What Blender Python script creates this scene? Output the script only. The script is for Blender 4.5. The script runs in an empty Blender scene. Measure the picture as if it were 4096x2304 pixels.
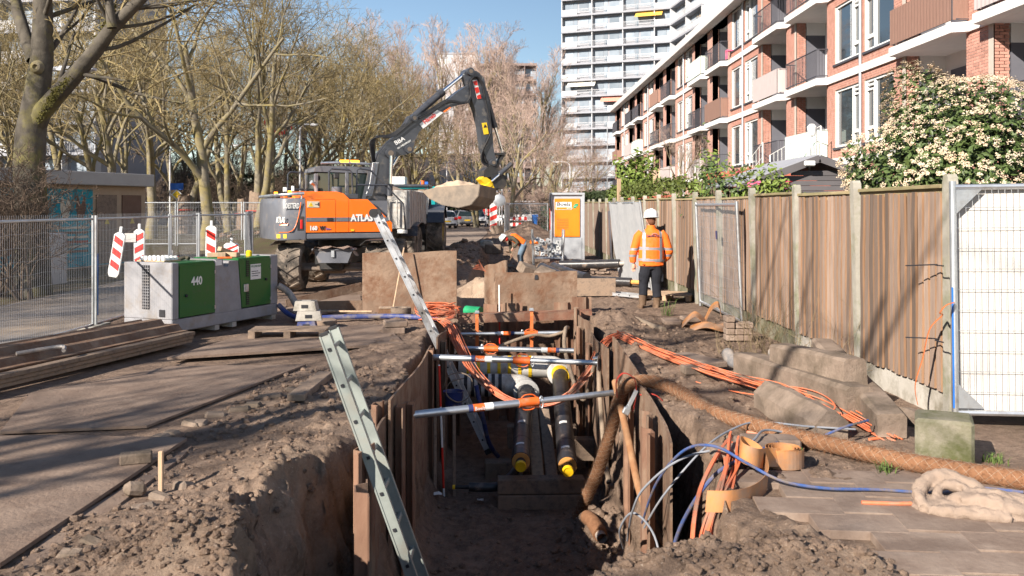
import bpy, math, random, time
import numpy as np
from mathutils import Vector, Matrix, Euler
_T0 = time.time()
sc = bpy.context.scene
col = sc.collection
rad = math.radians
PI = math.pi
# ------------------------------------------------------------------ camera
H = 1.84; F = 910.2; CU = 505.25; CV = 206.5        # eye height, focal length and vanishing point in 1024 px
cam_d = bpy.data.cameras.new('camera'); cam = bpy.data.objects.new('camera', cam_d); col.objects.link(cam)
cam.location = (0, 0, H); cam.rotation_euler = (rad(90), 0, 0)
cam_d.sensor_width = 36; cam_d.lens = 32; cam_d.shift_x = 0.0066; cam_d.shift_y = -0.0796
cam_d.clip_start = 0.1; cam_d.clip_end = 3000
cam_d.dof.use_dof = True; cam_d.dof.focus_distance = 14.0; cam_d.dof.aperture_fstop = 5.0
sc.camera = cam
# ------------------------------------------------------------------ light
LD = Vector((1.0, 1.15, -0.80)).normalized()          # direction the sunlight travels
sun_el = math.asin(-LD.z); sun_az = math.atan2(-LD.x, -LD.y)
world = bpy.data.worlds.new('World'); sc.world = world; world.use_nodes = True
nt = world.node_tree; nt.nodes.clear()
wo = nt.nodes.new('ShaderNodeOutputWorld'); bg = nt.nodes.new('ShaderNodeBackground'); sk = nt.nodes.new('ShaderNodeTexSky')
sk.sky_type = 'NISHITA'; sk.sun_disc = False; sk.sun_elevation = sun_el; sk.sun_rotation = -sun_az
sk.altitude = 0; sk.air_density = 1.0; sk.dust_density = 0.4; sk.ozone_density = 2.0
bg.inputs['Strength'].default_value = 0.062
nt.links.new(sk.outputs[0], bg.inputs[0]); nt.links.new(bg.outputs[0], wo.inputs[0])
sd = bpy.data.lights.new('sun', 'SUN'); so = bpy.data.objects.new('sun', sd); col.objects.link(so)
sd.energy = 5.0; sd.angle = rad(0.5); sd.color = (1.0, 0.915, 0.80)
so.rotation_euler = LD.to_track_quat('-Z', 'Y').to_euler(); so.location = (-20, -20, 30)
sc.view_settings.view_transform = 'Standard'; sc.view_settings.look = 'None'
sc.view_settings.exposure = 1.1; sc.view_settings.gamma = 1.0; sc.view_settings.use_curve_mapping = False
sc.render.engine = 'CYCLES'
sc.cycles.use_denoising = True
sc.cycles.max_bounces = 6; sc.cycles.diffuse_bounces = 3; sc.cycles.glossy_bounces = 3; sc.cycles.transmission_bounces = 3
sc.cycles.transparent_max_bounces = 8; sc.cycles.caustics_reflective = False; sc.cycles.caustics_refractive = False
# ------------------------------------------------------------------ helpers
RN = random.Random(11)
def U(a, b): return RN.uniform(a, b)
def P(u, v, Y):                                       # a pixel at a known distance
    return Vector(((u - CU) / F * Y, Y, H - (v - CV) / F * Y))
def G(u, v, z=0.0):                                   # a pixel on the ground
    Y = (H - z) * F / (v - CV)
    return Vector(((u - CU) / F * Y, Y, z))
_perm = np.random.RandomState(3).rand(256, 256)
def vnoise(x, y):
    x = np.asarray(x, float); y = np.asarray(y, float)
    xi = np.floor(x).astype(int); yi = np.floor(y).astype(int); fx = x - xi; fy = y - yi
    fx = fx * fx * (3 - 2 * fx); fy = fy * fy * (3 - 2 * fy)
    a = _perm[xi & 255, yi & 255]; b = _perm[(xi + 1) & 255, yi & 255]; c = _perm[xi & 255, (yi + 1) & 255]; d = _perm[(xi + 1) & 255, (yi + 1) & 255]
    return (a * (1 - fx) + b * fx) * (1 - fy) + (c * (1 - fx) + d * fx) * fy
def fbm(x, y, o=4, g=0.5):
    s = 0; a = 1; t = 0
    for i in range(o):
        s = s + a * (vnoise(x + 17.3 * i, y - 9.1 * i) - 0.5); t += a; a *= g; x = x * 2.03; y = y * 2.03
    return s / t * 2
def sstep(a, b, x):
    t = np.clip((x - a) / (b - a), 0, 1); return t * t * (3 - 2 * t)

def tubes_np(branches, n):
    """branches: list of (points, radii); returns verts, quads for all tubes at once"""
    by = {}
    for p, r in branches: by.setdefault(len(p), []).append((p, r))
    VV = []; FF = []; off = 0
    for k, lst in by.items():
        Pn = np.array([b[0] for b in lst], float); Rr = np.array([b[1] for b in lst], float)
        T = np.empty_like(Pn); T[:, 1:-1] = Pn[:, 2:] - Pn[:, :-2]; T[:, 0] = Pn[:, 1] - Pn[:, 0]; T[:, -1] = Pn[:, -1] - Pn[:, -2]
        T /= np.linalg.norm(T, axis=2, keepdims=True) + 1e-9
        D = Pn[:, -1] - Pn[:, 0]; ref = np.where(np.abs(D[:, 2:3]) > 0.8 * np.linalg.norm(D, axis=1, keepdims=True), [[1., 0.13, 0]], [[0., 0.1, 1.]])
        A = np.cross(T, ref[:, None, :]); A /= np.linalg.norm(A, axis=2, keepdims=True) + 1e-9
        B = np.cross(T, A)
        an = np.arange(n) * 2 * PI / n
        V = Pn[:, :, None, :] + Rr[:, :, None, None] * (np.cos(an)[None, None, :, None] * A[:, :, None, :] + np.sin(an)[None, None, :, None] * B[:, :, None, :])
        nb = len(lst); idx = off + np.arange(nb * k * n).reshape(nb, k, n)
        a = idx[:, :-1, :]; b = idx[:, 1:, :]
        q = np.stack([a, np.roll(a, -1, 2), np.roll(b, -1, 2), b], -1).reshape(-1, 4)
        VV.append(V.reshape(-1, 3)); FF.append(q); off += nb * k * n
    return np.concatenate(VV), np.concatenate(FF)
def mesh_np(name, V, Fq, smooth=True):
    me = bpy.data.meshes.new(name); k = Fq.shape[1]
    me.vertices.add(len(V)); me.vertices.foreach_set('co', np.asarray(V, np.float32).ravel())
    me.loops.add(Fq.size); me.loops.foreach_set('vertex_index', Fq.astype(np.int32).ravel())
    me.polygons.add(len(Fq)); me.polygons.foreach_set('loop_start', np.arange(0, Fq.size, k, dtype=np.int32))
    me.update(calc_edges=True)
    me.polygons.foreach_set('use_smooth', np.full(len(Fq), smooth))
    return me
def link(name, me, mat=None, parent=None, loc=None):
    o = bpy.data.objects.new(name, me); col.objects.link(o)
    if mat is not None and me is not None and len(me.materials) == 0: me.materials.append(mat)
    if parent is not None: o.parent = parent
    if loc is not None: o.location = loc
    return o
def tag(o, label, cat, group=None, kind=None):
    if label: o['label'] = label
    if cat: o['category'] = cat
    if group: o['group'] = group
    if kind: o['kind'] = kind
    return o
def thing(name, label, cat, loc=(0, 0, 0), rz=0, group=None):
    o = bpy.data.objects.new(name, None); col.objects.link(o); o.empty_display_size = 0.1
    o.location = loc; o.rotation_euler = (0, 0, rz)
    return tag(o, label, cat, group)
def dup(o, parent=None, loc=None, rz=None, s=None, label=None):
    c = o.copy(); col.objects.link(c)
    if parent is not None: c.parent = parent
    if loc is not None: c.location = loc
    if rz is not None: c.rotation_euler = (0, 0, rz)
    if s is not None: c.scale = (s, s, s) if not hasattr(s, '__len__') else s
    if label: c['label'] = label
    for ch in list(o.children): dup(ch, c)
    return c
def TM(loc=(0, 0, 0), rx=0, ry=0, rz=0, s=None):
    M = Matrix.Translation(loc) @ Euler((rx, ry, rz)).to_matrix().to_4x4()
    if s is not None: M = M @ Matrix.Diagonal((*s, 1)) if hasattr(s, '__len__') else M @ Matrix.Scale(s, 4)
    return M
def frame(p, q, up=(0, 0, 1)):
    """matrix whose x axis runs p -> q, origin p"""
    p = Vector(p); q = Vector(q); x = (q - p).normalized(); u = Vector(up)
    if abs(x.dot(u)) > 0.98: u = Vector((0, 1, 0))
    y = u.cross(x).normalized(); z = x.cross(y)
    return Matrix(((x.x, y.x, z.x, p.x), (x.y, y.y, z.y, p.y), (x.z, y.z, z.z, p.z), (0, 0, 0, 1))), (q - p).length
class MB:
    def __init__(s): s.v = []; s.f = []
    def add(s, vs, fs, M=None):
        o = len(s.v)
        s.v += [tuple(M @ Vector(v)) for v in vs] if M is not None else [tuple(v) for v in vs]
        s.f += [tuple(i + o for i in f) for f in fs]; return s
    def box(s, c, d, M=None, b=0.0):
        hx, hy, hz = d[0] / 2, d[1] / 2, d[2] / 2; cx, cy, cz = c
        if b <= 0:
            vs = [(cx + i * hx, cy + j * hy, cz + k * hz) for k in (-1, 1) for j in (-1, 1) for i in (-1, 1)]
            return s.add(vs, [(0, 2, 3, 1), (4, 5, 7, 6), (0, 1, 5, 4), (2, 6, 7, 3), (0, 4, 6, 2), (1, 3, 7, 5)], M)
        b = min(b, hx * .9, hy * .9, hz * .9); vs = []; ix = {}
        for i in (-1, 1):
            for j in (-1, 1):
                for k in (-1, 1):
                    for a in range(3):
                        q = [hx - b, hy - b, hz - b]; q[a] += b
                        ix[(i, j, k, a)] = len(vs); vs.append((cx + i * q[0], cy + j * q[1], cz + k * q[2]))
        fs = []
        def put(l):
            n = (Vector(vs[l[1]]) - Vector(vs[l[0]])).cross(Vector(vs[l[2]]) - Vector(vs[l[0]]))
            m = sum((Vector(vs[i]) for i in l), Vector()) / len(l) - Vector(c)
            fs.append(tuple(l) if n.dot(m) > 0 else tuple(reversed(l)))
        for a in range(3):
            o1, o2 = (a + 1) % 3, (a + 2) % 3
            for sg in (-1, 1):
                l = []
                for (p, q) in ((-1, -1), (1, -1), (1, 1), (-1, 1)):
                    k = [0, 0, 0]; k[a] = sg; k[o1] = p; k[o2] = q; l.append(ix[(*k, a)])
                put(l)
            for p in (-1, 1):
                for q in (-1, 1):
                    k0 = [0, 0, 0]; k1 = [0, 0, 0]; k0[a] = -1; k1[a] = 1
                    for k in (k0, k1): k[o1] = p; k[o2] = q
                    put([ix[(*k0, o1)], ix[(*k1, o1)], ix[(*k1, o2)], ix[(*k0, o2)]])
        for i in (-1, 1):
            for j in (-1, 1):
                for k in (-1, 1): put([ix[(i, j, k, 0)], ix[(i, j, k, 1)], ix[(i, j, k, 2)]])
        return s.add(vs, fs, M)
    def bar(s, p, q, w, h, b=0.0, up=(0, 0, 1), M=None):
        m, L = frame(p, q, up)
        if M is not None: m = M @ m
        return s.box((L / 2, 0, 0), (L, w, h), m, b)
    def tube(s, path, r, n=8, M=None, cap=True, closed=False):
        path = [Vector(p) for p in path]; k = len(path)
        rs = r if hasattr(r, '__len__') else [r] * k
        T = []
        for i in range(k):
            a = path[(i - 1) % k] if (closed or i > 0) else path[0]; b = path[(i + 1) % k] if (closed or i < k - 1) else path[-1]
            t = b - a; T.append(t.normalized() if t.length > 1e-9 else Vector((0, 0, 1)))
        u = Vector((0, 0, 1)) if abs(T[0].z) < 0.9 else Vector((1, 0, 0))
        A = T[0].cross(u).normalized(); vs = []; fs = []
        for i in range(k):
            A = (A - T[i] * A.dot(T[i])).normalized(); B = T[i].cross(A)
            for j in range(n):
                an = 2 * PI * j / n; vs.append(path[i] + rs[i] * (math.cos(an) * A + math.sin(an) * B))
        for i in range(k if closed else k - 1):
            i2 = (i + 1) % k
            for j in range(n): fs.append((i * n + j, i * n + (j + 1) % n, i2 * n + (j + 1) % n, i2 * n + j))
        if cap and not closed: fs.append(tuple(range(n - 1, -1, -1))); fs.append(tuple((k - 1) * n + j for j in range(n)))
        return s.add(vs, fs, M)
    def cyl(s, p, q, r, n=14, M=None): return s.tube([p, q], r, n, M)
    def lathe(s, prof, n=20, M=None, cap=True):
        vs = []; fs = []; k = len(prof)
        for (r, z) in prof: vs += [(r * math.cos(2 * PI * j / n), r * math.sin(2 * PI * j / n), z) for j in range(n)]
        for i in range(k - 1):
            for j in range(n): fs.append((i * n + j, i * n + (j + 1) % n, (i + 1) * n + (j + 1) % n, (i + 1) * n + j))
        if cap: fs.append(tuple(range(n - 1, -1, -1))); fs.append(tuple((k - 1) * n + j for j in range(n)))
        return s.add(vs, fs, M)
    def prism(s, poly, z0, z1, M=None):
        n = len(poly); ar = sum(poly[i][0] * poly[(i + 1) % n][1] - poly[(i + 1) % n][0] * poly[i][1] for i in range(n))
        if ar < 0: poly = poly[::-1]
        vs = [(x, y, z0) for x, y in poly] + [(x, y, z1) for x, y in poly]
        fs = [tuple(range(n - 1, -1, -1)), tuple(range(n, 2 * n))] + [(i, (i + 1) % n, n + (i + 1) % n, n + i) for i in range(n)]
        return s.add(vs, fs, M)
    def sheet(s, prof, z0, z1, t, M=None):
        """a bent sheet: open 2-D profile with thickness t, extruded z0..z1"""
        n = len(prof); nn = []
        for i in range(n):
            a = Vector(prof[max(i - 1, 0)]); b = Vector(prof[min(i + 1, n - 1)]); d = (b - a).normalized(); nn.append(Vector((-d.y, d.x)))
        o = [Vector(prof[i]) + nn[i] * t / 2 for i in range(n)]; w = [Vector(prof[i]) - nn[i] * t / 2 for i in range(n)]
        return s.prism([tuple(p) for p in o] + [tuple(p) for p in reversed(w)], z0, z1, M) if False else s._strip(o, w, z0, z1, M)
    def _strip(s, o, w, z0, z1, M):
        n = len(o); vs = []
        for z in (z0, z1):
            vs += [(p.x, p.y, z) for p in o]; vs += [(p.x, p.y, z) for p in w]
        fs = []
        for i in range(n - 1):
            fs.append((i, i + 1, 2 * n + i + 1, 2 * n + i)); fs.append((n + i, 3 * n + i, 3 * n + i + 1, n + i + 1))
            fs.append((i, n + i, n + i + 1, i + 1)); fs.append((2 * n + i, 2 * n + i + 1, 3 * n + i + 1, 3 * n + i))
        fs.append((0, 2 * n, 3 * n, n)); fs.append((n - 1, 2 * n - 1, 4 * n - 1, 3 * n - 1))
        return s.add(vs, fs, M)
    def mesh(s, name, smooth=False):
        me = bpy.data.meshes.new(name); me.from_pydata(s.v, [], s.f); me.update()
        if smooth:
            me.polygons.foreach_set('use_smooth', [True] * len(me.polygons)); me.set_sharp_from_angle(angle=rad(40))
        return me
    def build(s, name, mat, parent=None, smooth=False, w=False):
        if w and parent is not None:
            l = parent.location; s.v = [(a - l.x, b - l.y, c - l.z) for a, b, c in s.v]
        return link(name, s.mesh(name, smooth), mat, parent)
def remesh(mb, vox, name, smooth=4):
    me = mb.mesh(name); o = bpy.data.objects.new(name, me); col.objects.link(o); m = o.modifiers.new('r', 'REMESH'); m.mode = 'VOXEL'; m.voxel_size = vox; s = o.modifiers.new('s', 'SMOOTH'); s.iterations = smooth; s.factor = .5
    dg = bpy.context.evaluated_depsgraph_get(); dg.update(); r = bpy.data.meshes.new_from_object(o.evaluated_get(dg)); bpy.data.objects.remove(o); r.polygons.foreach_set('use_smooth', [True] * len(r.polygons)); r.materials.clear(); return r
def spline(pts, n=8):
    pts = [Vector(p) for p in pts]; out = []
    for i in range(len(pts) - 1):
        p0 = pts[max(i - 1, 0)]; p1 = pts[i]; p2 = pts[i + 1]; p3 = pts[min(i + 2, len(pts) - 1)]
        for k in range(n):
            t = k / n; out.append(0.5 * ((2 * p1) + (p2 - p0) * t + (2 * p0 - 5 * p1 + 4 * p2 - p3) * t * t + (3 * p1 - p0 - 3 * p2 + p3) * t ** 3))
    out.append(pts[-1]); return out
_fonts = {}
def txt(name, s, size, mat, parent, M, depth=0.003, shear=0, sx=1.0, bold=0.0, align='LEFT'):
    cu = bpy.data.curves.new('lettering', 'FONT'); cu.body = s; cu.size = size; cu.shear = shear; cu.extrude = depth; cu.offset = bold
    cu.align_x = align; cu.resolution_u = 2
    o = bpy.data.objects.new('lettering', cu); col.objects.link(o)
    dg = bpy.context.evaluated_depsgraph_get(); dg.update()
    me = bpy.data.meshes.new_from_object(o.evaluated_get(dg)); me.transform(M @ Matrix.Diagonal((sx, 1, 1, 1)))
    bpy.data.objects.remove(o); me.materials.clear()
    return link(name, me, mat, parent)
# ------------------------------------------------------------------ materials
MATS = {}
def mat(name, c1, c2=None, rough=0.8, metal=0.0, scale=6.0, detail=6.0, bump=0.0, bscale=None, vary=0.0, stretch=(1, 1, 1), dirt=None, dscale=2.0, damt=0.5, spec=0.4, coat=0.0, trans=0.0, emis=None, contrast=0.25, sub=0):
    m = bpy.data.materials.new(name); m.use_nodes = True; n = m.node_tree; N = n.nodes; L = n.links
    b = N['Principled BSDF']; b.inputs['Roughness'].default_value = rough; b.inputs['Metallic'].default_value = metal
    b.inputs['Specular IOR Level'].default_value = spec; b.inputs['Coat Weight'].default_value = coat
    tc = N.new('ShaderNodeTexCoord'); mp = N.new('ShaderNodeMapping'); mp.inputs['Scale'].default_value = stretch
    L.new(tc.outputs['Object'], mp.inputs[0])
    oi = N.new('ShaderNodeObjectInfo')
    if vary > 0:
        ad = N.new('ShaderNodeVectorMath'); ad.operation = 'MULTIPLY_ADD'; cb = N.new('ShaderNodeCombineXYZ')
        for i in range(3): L.new(oi.outputs['Random'], cb.inputs[i])
        L.new(cb.outputs[0], ad.inputs[0]); ad.inputs[1].default_value = (37, 53, 71); L.new(mp.outputs[0], ad.inputs[2]); vec = ad.outputs[0]
    else: vec = mp.outputs[0]
    out = None
    if c2 is not None:
        nz = N.new('ShaderNodeTexNoise'); nz.inputs['Scale'].default_value = scale; nz.inputs['Detail'].default_value = detail; nz.inputs['Roughness'].default_value = 0.62
        L.new(vec, nz.inputs['Vector'])
        rp = N.new('ShaderNodeMapRange'); rp.inputs['From Min'].default_value = 0.5 - contrast; rp.inputs['From Max'].default_value = 0.5 + contrast
        L.new(nz.outputs['Fac'], rp.inputs['Value'])
        mx = N.new('ShaderNodeMix'); mx.data_type = 'RGBA'; mx.inputs['A'].default_value = (*c1, 1); mx.inputs['B'].default_value = (*c2, 1)
        L.new(rp.outputs[0], mx.inputs['Factor']); out = mx.outputs['Result']
    if dirt is not None:
        nz = N.new('ShaderNodeTexNoise'); nz.inputs['Scale'].default_value = dscale; nz.inputs['Detail'].default_value = 8; nz.inputs['Roughness'].default_value = 0.7
        L.new(vec, nz.inputs['Vector'])
        rp = N.new('ShaderNodeMapRange'); rp.inputs['From Min'].default_value = 0.62 - damt * 0.35; rp.inputs['From Max'].default_value = 0.75 - damt * 0.2
        L.new(nz.outputs['Fac'], rp.inputs['Value'])
        mx = N.new('ShaderNodeMix'); mx.data_type = 'RGBA'; mx.inputs['A'].default_value = (*c1, 1); mx.inputs['B'].default_value = (*dirt, 1)
        if out is not None: L.new(out, mx.inputs['A'])
        L.new(rp.outputs[0], mx.inputs['Factor']); out = mx.outputs['Result']
    if vary > 0:
        hs = N.new('ShaderNodeHueSaturation'); mr = N.new('ShaderNodeMapRange'); mr.inputs['To Min'].default_value = 1 - vary; mr.inputs['To Max'].default_value = 1 + vary
        L.new(oi.outputs['Random'], mr.inputs['Value']); L.new(mr.outputs[0], hs.inputs['Value'])
        if out is not None: L.new(out, hs.inputs['Color'])
        else: hs.inputs['Color'].default_value = (*c1, 1)
        out = hs.outputs[0]
    if out is not None: L.new(out, b.inputs['Base Color'])
    else: b.inputs['Base Color'].default_value = (*c1, 1)
    if bump > 0:
        nz = N.new('ShaderNodeTexNoise'); nz.inputs['Scale'].default_value = bscale or scale * 3; nz.inputs['Detail'].default_value = 6; nz.inputs['Roughness'].default_value = 0.65
        L.new(vec, nz.inputs['Vector']); bp = N.new('ShaderNodeBump'); bp.inputs['Strength'].default_value = bump; bp.inputs['Distance'].default_value = 0.02
        L.new(nz.outputs['Fac'], bp.inputs['Height']); L.new(bp.outputs[0], b.inputs['Normal'])
    if trans: b.inputs['Transmission Weight'].default_value = trans
    if emis: b.inputs['Emission Color'].default_value = (*emis[0], 1); b.inputs['Emission Strength'].default_value = emis[1]
    MATS[name] = m; return m
M = MATS
RUST = (0.16, 0.075, 0.04)
mat('steel_rust', (0.13, 0.083, 0.057), (0.275, 0.19, 0.135), 0.9, 0, 1.7, 10, 0.9, 16, 0.12, dirt=(0.14, 0.07, 0.04), dscale=4, damt=0.5, contrast=0.2)
mat('pile_rust', (0.14, 0.065, 0.04), (0.25, 0.15, 0.10), 0.8, 0, 4.0, 8, 0.35, 30, 0.2, (1, 1, 0.35), dirt=(0.24, 0.18, 0.13), dscale=3, damt=0.35)
mat('red_beam', (0.19, 0.07, 0.04), (0.28, 0.15, 0.10), 0.75, 0, 5, 6, 0.3, 30, dirt=(0.25, 0.18, 0.13), damt=0.4)
mat('galv', (0.50, 0.52, 0.55), (0.62, 0.64, 0.66), 0.42, 0.85, 14, 5, 0.05, 60, 0.08, dirt=(0.35, 0.32, 0.30), damt=0.25)
mat('alu', (0.56, 0.57, 0.60), (0.66, 0.67, 0.69), 0.45, 0.75, 8, 5, 0.05, 50, 0.06, dirt=(0.32, 0.28, 0.25), damt=0.3)
mat('orange_paint', (0.72, 0.14, 0.02), (0.62, 0.10, 0.015), 0.5, 0, 10, 4, 0, dirt=(0.35, 0.2, 0.12), dscale=8, damt=0.3)
mat('red_paint', (0.62, 0.03, 0.02), None, 0.5)
mat('white_paint', (0.78, 0.78, 0.77), (0.68, 0.68, 0.66), 0.5, 0, 9, 4)
mat('concrete', (0.36, 0.33, 0.29), (0.47, 0.44, 0.40), 0.9, 0, 4, 8, 0.25, 40, 0.12, dirt=(0.20, 0.18, 0.14), dscale=3, damt=0.45)
mat('concrete_dirty', (0.19, 0.14, 0.108), (0.30, 0.23, 0.18), 0.95, 0, 4, 8, 0.6, 30, 0.12, dirt=(0.12, 0.09, 0.065), dscale=2.5, damt=0.6)
mat('concrete_moss', (0.19, 0.17, 0.125), (0.28, 0.25, 0.195), 0.95, 0, 5, 8, 0.5, 40, dirt=(0.085, 0.088, 0.035), dscale=3, damt=0.7)
mat('slab', (0.25, 0.185, 0.145), (0.33, 0.255, 0.205), 0.95, 0, 3, 8, 0.4, 30, 0.06, dirt=(0.185, 0.13, 0.10), dscale=2.5, damt=0.75)
mat('wood_new', (0.40, 0.27, 0.17), (0.52, 0.37, 0.24), 0.8, 0, 3, 8, 0.2, 20, 0.15, (12, 12, 1), dirt=(0.26, 0.19, 0.14), dscale=1.5, damt=0.45)
mat('wood_dirty', (0.23, 0.16, 0.115), (0.34, 0.25, 0.18), 0.88, 0, 3, 8, 0.35, 20, 0.2, (4, 4, 4), dirt=(0.15, 0.11, 0.085), dscale=3, damt=0.55)
mat('wood_fence', (0.165, 0.118, 0.092), (0.305, 0.225, 0.18), 0.85, 0, 2.2, 8, 0.3, 8, 0.48, (14, 14, 0.9), dirt=(0.24, 0.165, 0.125), dscale=0.9, damt=0.45)
mat('wood_fence_back', (0.21, 0.12, 0.068), (0.31, 0.185, 0.11), 0.85, 0, 2.2, 6, 0.2, 8, 0.2, (14, 14, 0.9))
mat('wood_rail', (0.27, 0.21, 0.11), (0.40, 0.32, 0.19), 0.85, 0, 2.5, 8, 0.2, 10, 0.12, (6, 0.8, 10), dirt=(0.20, 0.18, 0.09), damt=0.5)
mat('black_pe', (0.018, 0.018, 0.022), (0.05, 0.045, 0.045), 0.35, 0, 3, 8, 0.1, 20, dirt=(0.20, 0.15, 0.12), dscale=6, damt=0.16, stretch=(1, 1, 1))
mat('black_rubber', (0.016, 0.016, 0.018), (0.03, 0.03, 0.032), 0.55, 0, 5, 4)
mat('foam', (0.55, 0.24, 0.06), (0.62, 0.32, 0.10), 0.9, 0, 12, 4, 0.2)
mat('yellow_cap', (0.80, 0.52, 0.01), (0.70, 0.42, 0.01), 0.45, 0, 6)
mat('yellow_paint', (0.78, 0.50, 0.02), None, 0.45)
mat('coir', (0.17, 0.075, 0.035), (0.29, 0.145, 0.075), 0.9, 0, 22, 6, 0.7, 60)
mat('coir_wire', (0.42, 0.32, 0.24), None, 0.4, 0.3)
mat('cable_orange', (0.72, 0.16, 0.06), (0.60, 0.19, 0.10), 0.55, 0, 5, 5, dirt=(0.34, 0.22, 0.16), dscale=4, damt=0.35)
mat('cable_blue', (0.03, 0.075, 0.26), (0.045, 0.10, 0.28), 0.5, 0, 4, 5, dirt=(0.17, 0.135, 0.11), dscale=9, damt=0.6)
mat('cable_grey', (0.16, 0.18, 0.22), (0.28, 0.28, 0.30), 0.6, 0, 6, 4)
mat('strap', (0.66, 0.17, 0.04), (0.55, 0.16, 0.06), 0.85, 0, 12, 4, 0.2, 80)
mat('strap_red', (0.45, 0.04, 0.02), (0.36, 0.04, 0.03), 0.85, 0, 12, 4, 0.2, 80)
mat('membrane', (0.52, 0.22, 0.06), (0.42, 0.19, 0.09), 0.7, 0, 5, 6, 0.2, 20, dirt=(0.30, 0.2, 0.14), dscale=3, damt=0.5)
mat('burlap', (0.27, 0.20, 0.155), (0.38, 0.285, 0.225), 0.98, 0, 7, 6, 0.6, 150)
mat('orange_body', (0.90, 0.165, 0.006), (0.86, 0.15, 0.008), 0.32, 0, 4, 4, 0, coat=0.4, dirt=(0.62, 0.17, 0.04), dscale=3, damt=0.12)
mat('grey_body', (0.105, 0.11, 0.13), (0.14, 0.145, 0.165), 0.42, 0, 3, 6, 0, coat=0.2, dirt=(0.22, 0.19, 0.17), dscale=4, damt=0.25)
mat('grey_light_body', (0.42, 0.41, 0.39), (0.52, 0.50, 0.47), 0.5, 0, 3, 6, 0, dirt=(0.30, 0.24, 0.19), dscale=4, damt=0.4)
mat('boom_grey', (0.036, 0.039, 0.05), (0.056, 0.06, 0.072), 0.4, 0, 3, 6, 0, coat=0.2, dirt=(0.16, 0.14, 0.12), dscale=4, damt=0.2)
mat('dark_steel', (0.025, 0.025, 0.028), (0.05, 0.048, 0.045), 0.5, 0.2, 6, 5, 0.1, 40, dirt=(0.12, 0.09, 0.07), damt=0.3)
mat('chrome', (0.85, 0.86, 0.88), None, 0.12, 1.0)
mat('glass_dark', (0.02, 0.03, 0.03), None, 0.05, 0, spec=0.8)
mat('tyre', (0.045, 0.04, 0.036), (0.10, 0.085, 0.07), 0.9, 0, 4, 6, 0.2, 30, dirt=(0.30, 0.24, 0.19), dscale=3, damt=0.6)
mat('hub', (0.17, 0.13, 0.10), (0.26, 0.2, 0.16), 0.8, 0, 5, 5)
mat('bucket_steel', (0.13, 0.105, 0.085), (0.22, 0.18, 0.145), 0.7, 0.2, 4, 6, 0.2, 30, dirt=(0.25, 0.19, 0.14), damt=0.45)
mat('sand', (0.43, 0.315, 0.225), (0.52, 0.395, 0.29), 1.0, 0, 8, 6, 0.5, 60)
mat('green_paint', (0.006, 0.10, 0.018), (0.008, 0.115, 0.024), 0.4, 0, 3, 4, 0, coat=0.15, dirt=(0.03, 0.09, 0.04), dscale=5, damt=0.2)
mat('gen_grey', (0.22, 0.22, 0.24), (0.31, 0.305, 0.32), 0.75, 0, 5, 8, 0.15, 40, dirt=(0.24, 0.215, 0.20), dscale=4, damt=0.4)
mat('teal_paint', (0.0, 0.24, 0.27), (0.01, 0.28, 0.30), 0.4, 0, 3, 4)
mat('dump_grey', (0.40, 0.37, 0.35), (0.50, 0.47, 0.44), 0.6, 0, 3, 6, 0.05, 20, dirt=(0.34, 0.24, 0.18), dscale=3, damt=0.4)
mat('cab_orange', (0.92, 0.22, 0.01), (0.88, 0.19, 0.01), 0.4, 0, 3, 4, coat=0.2)
mat('galv_panel', (0.40, 0.42, 0.45), (0.50, 0.52, 0.55), 0.5, 0.55, 5, 4, 0.05, 20)
mat('hivis', (0.88, 0.175, 0.012), (0.78, 0.145, 0.015), 0.8, 0, 5, 5, 0.45, 14, dirt=(0.55, 0.2, 0.06), dscale=4, damt=0.25)
mat('reflective', (0.24, 0.24, 0.27), (0.32, 0.32, 0.35), 0.5, 0.2, 10, 4)
mat('navy', (0.007, 0.008, 0.013), (0.015, 0.016, 0.023), 0.9, 0, 8, 5, 0.3, 25)
mat('jeans', (0.10, 0.15, 0.21), (0.17, 0.23, 0.30), 0.9, 0, 8, 5, 0.3, 25)
mat('sleeve_brown', (0.055, 0.05, 0.035), (0.08, 0.07, 0.05), 0.9, 0, 8, 5, 0.3)
mat('boots', (0.10, 0.055, 0.03), (0.18, 0.12, 0.08), 0.85, 0, 8, 5, 0.3)
mat('skin', (0.50, 0.27, 0.19), (0.55, 0.31, 0.22), 0.6, 0, 10, 3)
mat('hair', (0.10, 0.035, 0.015), (0.16, 0.06, 0.025), 0.7, 0, 40, 3, 0.5)
mat('helmet', (0.82, 0.82, 0.80), None, 0.3, coat=0.3)
mat('brick_pier', (0.43, 0.21, 0.16), (0.52, 0.27, 0.215), 0.9, 0, 9, 5, 0.3, 40, 0.22)
mat('mortar', (0.44, 0.38, 0.33), (0.5, 0.44, 0.39), 0.95, 0, 6, 4)
mat('facade_white', (0.76, 0.75, 0.73), (0.68, 0.67, 0.66), 0.7, 0, 2, 5)
mat('fascia', (0.56, 0.54, 0.53), (0.63, 0.61, 0.60), 0.7, 0, 1.5, 5)
mat('window_white', (0.80, 0.80, 0.79), None, 0.4)
mat('door_grey', (0.10, 0.10, 0.12), (0.12, 0.12, 0.14), 0.6, 0, 2, 3)
mat('rail_grey', (0.07, 0.07, 0.085), None, 0.5, 0.2)
mat('pane', (0.03, 0.04, 0.05), None, 0.03, 0, spec=1.0)
mat('curtain', (0.66, 0.66, 0.66), (0.5, 0.5, 0.52), 0.9, 0, 3, 2, stretch=(9, 9, 0.2))
mat('bamboo', (0.52, 0.36, 0.24), (0.62, 0.46, 0.33), 0.85, 0, 3, 4, 0.3, 10, 0.2, (20, 20, 1))
mat('balcony_wood', (0.23, 0.13, 0.10), (0.30, 0.18, 0.14), 0.8, 0, 3, 4, 0.2, 10, 0.2, (14, 14, 1))
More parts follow.
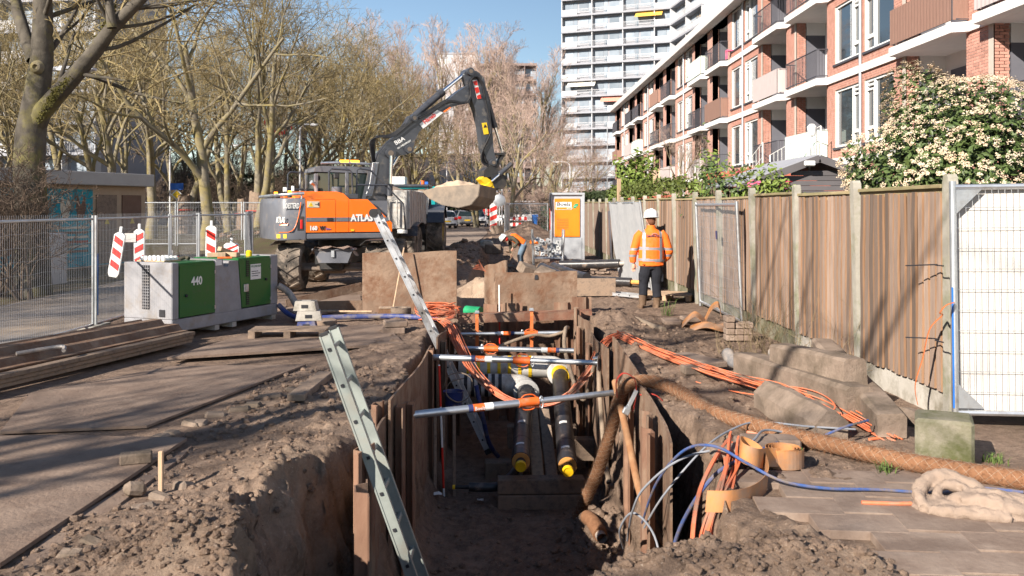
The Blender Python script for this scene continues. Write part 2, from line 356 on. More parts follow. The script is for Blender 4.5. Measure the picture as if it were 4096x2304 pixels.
mat('cloth_grey', (0.42, 0.36, 0.36), (0.5, 0.44, 0.43), 0.9, 0, 3, 3, stretch=(8, 8, 1))
mat('cloth_green', (0.40, 0.55, 0.48), (0.70, 0.74, 0.70), 0.9, 0, 3, 2, stretch=(0.1, 0.1, 8))
mat('tower_white', (0.46, 0.46, 0.48), (0.52, 0.52, 0.54), 0.7, 0, 1, 3)
mat('tower_grey', (0.28, 0.285, 0.32), (0.33, 0.335, 0.37), 0.8, 0, 1, 3)
mat('tower_glass', (0.20, 0.24, 0.29), (0.34, 0.38, 0.43), 0.1, 0, 0.4, 3, spec=0.8, vary=0.3)
mat('tower_brown', (0.20, 0.15, 0.14), (0.26, 0.20, 0.19), 0.8, 0, 1, 3)
mat('awning_yellow', (0.75, 0.42, 0.08), None, 0.8)
mat('awning_red', (0.62, 0.16, 0.10), (0.75, 0.4, 0.32), 0.8, 0, 3, 1, stretch=(6, 0.1, 0.1))
mat('awning_cream', (0.70, 0.66, 0.58), None, 0.8)
mat('shed_grey', (0.085, 0.08, 0.085), (0.11, 0.10, 0.105), 0.8, 0, 2, 4, vary=0.1)
mat('roof_red', (0.42, 0.10, 0.055), (0.5, 0.15, 0.09), 0.85, 0, 4, 4)
mat('leaf_vib', (0.04, 0.075, 0.018), (0.10, 0.135, 0.04), 0.5, 0, 5, 3, spec=0.5)
mat('leaf_lime', (0.10, 0.16, 0.025), (0.18, 0.22, 0.05), 0.5, 0, 5, 3, spec=0.4)
mat('leaf_hedge', (0.055, 0.085, 0.015), (0.12, 0.14, 0.03), 0.6, 0, 3, 3)
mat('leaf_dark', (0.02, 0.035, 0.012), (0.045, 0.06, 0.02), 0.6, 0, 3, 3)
mat('flower_white', (0.62, 0.54, 0.42), (0.58, 0.41, 0.26), 0.8, 0, 3, 4)
mat('flower_pink', (0.72, 0.06, 0.18), (0.78, 0.20, 0.30), 0.7, 0, 8, 3)
mat('bark', (0.05, 0.042, 0.034), (0.12, 0.105, 0.085), 0.95, 0, 5, 8, 0.6, 18, 0.15, dirt=(0.16, 0.14, 0.045), dscale=1.3, damt=0.3)
mat('bark_pale', (0.14, 0.115, 0.08), (0.27, 0.24, 0.185), 0.95, 0, 6, 8, 0.5, 18, 0.15, dirt=(0.24, 0.19, 0.06), dscale=1.5, damt=0.5)
mat('twig', (0.17, 0.125, 0.075), (0.26, 0.195, 0.12), 0.9, 0, 1.5, 3, vary=0.15)
mat('twig_olive', (0.185, 0.138, 0.065), (0.30, 0.235, 0.115), 0.9, 0, 1.5, 3, vary=0.15)
mat('twig_pink', (0.34, 0.245, 0.20), (0.42, 0.31, 0.26), 0.9, 0, 1.5, 3, vary=0.1)
mat('twig_dark', (0.10, 0.07, 0.05), (0.16, 0.115, 0.085), 0.9, 0, 1.5, 3, vary=0.15)
mat('mural_brick', (0.34, 0.25, 0.17), (0.40, 0.30, 0.21), 0.9, 0, 5, 4, 0.2)
mat('mural_roof', (0.34, 0.32, 0.30), (0.40, 0.38, 0.36), 0.85, 0, 3, 4)
mat('mural_cyan', (0.015, 0.22, 0.28), (0.02, 0.27, 0.33), 0.8, 0, 4, 3)
mat('mural_brown', (0.13, 0.075, 0.05), (0.17, 0.10, 0.07), 0.8, 0, 4, 3)
mat('mural_red', (0.30, 0.06, 0.04), None, 0.8)
mat('mural_cream', (0.52, 0.46, 0.36), None, 0.8)
mat('mural_yellow', (0.55, 0.42, 0.08), None, 0.8)
mat('car_white', (0.62, 0.63, 0.66), None, 0.25, 0.1, coat=0.6)
mat('car_silver', (0.30, 0.31, 0.34), None, 0.3, 0.5, coat=0.6)
mat('car_dark', (0.04, 0.05, 0.08), None, 0.3, 0.2, coat=0.6)
mat('lamp_red', (0.55, 0.02, 0.02), None, 0.3)
mat('plate_yellow', (0.78, 0.50, 0.03), None, 0.5)
mat('bin_blue', (0.02, 0.14, 0.50), None, 0.5)
mat('bin_green', (0.06, 0.16, 0.05), None, 0.5)
mat('sign_blue', (0.02, 0.12, 0.50), None, 0.5)
mat('sign_dark_blue', (0.03, 0.04, 0.12), None, 0.5)
mat('ink', (0.02, 0.02, 0.025), None, 0.6)
mat('fabric_net', (0.42, 0.42, 0.43), (0.33, 0.34, 0.36), 0.7, 0, 6, 3, 0.4, 8)
mat('hoarding', (0.58, 0.55, 0.52), (0.50, 0.475, 0.45), 0.6, 0, 2, 5)
mat('grass', (0.06, 0.11, 0.02), (0.12, 0.16, 0.04), 0.8, 0, 3, 3)
mat('beacon', (1.0, 0.35, 0.02), None, 0.3, emis=((1.0, 0.30, 0.02), 3.0))
mat('green_pipe', (0.02, 0.28, 0.12), None, 0.45)
mat('blue_hose', (0.02, 0.04, 0.20), (0.05, 0.07, 0.2), 0.5, 0, 5, 4, dirt=(0.22, 0.19, 0.17), dscale=4, damt=0.4)
mat('pipe_white', (0.58, 0.56, 0.54), (0.47, 0.45, 0.42), 0.5, 0, 5, 5, dirt=(0.3, 0.24, 0.19), damt=0.2)
mat('grey_pipe', (0.14, 0.14, 0.15), (0.22, 0.21, 0.21), 0.5, 0, 4, 5, dirt=(0.40, 0.34, 0.29), dscale=4, damt=0.6)
mat('dirty_hose', (0.20, 0.15, 0.11), (0.30, 0.23, 0.17), 0.9, 0, 8, 6, 0.5, 30)
mat('rust_pipe', (0.24, 0.10, 0.04), (0.34, 0.20, 0.11), 0.9, 0, 8, 6, 0.6, 30)
mat('bristle', (0.10, 0.05, 0.025), (0.2, 0.11, 0.06), 0.9, 0, 30, 3, 0.5)
mat('clay', (0.22, 0.15, 0.11), (0.34, 0.25, 0.19), 1.0, 0, 5, 8, 0.8, 40, 0.2, dirt=(0.15, 0.10, 0.07), dscale=3, damt=0.4)
# ------------------------------------------------------------------ the ground
def lin(a, b, st): return list(np.arange(a, b, st))
def trench_l(y):   # soil edge beyond the left wall; a slit of a hole opens beside the nearest piles
    return -0.99 - 0.22 * np.exp(-((y - 5.9) / 0.9) ** 2) * 1.0 + 0.06 * fbm(y * 2.2, y * 0 + 3, 3)
def trench_r(y):
    r = 1.27 + 0.30 * np.exp(-((y - 7.1) / 1.0) ** 2) + 0.07 * fbm(y * 2.4, y * 0 + 8, 3)
    return r - 1.0 * (1 - sstep(4.35, 5.1, y))
def ground_h(x, y):
    x = np.asarray(x, float); y = np.asarray(y, float)
    near = sstep(60, 30, y)
    rough = 0.030 * fbm(x * 0.9, y * 0.9, 4)
    soil = 0.05 * fbm(x * 2.3 + 5, y * 2.3, 5, 0.6)
    clod = np.maximum(0, fbm(x * 7.5, y * 7.5, 4, 0.6) - 0.12)
    # how disturbed the soil is: a strip either side of the trench, calm under the road plates
    dist = sstep(-3.1, -1.9, x) * sstep(3.9, 2.3, x)
    dist = np.maximum(dist, 0.25 * sstep(-6.0, -4.0, x) * sstep(4.2, 3.6, x))
    dist = dist * (1 - 0.55 * sstep(1.7, 2.2, x) * sstep(6.4, 5.6, y))
    h = rough * near * 0.7 + (soil + 0.10 * clod) * dist * near
    # plates lie on the flat left part
    flat = sstep(-1.75, -2.2, x) * sstep(16, 14, y)
    h = h * (1 - 0.8 * flat) - 0.05 * flat
    # the paved corner front right
    pv = sstep(1.75, 2.0, x + 0.25 * (y - 4.6)) * sstep(6.25, 5.9, y + 0.15 * (x - 2))
    h = h * (1 - pv) - 0.05 * pv
    h = np.where(x > 3.7, h * sstep(4.4, 3.9, x), h)
    h = np.where(x < -6.0, h * sstep(-7.4, -6.2, x), h)
    # mounds
    def mound(cx, cy, sx, sy, a, rot=0):
        dx = x - cx; dy = y - cy; c, s = math.cos(rot), math.sin(rot); u = (dx * c + dy * s) / sx; v = (-dx * s + dy * c) / sy
        fr = 1.0 if cy < 16 else 0.3; sp = 0.5 if cy < 16 else 0.25
        return a * np.exp(-(u * u + v * v)) * (1 + 0.5 * fbm(x * 4 * fr + cx, y * 4 * fr, 4) + sp * np.maximum(0, fbm(x * 9 * fr, y * 9 * fr + cx, 3)))
    h = h + mound(1.05, 4.55, 0.55, 0.30, 0.09) + mound(1.7, 4.6, 0.4, 0.3, 0.07)
    h = h + mound(-1.45, 4.75, 0.6, 0.35, 0.14) + mound(-2.1, 5.4, 0.4, 0.3, 0.06)
    h = h + mound(-1.55, 6.2, 0.35, 0.5, 0.06) + mound(1.75, 8.0, 0.22, 0.7, 0.07) + mound(1.65, 12.0, 0.3, 1.3, 0.10) + mound(1.65, 14.2, 0.4, 1.0, 0.18)
    h = h + mound(-0.45, 17.6, 0.55, 0.7, 0.42) + mound(-1.4, 19.2, 0.9, 0.8, 0.12)
    h = h + mound(-1.5, 24.5, 0.7, 2.0, 0.28) + mound(-1.9, 30, 0.7, 3.0, 0.30) + mound(-0.4, 38.5, 1.6, 1.6, 0.55) + mound(1.7, 37, 0.6, 1.5, 0.35) + mound(-1.6, 35, 0.8, 2.0, 0.40)
    h = h + mound(1.3, 56, 1.3, 1.8, 0.75) + mound(-13, 62, 3.5, 3, 1.3) + mound(-9.3, 40, 2.0, 2.0, 0.8) + mound(-12.2, 44, 2, 2, 0.8)
    # shallow working cut beyond the end of the trench
    cut = sstep(-0.95, -0.6, x) * sstep(1.15, 0.8, x) * sstep(18.2, 19.0, y) * sstep(36.5, 35, y)
    h = h - cut * (0.45 + 0.12 * fbm(x * 2, y * 1.1, 4))
    cut2 = sstep(-0.95, -0.8, x) * sstep(0.2, 0.0, x) * sstep(15.3, 15.5, y) * sstep(17.4, 16.6, y)
    h = h - cut2 * 1.0
    # trench
    tl, tr = trench_l(y), trench_r(y)
    nl = np.exp(-((y - 5.6) / 1.6) ** 2); wob = (0.06 + 0.10 * nl) * fbm(x * 5, y * 5, 5, .6)
    inside = sstep(tl - 0.10 - 0.38 * nl * (1 + .6 * fbm(y * 1.7, x * 1.7, 3)) + wob, tl + 0.06 + wob, x) * sstep(tr + 0.10 + wob, tr - 0.06 + wob, x) * sstep(3.2, 3.4, y) * sstep(15.25, 15.1, y)
    fl = -1.72 + 0.05 * fbm(x * 3, y * 3, 5, 0.6) + 0.05 * np.maximum(0, fbm(x * 8, y * 8, 3))
    fl = fl + 0.30 * np.exp(-(((x - 1.05) / 0.35) ** 2 + ((y - 9.6) / 0.7) ** 2)) * (1 + 0.8 * fbm(x * 6, y * 6, 4)) + 0.35 * np.exp(-((x + 1.0) / 0.14) ** 2) + 0.25 * np.exp(-((x - 1.3) / 0.14) ** 2)
    fl = fl - 0.11 * np.exp(-(((x + 0.1) / 0.6) ** 2 + ((y - 8.4) / 0.75) ** 2))
    return h * (1 - inside) + fl * inside
xs = np.array([-900, -500, -250, -120, -70, -45, -30, -22] + lin(-18, -7, 0.5) + lin(-7, -3.2, 0.10) + lin(-3.2, 2.6, 0.026) + lin(2.6, 4.4, 0.06) + lin(4.4, 9, 0.5) + [10, 14, 20, 30, 45, 70, 120, 250, 500, 900.])
ys = np.array([-60, -30, -12, -4, 0, 2] + lin(3, 10, 0.026) + lin(10, 16, 0.04) + lin(16, 36, 0.10) + lin(36, 80, 0.5) + [85, 95, 110, 130, 160, 200, 260, 340, 500, 800, 1400.])
gx, gy = np.meshgrid(xs, ys); gz = ground_h(gx, gy)
gs = fbm(gx * 5, gy * 5, 3)
inn = (np.abs(gx) < 2.5) & (gy < 15) & (gz < -0.15) & (gz > -1.5)
gx2 = gx + np.where(inn, 0.13 * fbm(gy * 4, gz * 5 + 40, 5, .6), 0)
nx, ny = len(xs), len(ys)
Vg = np.stack([gx2, gy, gz], -1).reshape(-1, 3); ii = np.arange(nx * ny).reshape(ny, nx)
Fg = np.stack([ii[:-1, :-1], ii[:-1, 1:], ii[1:, 1:], ii[1:, :-1]], -1).reshape(-1, 4)
gm = mesh_np('ground', Vg, Fg, True)
def sand_f(x, y):
    s = np.exp(-(((x + 0.45) / 0.7) ** 2 + ((y - 17.7) / 1.2) ** 2)) * 1.6
    s = s + 0.55 * sstep(-3.4, -1.6, x) * sstep(0, -0.9, x) * sstep(12, 8, y) * (0.6 + fbm(x * 1.5, y * 1.5, 3))
    s = s + 0.7 * sstep(0.8, 2.2, x) * sstep(2.6, 1.9, x) * sstep(5.4, 4.8, y)
    s = s + 0.75 * sstep(-1.2, -0.2, x) * sstep(1.3, 0.6, x) * sstep(18, 20, y) * sstep(32, 28, y)
    return np.clip(s, 0, 1)
at = gm.attributes.new('sand', 'FLOAT', 'POINT'); at.data.foreach_set('value', sand_f(gx, gy).ravel().astype(np.float32))
wet = np.clip(sstep(-0.5, -1.2, gz) * 0.12 + 0.7 * np.exp(-(((gx - 2.6) / 0.9) ** 2 + ((gy - 13) / 5) ** 2)) * (0.5 + fbm(gx * 2, gy * 2, 3)) + 0.6 * np.exp(-(((gx + 1.5) / 0.35) ** 2 + ((gy - 4.75) / 0.25) ** 2)) + 0.5 * np.exp(-(((gx - 1.9) / .5) ** 2 + ((gy - 7) / 1.2) ** 2)), 0, 1)
at = gm.attributes.new('wet', 'FLOAT', 'POINT'); at.data.foreach_set('value', wet.ravel().astype(np.float32))
gras = np.clip(sstep(-8.6, -9.5, gx) * sstep(8, 10, gy) * 0.9 + sstep(36, 42, gy) * sstep(-5.5, -7, gx) * 0.7 + sstep(4, 4.6, gx) * 0.8 + sstep(90, 110, gy) * .7, 0, 1)
at = gm.attributes.new('litter', 'FLOAT', 'POINT'); at.data.foreach_set('value', gras.ravel().astype(np.float32))
def ground_mat():
    m = bpy.data.materials.new('soil'); m.use_nodes = True; n = m.node_tree; N = n.nodes; L = n.links; b = N['Principled BSDF']
    tc = N.new('ShaderNodeTexCoord')
    def noise(sc_, det=8, ro=0.65):
        z = N.new('ShaderNodeTexNoise'); z.inputs['Scale'].default_value = sc_; z.inputs['Detail'].default_value = det; z.inputs['Roughness'].default_value = ro
        L.new(tc.outputs['Object'], z.inputs['Vector']); return z.outputs['Fac']
    def ramp(f, a, c, lo=0., hi=1.):
        r = N.new('ShaderNodeMapRange'); r.inputs['From Min'].default_value = a; r.inputs['From Max'].default_value = c; r.inputs['To Min'].default_value = lo; r.inputs['To Max'].default_value = hi
        L.new(f, r.inputs['Value']); return r.outputs[0]
    def mix(f, a, c):
        x = N.new('ShaderNodeMix'); x.data_type = 'RGBA'
        if isinstance(f, float): x.inputs['Factor'].default_value = f
        else: L.new(f, x.inputs['Factor'])
        for k, q in (('A', a), ('B', c)):
            if isinstance(q, tuple): x.inputs[k].default_value = (*q, 1)
            else: L.new(q, x.inputs[k])
        return x.outputs['Result']
    def attr(k):
        a = N.new('ShaderNodeAttribute'); a.attribute_name = k; return a.outputs['Fac']
    base = mix(ramp(noise(1.1), 0.35, 0.65), (0.215, 0.147, 0.106), (0.335, 0.238, 0.178))
    base = mix(ramp(noise(9, 6, 0.7), 0.42, 0.72), base, (0.125, 0.084, 0.062))
    base = mix(ramp(noise(60, 3, 0.6), 0.60, 0.72), base, (0.37, 0.30, 0.25))
    sandc = mix(ramp(noise(5), 0.35, 0.65), (0.37, 0.265, 0.19), (0.46, 0.345, 0.255))
    mu = N.new('ShaderNodeMath'); mu.operation = 'MULTIPLY'; L.new(attr('sand'), mu.inputs[0]); L.new(ramp(noise(2.2), 0.3, 0.55), mu.inputs[1])
    base = mix(mu.outputs[0], base, sandc)
    lit = mix(ramp(noise(2.5), 0.4, 0.6), (0.085, 0.062, 0.042), mix(ramp(noise(30), .4, .6), (0.05, 0.075, 0.022), (0.13, 0.09, 0.06)))
    base = mix(attr('litter'), base, lit)
    wetc = mix(ramp(noise(4), 0.35, 0.65), (0.085, 0.056, 0.041), (0.15, 0.105, 0.078))
    mu2 = N.new('ShaderNodeMath'); mu2.operation = 'MULTIPLY'; L.new(attr('wet'), mu2.inputs[0]); L.new(ramp(noise(3), 0.25, 0.5), mu2.inputs[1])
    base = mix(mu2.outputs[0], base, wetc)
    L.new(base, b.inputs['Base Color']); b.inputs['Roughness'].default_value = 0.95; b.inputs['Specular IOR Level'].default_value = 0.2
    b1 = N.new('ShaderNodeBump'); b1.inputs['Strength'].default_value = 0.9; b1.inputs['Distance'].default_value = 0.05; L.new(noise(22, 8, 0.72), b1.inputs['Height'])
    b2 = N.new('ShaderNodeBump'); b2.inputs['Strength'].default_value = 0.6; b2.inputs['Distance'].default_value = 0.008; L.new(noise(140, 4, 0.6), b2.inputs['Height']); L.new(b1.outputs[0], b2.inputs['Normal'])
    L.new(b2.outputs[0], b.inputs['Normal']); return m
M['soil'] = ground_mat()
ground = link('ground', gm, M['soil']); ground['kind'] = 'structure'
def gh(x, y): return float(ground_h(np.array([x]), np.array([y]))[0])
# clods and crumbs lying on the disturbed soil
def icolump(r, seed):
    rr = random.Random(seed); t = (1 + 5 ** .5) / 2
    vs = [(-1, t, 0), (1, t, 0), (-1, -t, 0), (1, -t, 0), (0, -1, t), (0, 1, t), (0, -1, -t), (0, 1, -t), (t, 0, -1), (t, 0, 1), (-t, 0, -1), (-t, 0, 1)]
    fs = [(0, 11, 5), (0, 5, 1), (0, 1, 7), (0, 7, 10), (0, 10, 11), (1, 5, 9), (5, 11, 4), (11, 10, 2), (10, 7, 6), (7, 1, 8), (3, 9, 4), (3, 4, 2), (3, 2, 6), (3, 6, 8), (3, 8, 9), (4, 9, 5), (2, 4, 11), (6, 2, 10), (8, 6, 7), (9, 8, 1)]
    return np.array([[c * r / 1.9 * rr.uniform(0.65, 1.25) for c in v] for v in vs]), np.array(fs)
rs = np.random.RandomState(5); VV = []; FF = []; off = 0
lum = [icolump(1, k) for k in range(8)]
def scatter(n, fx, rmin, rmax):
    global off
    xy = np.array([fx() for _ in range(n)]); r = rmin + (rmax - rmin) * rs.rand(n) ** 5.0; a = rs.rand(n) * 6.28; k = rs.randint(8, size=n)
    z = ground_h(xy[:, 0], xy[:, 1]) + r * 0.2; c, s = np.cos(a)[:, None], np.sin(a)[:, None]
    v = np.stack([lum[i][0] for i in k]) * r[:, None, None] * [1, 1, .75]
    w = np.stack([v[..., 0] * c - v[..., 1] * s + xy[:, :1], v[..., 0] * s + v[..., 1] * c + xy[:, 1:], v[..., 2] + z[:, None]], -1)
    VV.append(w.reshape(-1, 3)); FF.append((lum[0][1][None] + off + 12 * np.arange(n)[:, None, None]).reshape(-1, 3)); off += 12 * n
scatter(2600, lambda: (rs.normal(1.2, .5), rs.normal(4.65, .2)), 0.004, 0.032)
scatter(2600, lambda: (rs.normal(-1.6, .55), rs.normal(4.9, .35)), 0.004, 0.032)
scatter(2600, lambda: (rs.uniform(-2.6, -1.1), rs.uniform(4.6, 10.5)), 0.005, 0.04)
scatter(700, lambda: (rs.uniform(-0.85, 1.2), rs.uniform(8.3, 11.5)), 0.006, 0.05)
scatter(250, lambda: (rs.normal(1.0, .2), rs.normal(9.3, .35)), 0.01, 0.07)
scatter(1900, lambda: (rs.uniform(1.45, 3.5), rs.uniform(6.3, 15)), 0.005, 0.035)
scatter(500, lambda: (rs.normal(-.4, .9), rs.normal(31, 4)), 0.03, 0.16)
scatter(300, lambda: (rs.uniform(-6, -2), rs.uniform(5, 15)), 0.005, 0.025)
scatter(150, lambda: (rs.normal(-10.5, 1.6), rs.normal(42, 2)), 0.05, 0.25)
cl = link('soil_clods', mesh_np('soil_clods', np.concatenate(VV), np.concatenate(FF), False), M['soil'])
tag(cl, 'loose brown clods and crumbs lying on the dug soil', 'soil', kind='stuff')
# side road beyond the site fence
def rsheet(name, pts, z, m, kind='structure'):
    mb = MB(); mb.add([(x, y, z) for x, y in pts], [tuple(range(len(pts)))]); o = mb.build(name, m); o['kind'] = kind; return o
mat('road', (0.17, 0.15, 0.14), (0.23, 0.20, 0.18), 0.9, 0, 1.2, 8, 0.2, 60, dirt=(0.27, 0.21, 0.16), dscale=0.6, damt=0.6)
mat('far_road', (0.25, 0.185, 0.145), (0.32, 0.25, 0.20), 0.95, 0, 0.8, 8, 0.4, 12)
rsheet('road', [(-8.9, 3), (-6.3, 3), (-6.5, 21), (-7.4, 34), (-9.8, 34)], 0.012, M['road'])
rsheet('street', [(-7.0, 36), (-1.5, 36), (-1.2, 62), (-2, 85), (-2, 140), (-16, 140), (-12, 85), (-8.5, 60)], 0.03, M['far_road'])
# ------------------------------------------------------------------ road plates, boards and slabs on the ground
def slab_obj(name, label, cat, pts, z, th, m, group=None, b=0):
    c = sum((Vector((x, y, 0)) for x, y in pts), Vector()) / len(pts)
    mb = MB(); mb.prism([(x - c.x, y - c.y) for x, y in pts], 0, th); o = mb.build(name, m); o.location = (c.x, c.y, z)
    return tag(o, label, cat, group)
mat('road_plate', (0.175, 0.122, 0.092), (0.285, 0.207, 0.158), 0.92, 0, 1.4, 9, 0.6, 30, dirt=(0.17, 0.115, 0.085), dscale=3.5, damt=0.5)
def gp(u, v): p = G(u, v); return (p.x, p.y)
slab_obj('road_plate', 'sandy rust-brown steel road plate with a short wooden stake at its edge', 'steel plate', [gp(187, 437), gp(0, 562), (-6, 4.2), (-6.2, 7.2), gp(60, 434)], -0.03, 0.025, M['road_plate'])
slab_obj('road_plate', 'thin rusty steel plate lying under the edge of another road plate', 'steel plate', [gp(192, 441), gp(182, 452), gp(40, 557), gp(12, 565), gp(60, 520)], -0.055, 0.02, M['road_plate'])
slab_obj('road_plate', 'wide brown steel road plate in front of the small pallet', 'steel plate', [gp(167, 360), gp(404, 345), gp(385, 326), gp(262, 331)], 0.0, 0.03, M['road_plate'])
slab_obj('road_plate', 'dust-covered steel road plate bordered by a dark joint of soil', 'steel plate', [gp(147, 424), gp(306, 363), gp(170, 365), gp(30, 392), gp(0, 430)], -0.035, 0.022, M['road_plate'])
slab_obj('road_plate', 'sandy steel plate lying in front of the excavator wheels', 'steel plate', [gp(300, 318), gp(362, 308), gp(360, 296), gp(270, 301)], 0.0, 0.03, M['road_plate'])
def block(name, label, cat, M4, d, m, b=0.01, group=None):
    mb = MB(); mb.box((0, 0, 0), d, None, b); o = mb.build(name, m); o.matrix_world = M4
    return tag(o, label, cat, group)
def blk(name, label, cat, x, y, z, d, rz=0, rx=0, ry=0, m='concrete_dirty', b=0.012, group=None):
    return block(name, label, cat, TM((x, y, z), rx, ry, rz), d, M[m], b, group)
p = G(150, 462); blk('concrete_paver', 'small grey concrete paver standing on the road plate', 'paver', p.x - .1, p.y, 0.03, (0.22, 0.11, 0.08), 0.35)
p = G(161, 486); st = MB(); st.box((0, 0, 0.09), (0.03, 0.03, 0.32), None, 0.004); o = st.build('wooden_stake', M['wood_new']); o.location = (p.x, p.y, -0.02); tag(o, 'short square wooden stake driven into the sand', 'stake')
p = G(135, 489); blk('rubble_stone', 'pale broken stone in the sand below the road plate', 'stone', p.x, p.y, 0.0, (0.14, 0.1, 0.09), 0.6, 0.3, 0.2, 'concrete_dirty', 0.03)
a = G(296, 401); b = G(326, 377); o = block('timber_plank', 'thick loose wooden plank lying on the sand', 'plank', frame(a + Vector((0, 0, .03)), b + Vector((0, 0, .03)))[0] @ Matrix.Translation(((b - a).length / 2, 0, 0)), ((b - a).length, 0.17, 0.07), M['wood_dirty'], 0.008)
for i in range(14):      # loose granite setts exposed under the plate edges
    t = i / 13; u = 300 - t * 190; v = 379 + t * 66 + U(-2, 4); p = G(u + U(-3, 8), v)
    blk('granite_sett', 'dark granite sett exposed along the edge of the old paving', 'sett', p.x + .06, p.y - .05, -0.075, (U(.12, .2), U(.1, .14), 0.12), U(-.5, .5), U(-.12, .12), U(-.12, .12), 'concrete_dirty', 0.02, 'setts along the paving edge')
for i in range(7):
    t = i / 6; p = G(60 + t * 110 + U(-6, 6), 548 - t * 68)
    blk('granite_sett', 'dusty grey sett lying below the rim of the steel road plate', 'sett', p.x + .08, p.y, -0.055, (U(.1, .18), U(.08, .12), 0.09), U(-.7, .7), U(-.3, .3), U(-.2, .2), 'concrete_dirty', 0.02, 'setts below the road plate')
# ------------------------------------------------------------------ trench lining
PIL = [(-.17, 0), (-.10, 0), (-.065, .07), (.065, .07), (.10, 0), (.17, 0)]
pile_me = {}
def pile(x, y, top, bot, face, label, s=1.0, tilt=0.0, group=None, m='pile_rust'):
    key = (round(top - bot, 1), s)
    if key not in pile_me:
        mb = MB(); mb.sheet([(a * s, c * s) for a, c in PIL], bot - top, 0, 0.011); pile_me[key] = mb.mesh('sheet_pile')
    o = bpy.data.objects.new('sheet_pile', pile_me[key]); col.objects.link(o)
    if len(o.data.materials) == 0: o.data.materials.append(M[m])
    o.location = (x, y, top); o.rotation_euler = (0, tilt, face)
    return tag(o, label, 'sheet pile', group)
def plate_v(name, label, p, q, z0p, z1p, z0q, z1q, th=0.02, bend=0.0, n=8, m='steel_rust', group=None, hole=None):
    """standing steel plate between plan points p and q with top heights z1*, bottoms z0*; slightly bowed"""
    p = Vector((*p, 0)); q = Vector((*q, 0)); d = (q - p).normalized(); nn = Vector((-d.y, d.x, 0)); mb = MB(); vs = []
    for i in range(n + 1):
        t = i / n; c = p.lerp(q, t) + nn * (bend * math.sin(PI * t) + U(-.004, .004))
        zb = z0p + (z0q - z0p) * t; zt = z1p + (z1q - z1p) * t + 0.012 * math.sin(9 * t)
        for s in (-1, 1): vs += [c + nn * s * th / 2 + Vector((0, 0, zb)), c + nn * s * th / 2 + Vector((0, 0, zt))]
    fs = []
    for i in range(n):
        a = i * 4; b = a + 4
        fs += [(a, a + 1, b + 1, b), (a + 2, b + 2, b + 3, a + 3), (a + 1, a + 3, b + 3, b + 1), (a, b, b + 2, a + 2)]
    fs += [(0, 2, 3, 1), (n * 4, n * 4 + 1, n * 4 + 3, n * 4 + 2)]
    l = p.copy(); mb.add([v - l for v in vs], fs); o = mb.build(name, M[m]); o.location = l
    return tag(o, label, 'steel plate', group)
TB = -1.75
# left wall
plate_v('trench_plate', 'long rusty steel plate lining the shaded trench side below the ladders', (-1.0, 7.85), (-0.97, 11.9), TB, .17, TB, .02, bend=-.03)
plate_v('trench_plate', 'bowed rusty steel plate behind the front sheet piles', (-0.99, 6.55), (-1.03, 7.95), TB, -.02, TB, .02, bend=.05)
plate_v('trench_plate', 'rusty steel plate of the trench side at the foot of the orange cable coil', (-0.90, 11.95), (-0.78, 14.3), TB, .12, TB, .02)
for (x, y, top, face, s, lab) in [
    (-0.90, 5.95, .0, 1.75, 1.15, 'rusty sheet pile of the front pair, ochre worn flanges turned to the pit'),
    (-0.99, 6.48, .12, 1.35, 0.95, 'rusty sheet pile with ragged top leaning behind the front pair'),
    (-1.09, 7.90, .13, 1.45, 0.8, 'red-brown sheet pile standing on the soil side of the long trench plate'),
    (-0.90, 8.05, .08, 1.6, 0.85, 'rusty sheet pile carrying the end of the lowest strut'),
    (-0.88, 8.75, -.05, 1.6, 0.85, 'rusty sheet pile in shade next to the strut pile'),
    (-0.90, 11.35, .06, 1.6, 0.8, 'rusty sheet pile under the end of the second strut'),
    (-0.80, 12.3, .02, 1.6, 0.8, 'dark rusty sheet pile beside the leaning aluminium ladder'),
    (-0.74, 13.25, .0, 1.6, 0.8, 'dark rusty sheet pile near the strut with the square end plate'),
    (-0.70, 14.1, .02, 1.6, 0.8, 'dark rusty sheet pile below the end of the red steel beam')]:
    pile(x, y, top, TB - .1, face, lab, s)
# right wall
plate_v('trench_plate', 'sunlit rusty plate on the trench side behind the coir drain hose', (1.28, 7.0), (1.30, 8.75), TB, .02, TB, .12, bend=-.04)
plate_v('trench_plate', 'sunlit steel plate with a sloping top beside the orange cable crossing', (1.34, 8.7), (1.27, 10.75), TB, .10, TB, .30, bend=-.03)
plate_v('trench_plate', 'sunlit steel plate with pale rust behind the two middle struts', (1.20, 10.6), (1.18, 12.6), TB, .18, TB, .10, bend=.02)
plate_v('trench_plate', 'sunlit steel plate at the far right corner of the pit', (1.20, 12.5), (1.12, 14.8), TB, .22, TB, .12)
for (x, y, top, s, lab) in [
    (1.16, 7.55, -.02, .9, 'rusty double-flanged sheet pile by the blue and grey loose cables'),
    (1.20, 7.85, .06, .8, 'rusty sheet pile with a curled top rim behind the loose blue cable'),
    (1.20, 9.0, .12, .8, 'rusty sheet pile hidden behind the bend of the coir hose'),
    (1.16, 11.1, .05, .8, 'ochre rusty sheet pile carrying the square end plate of a strut'),
    (1.10, 12.2, .0, .8, 'brown sheet pile behind the dangling grey hose'),
    (1.06, 13.3, .08, .8, 'brown sheet pile with splintered top at the far struts'),
    (1.10, 14.3, .25, .8, 'tall brown sheet pile in the far corner behind the red beam')]:
    pile(x, y, top, TB - .1, -1.5, lab, s)
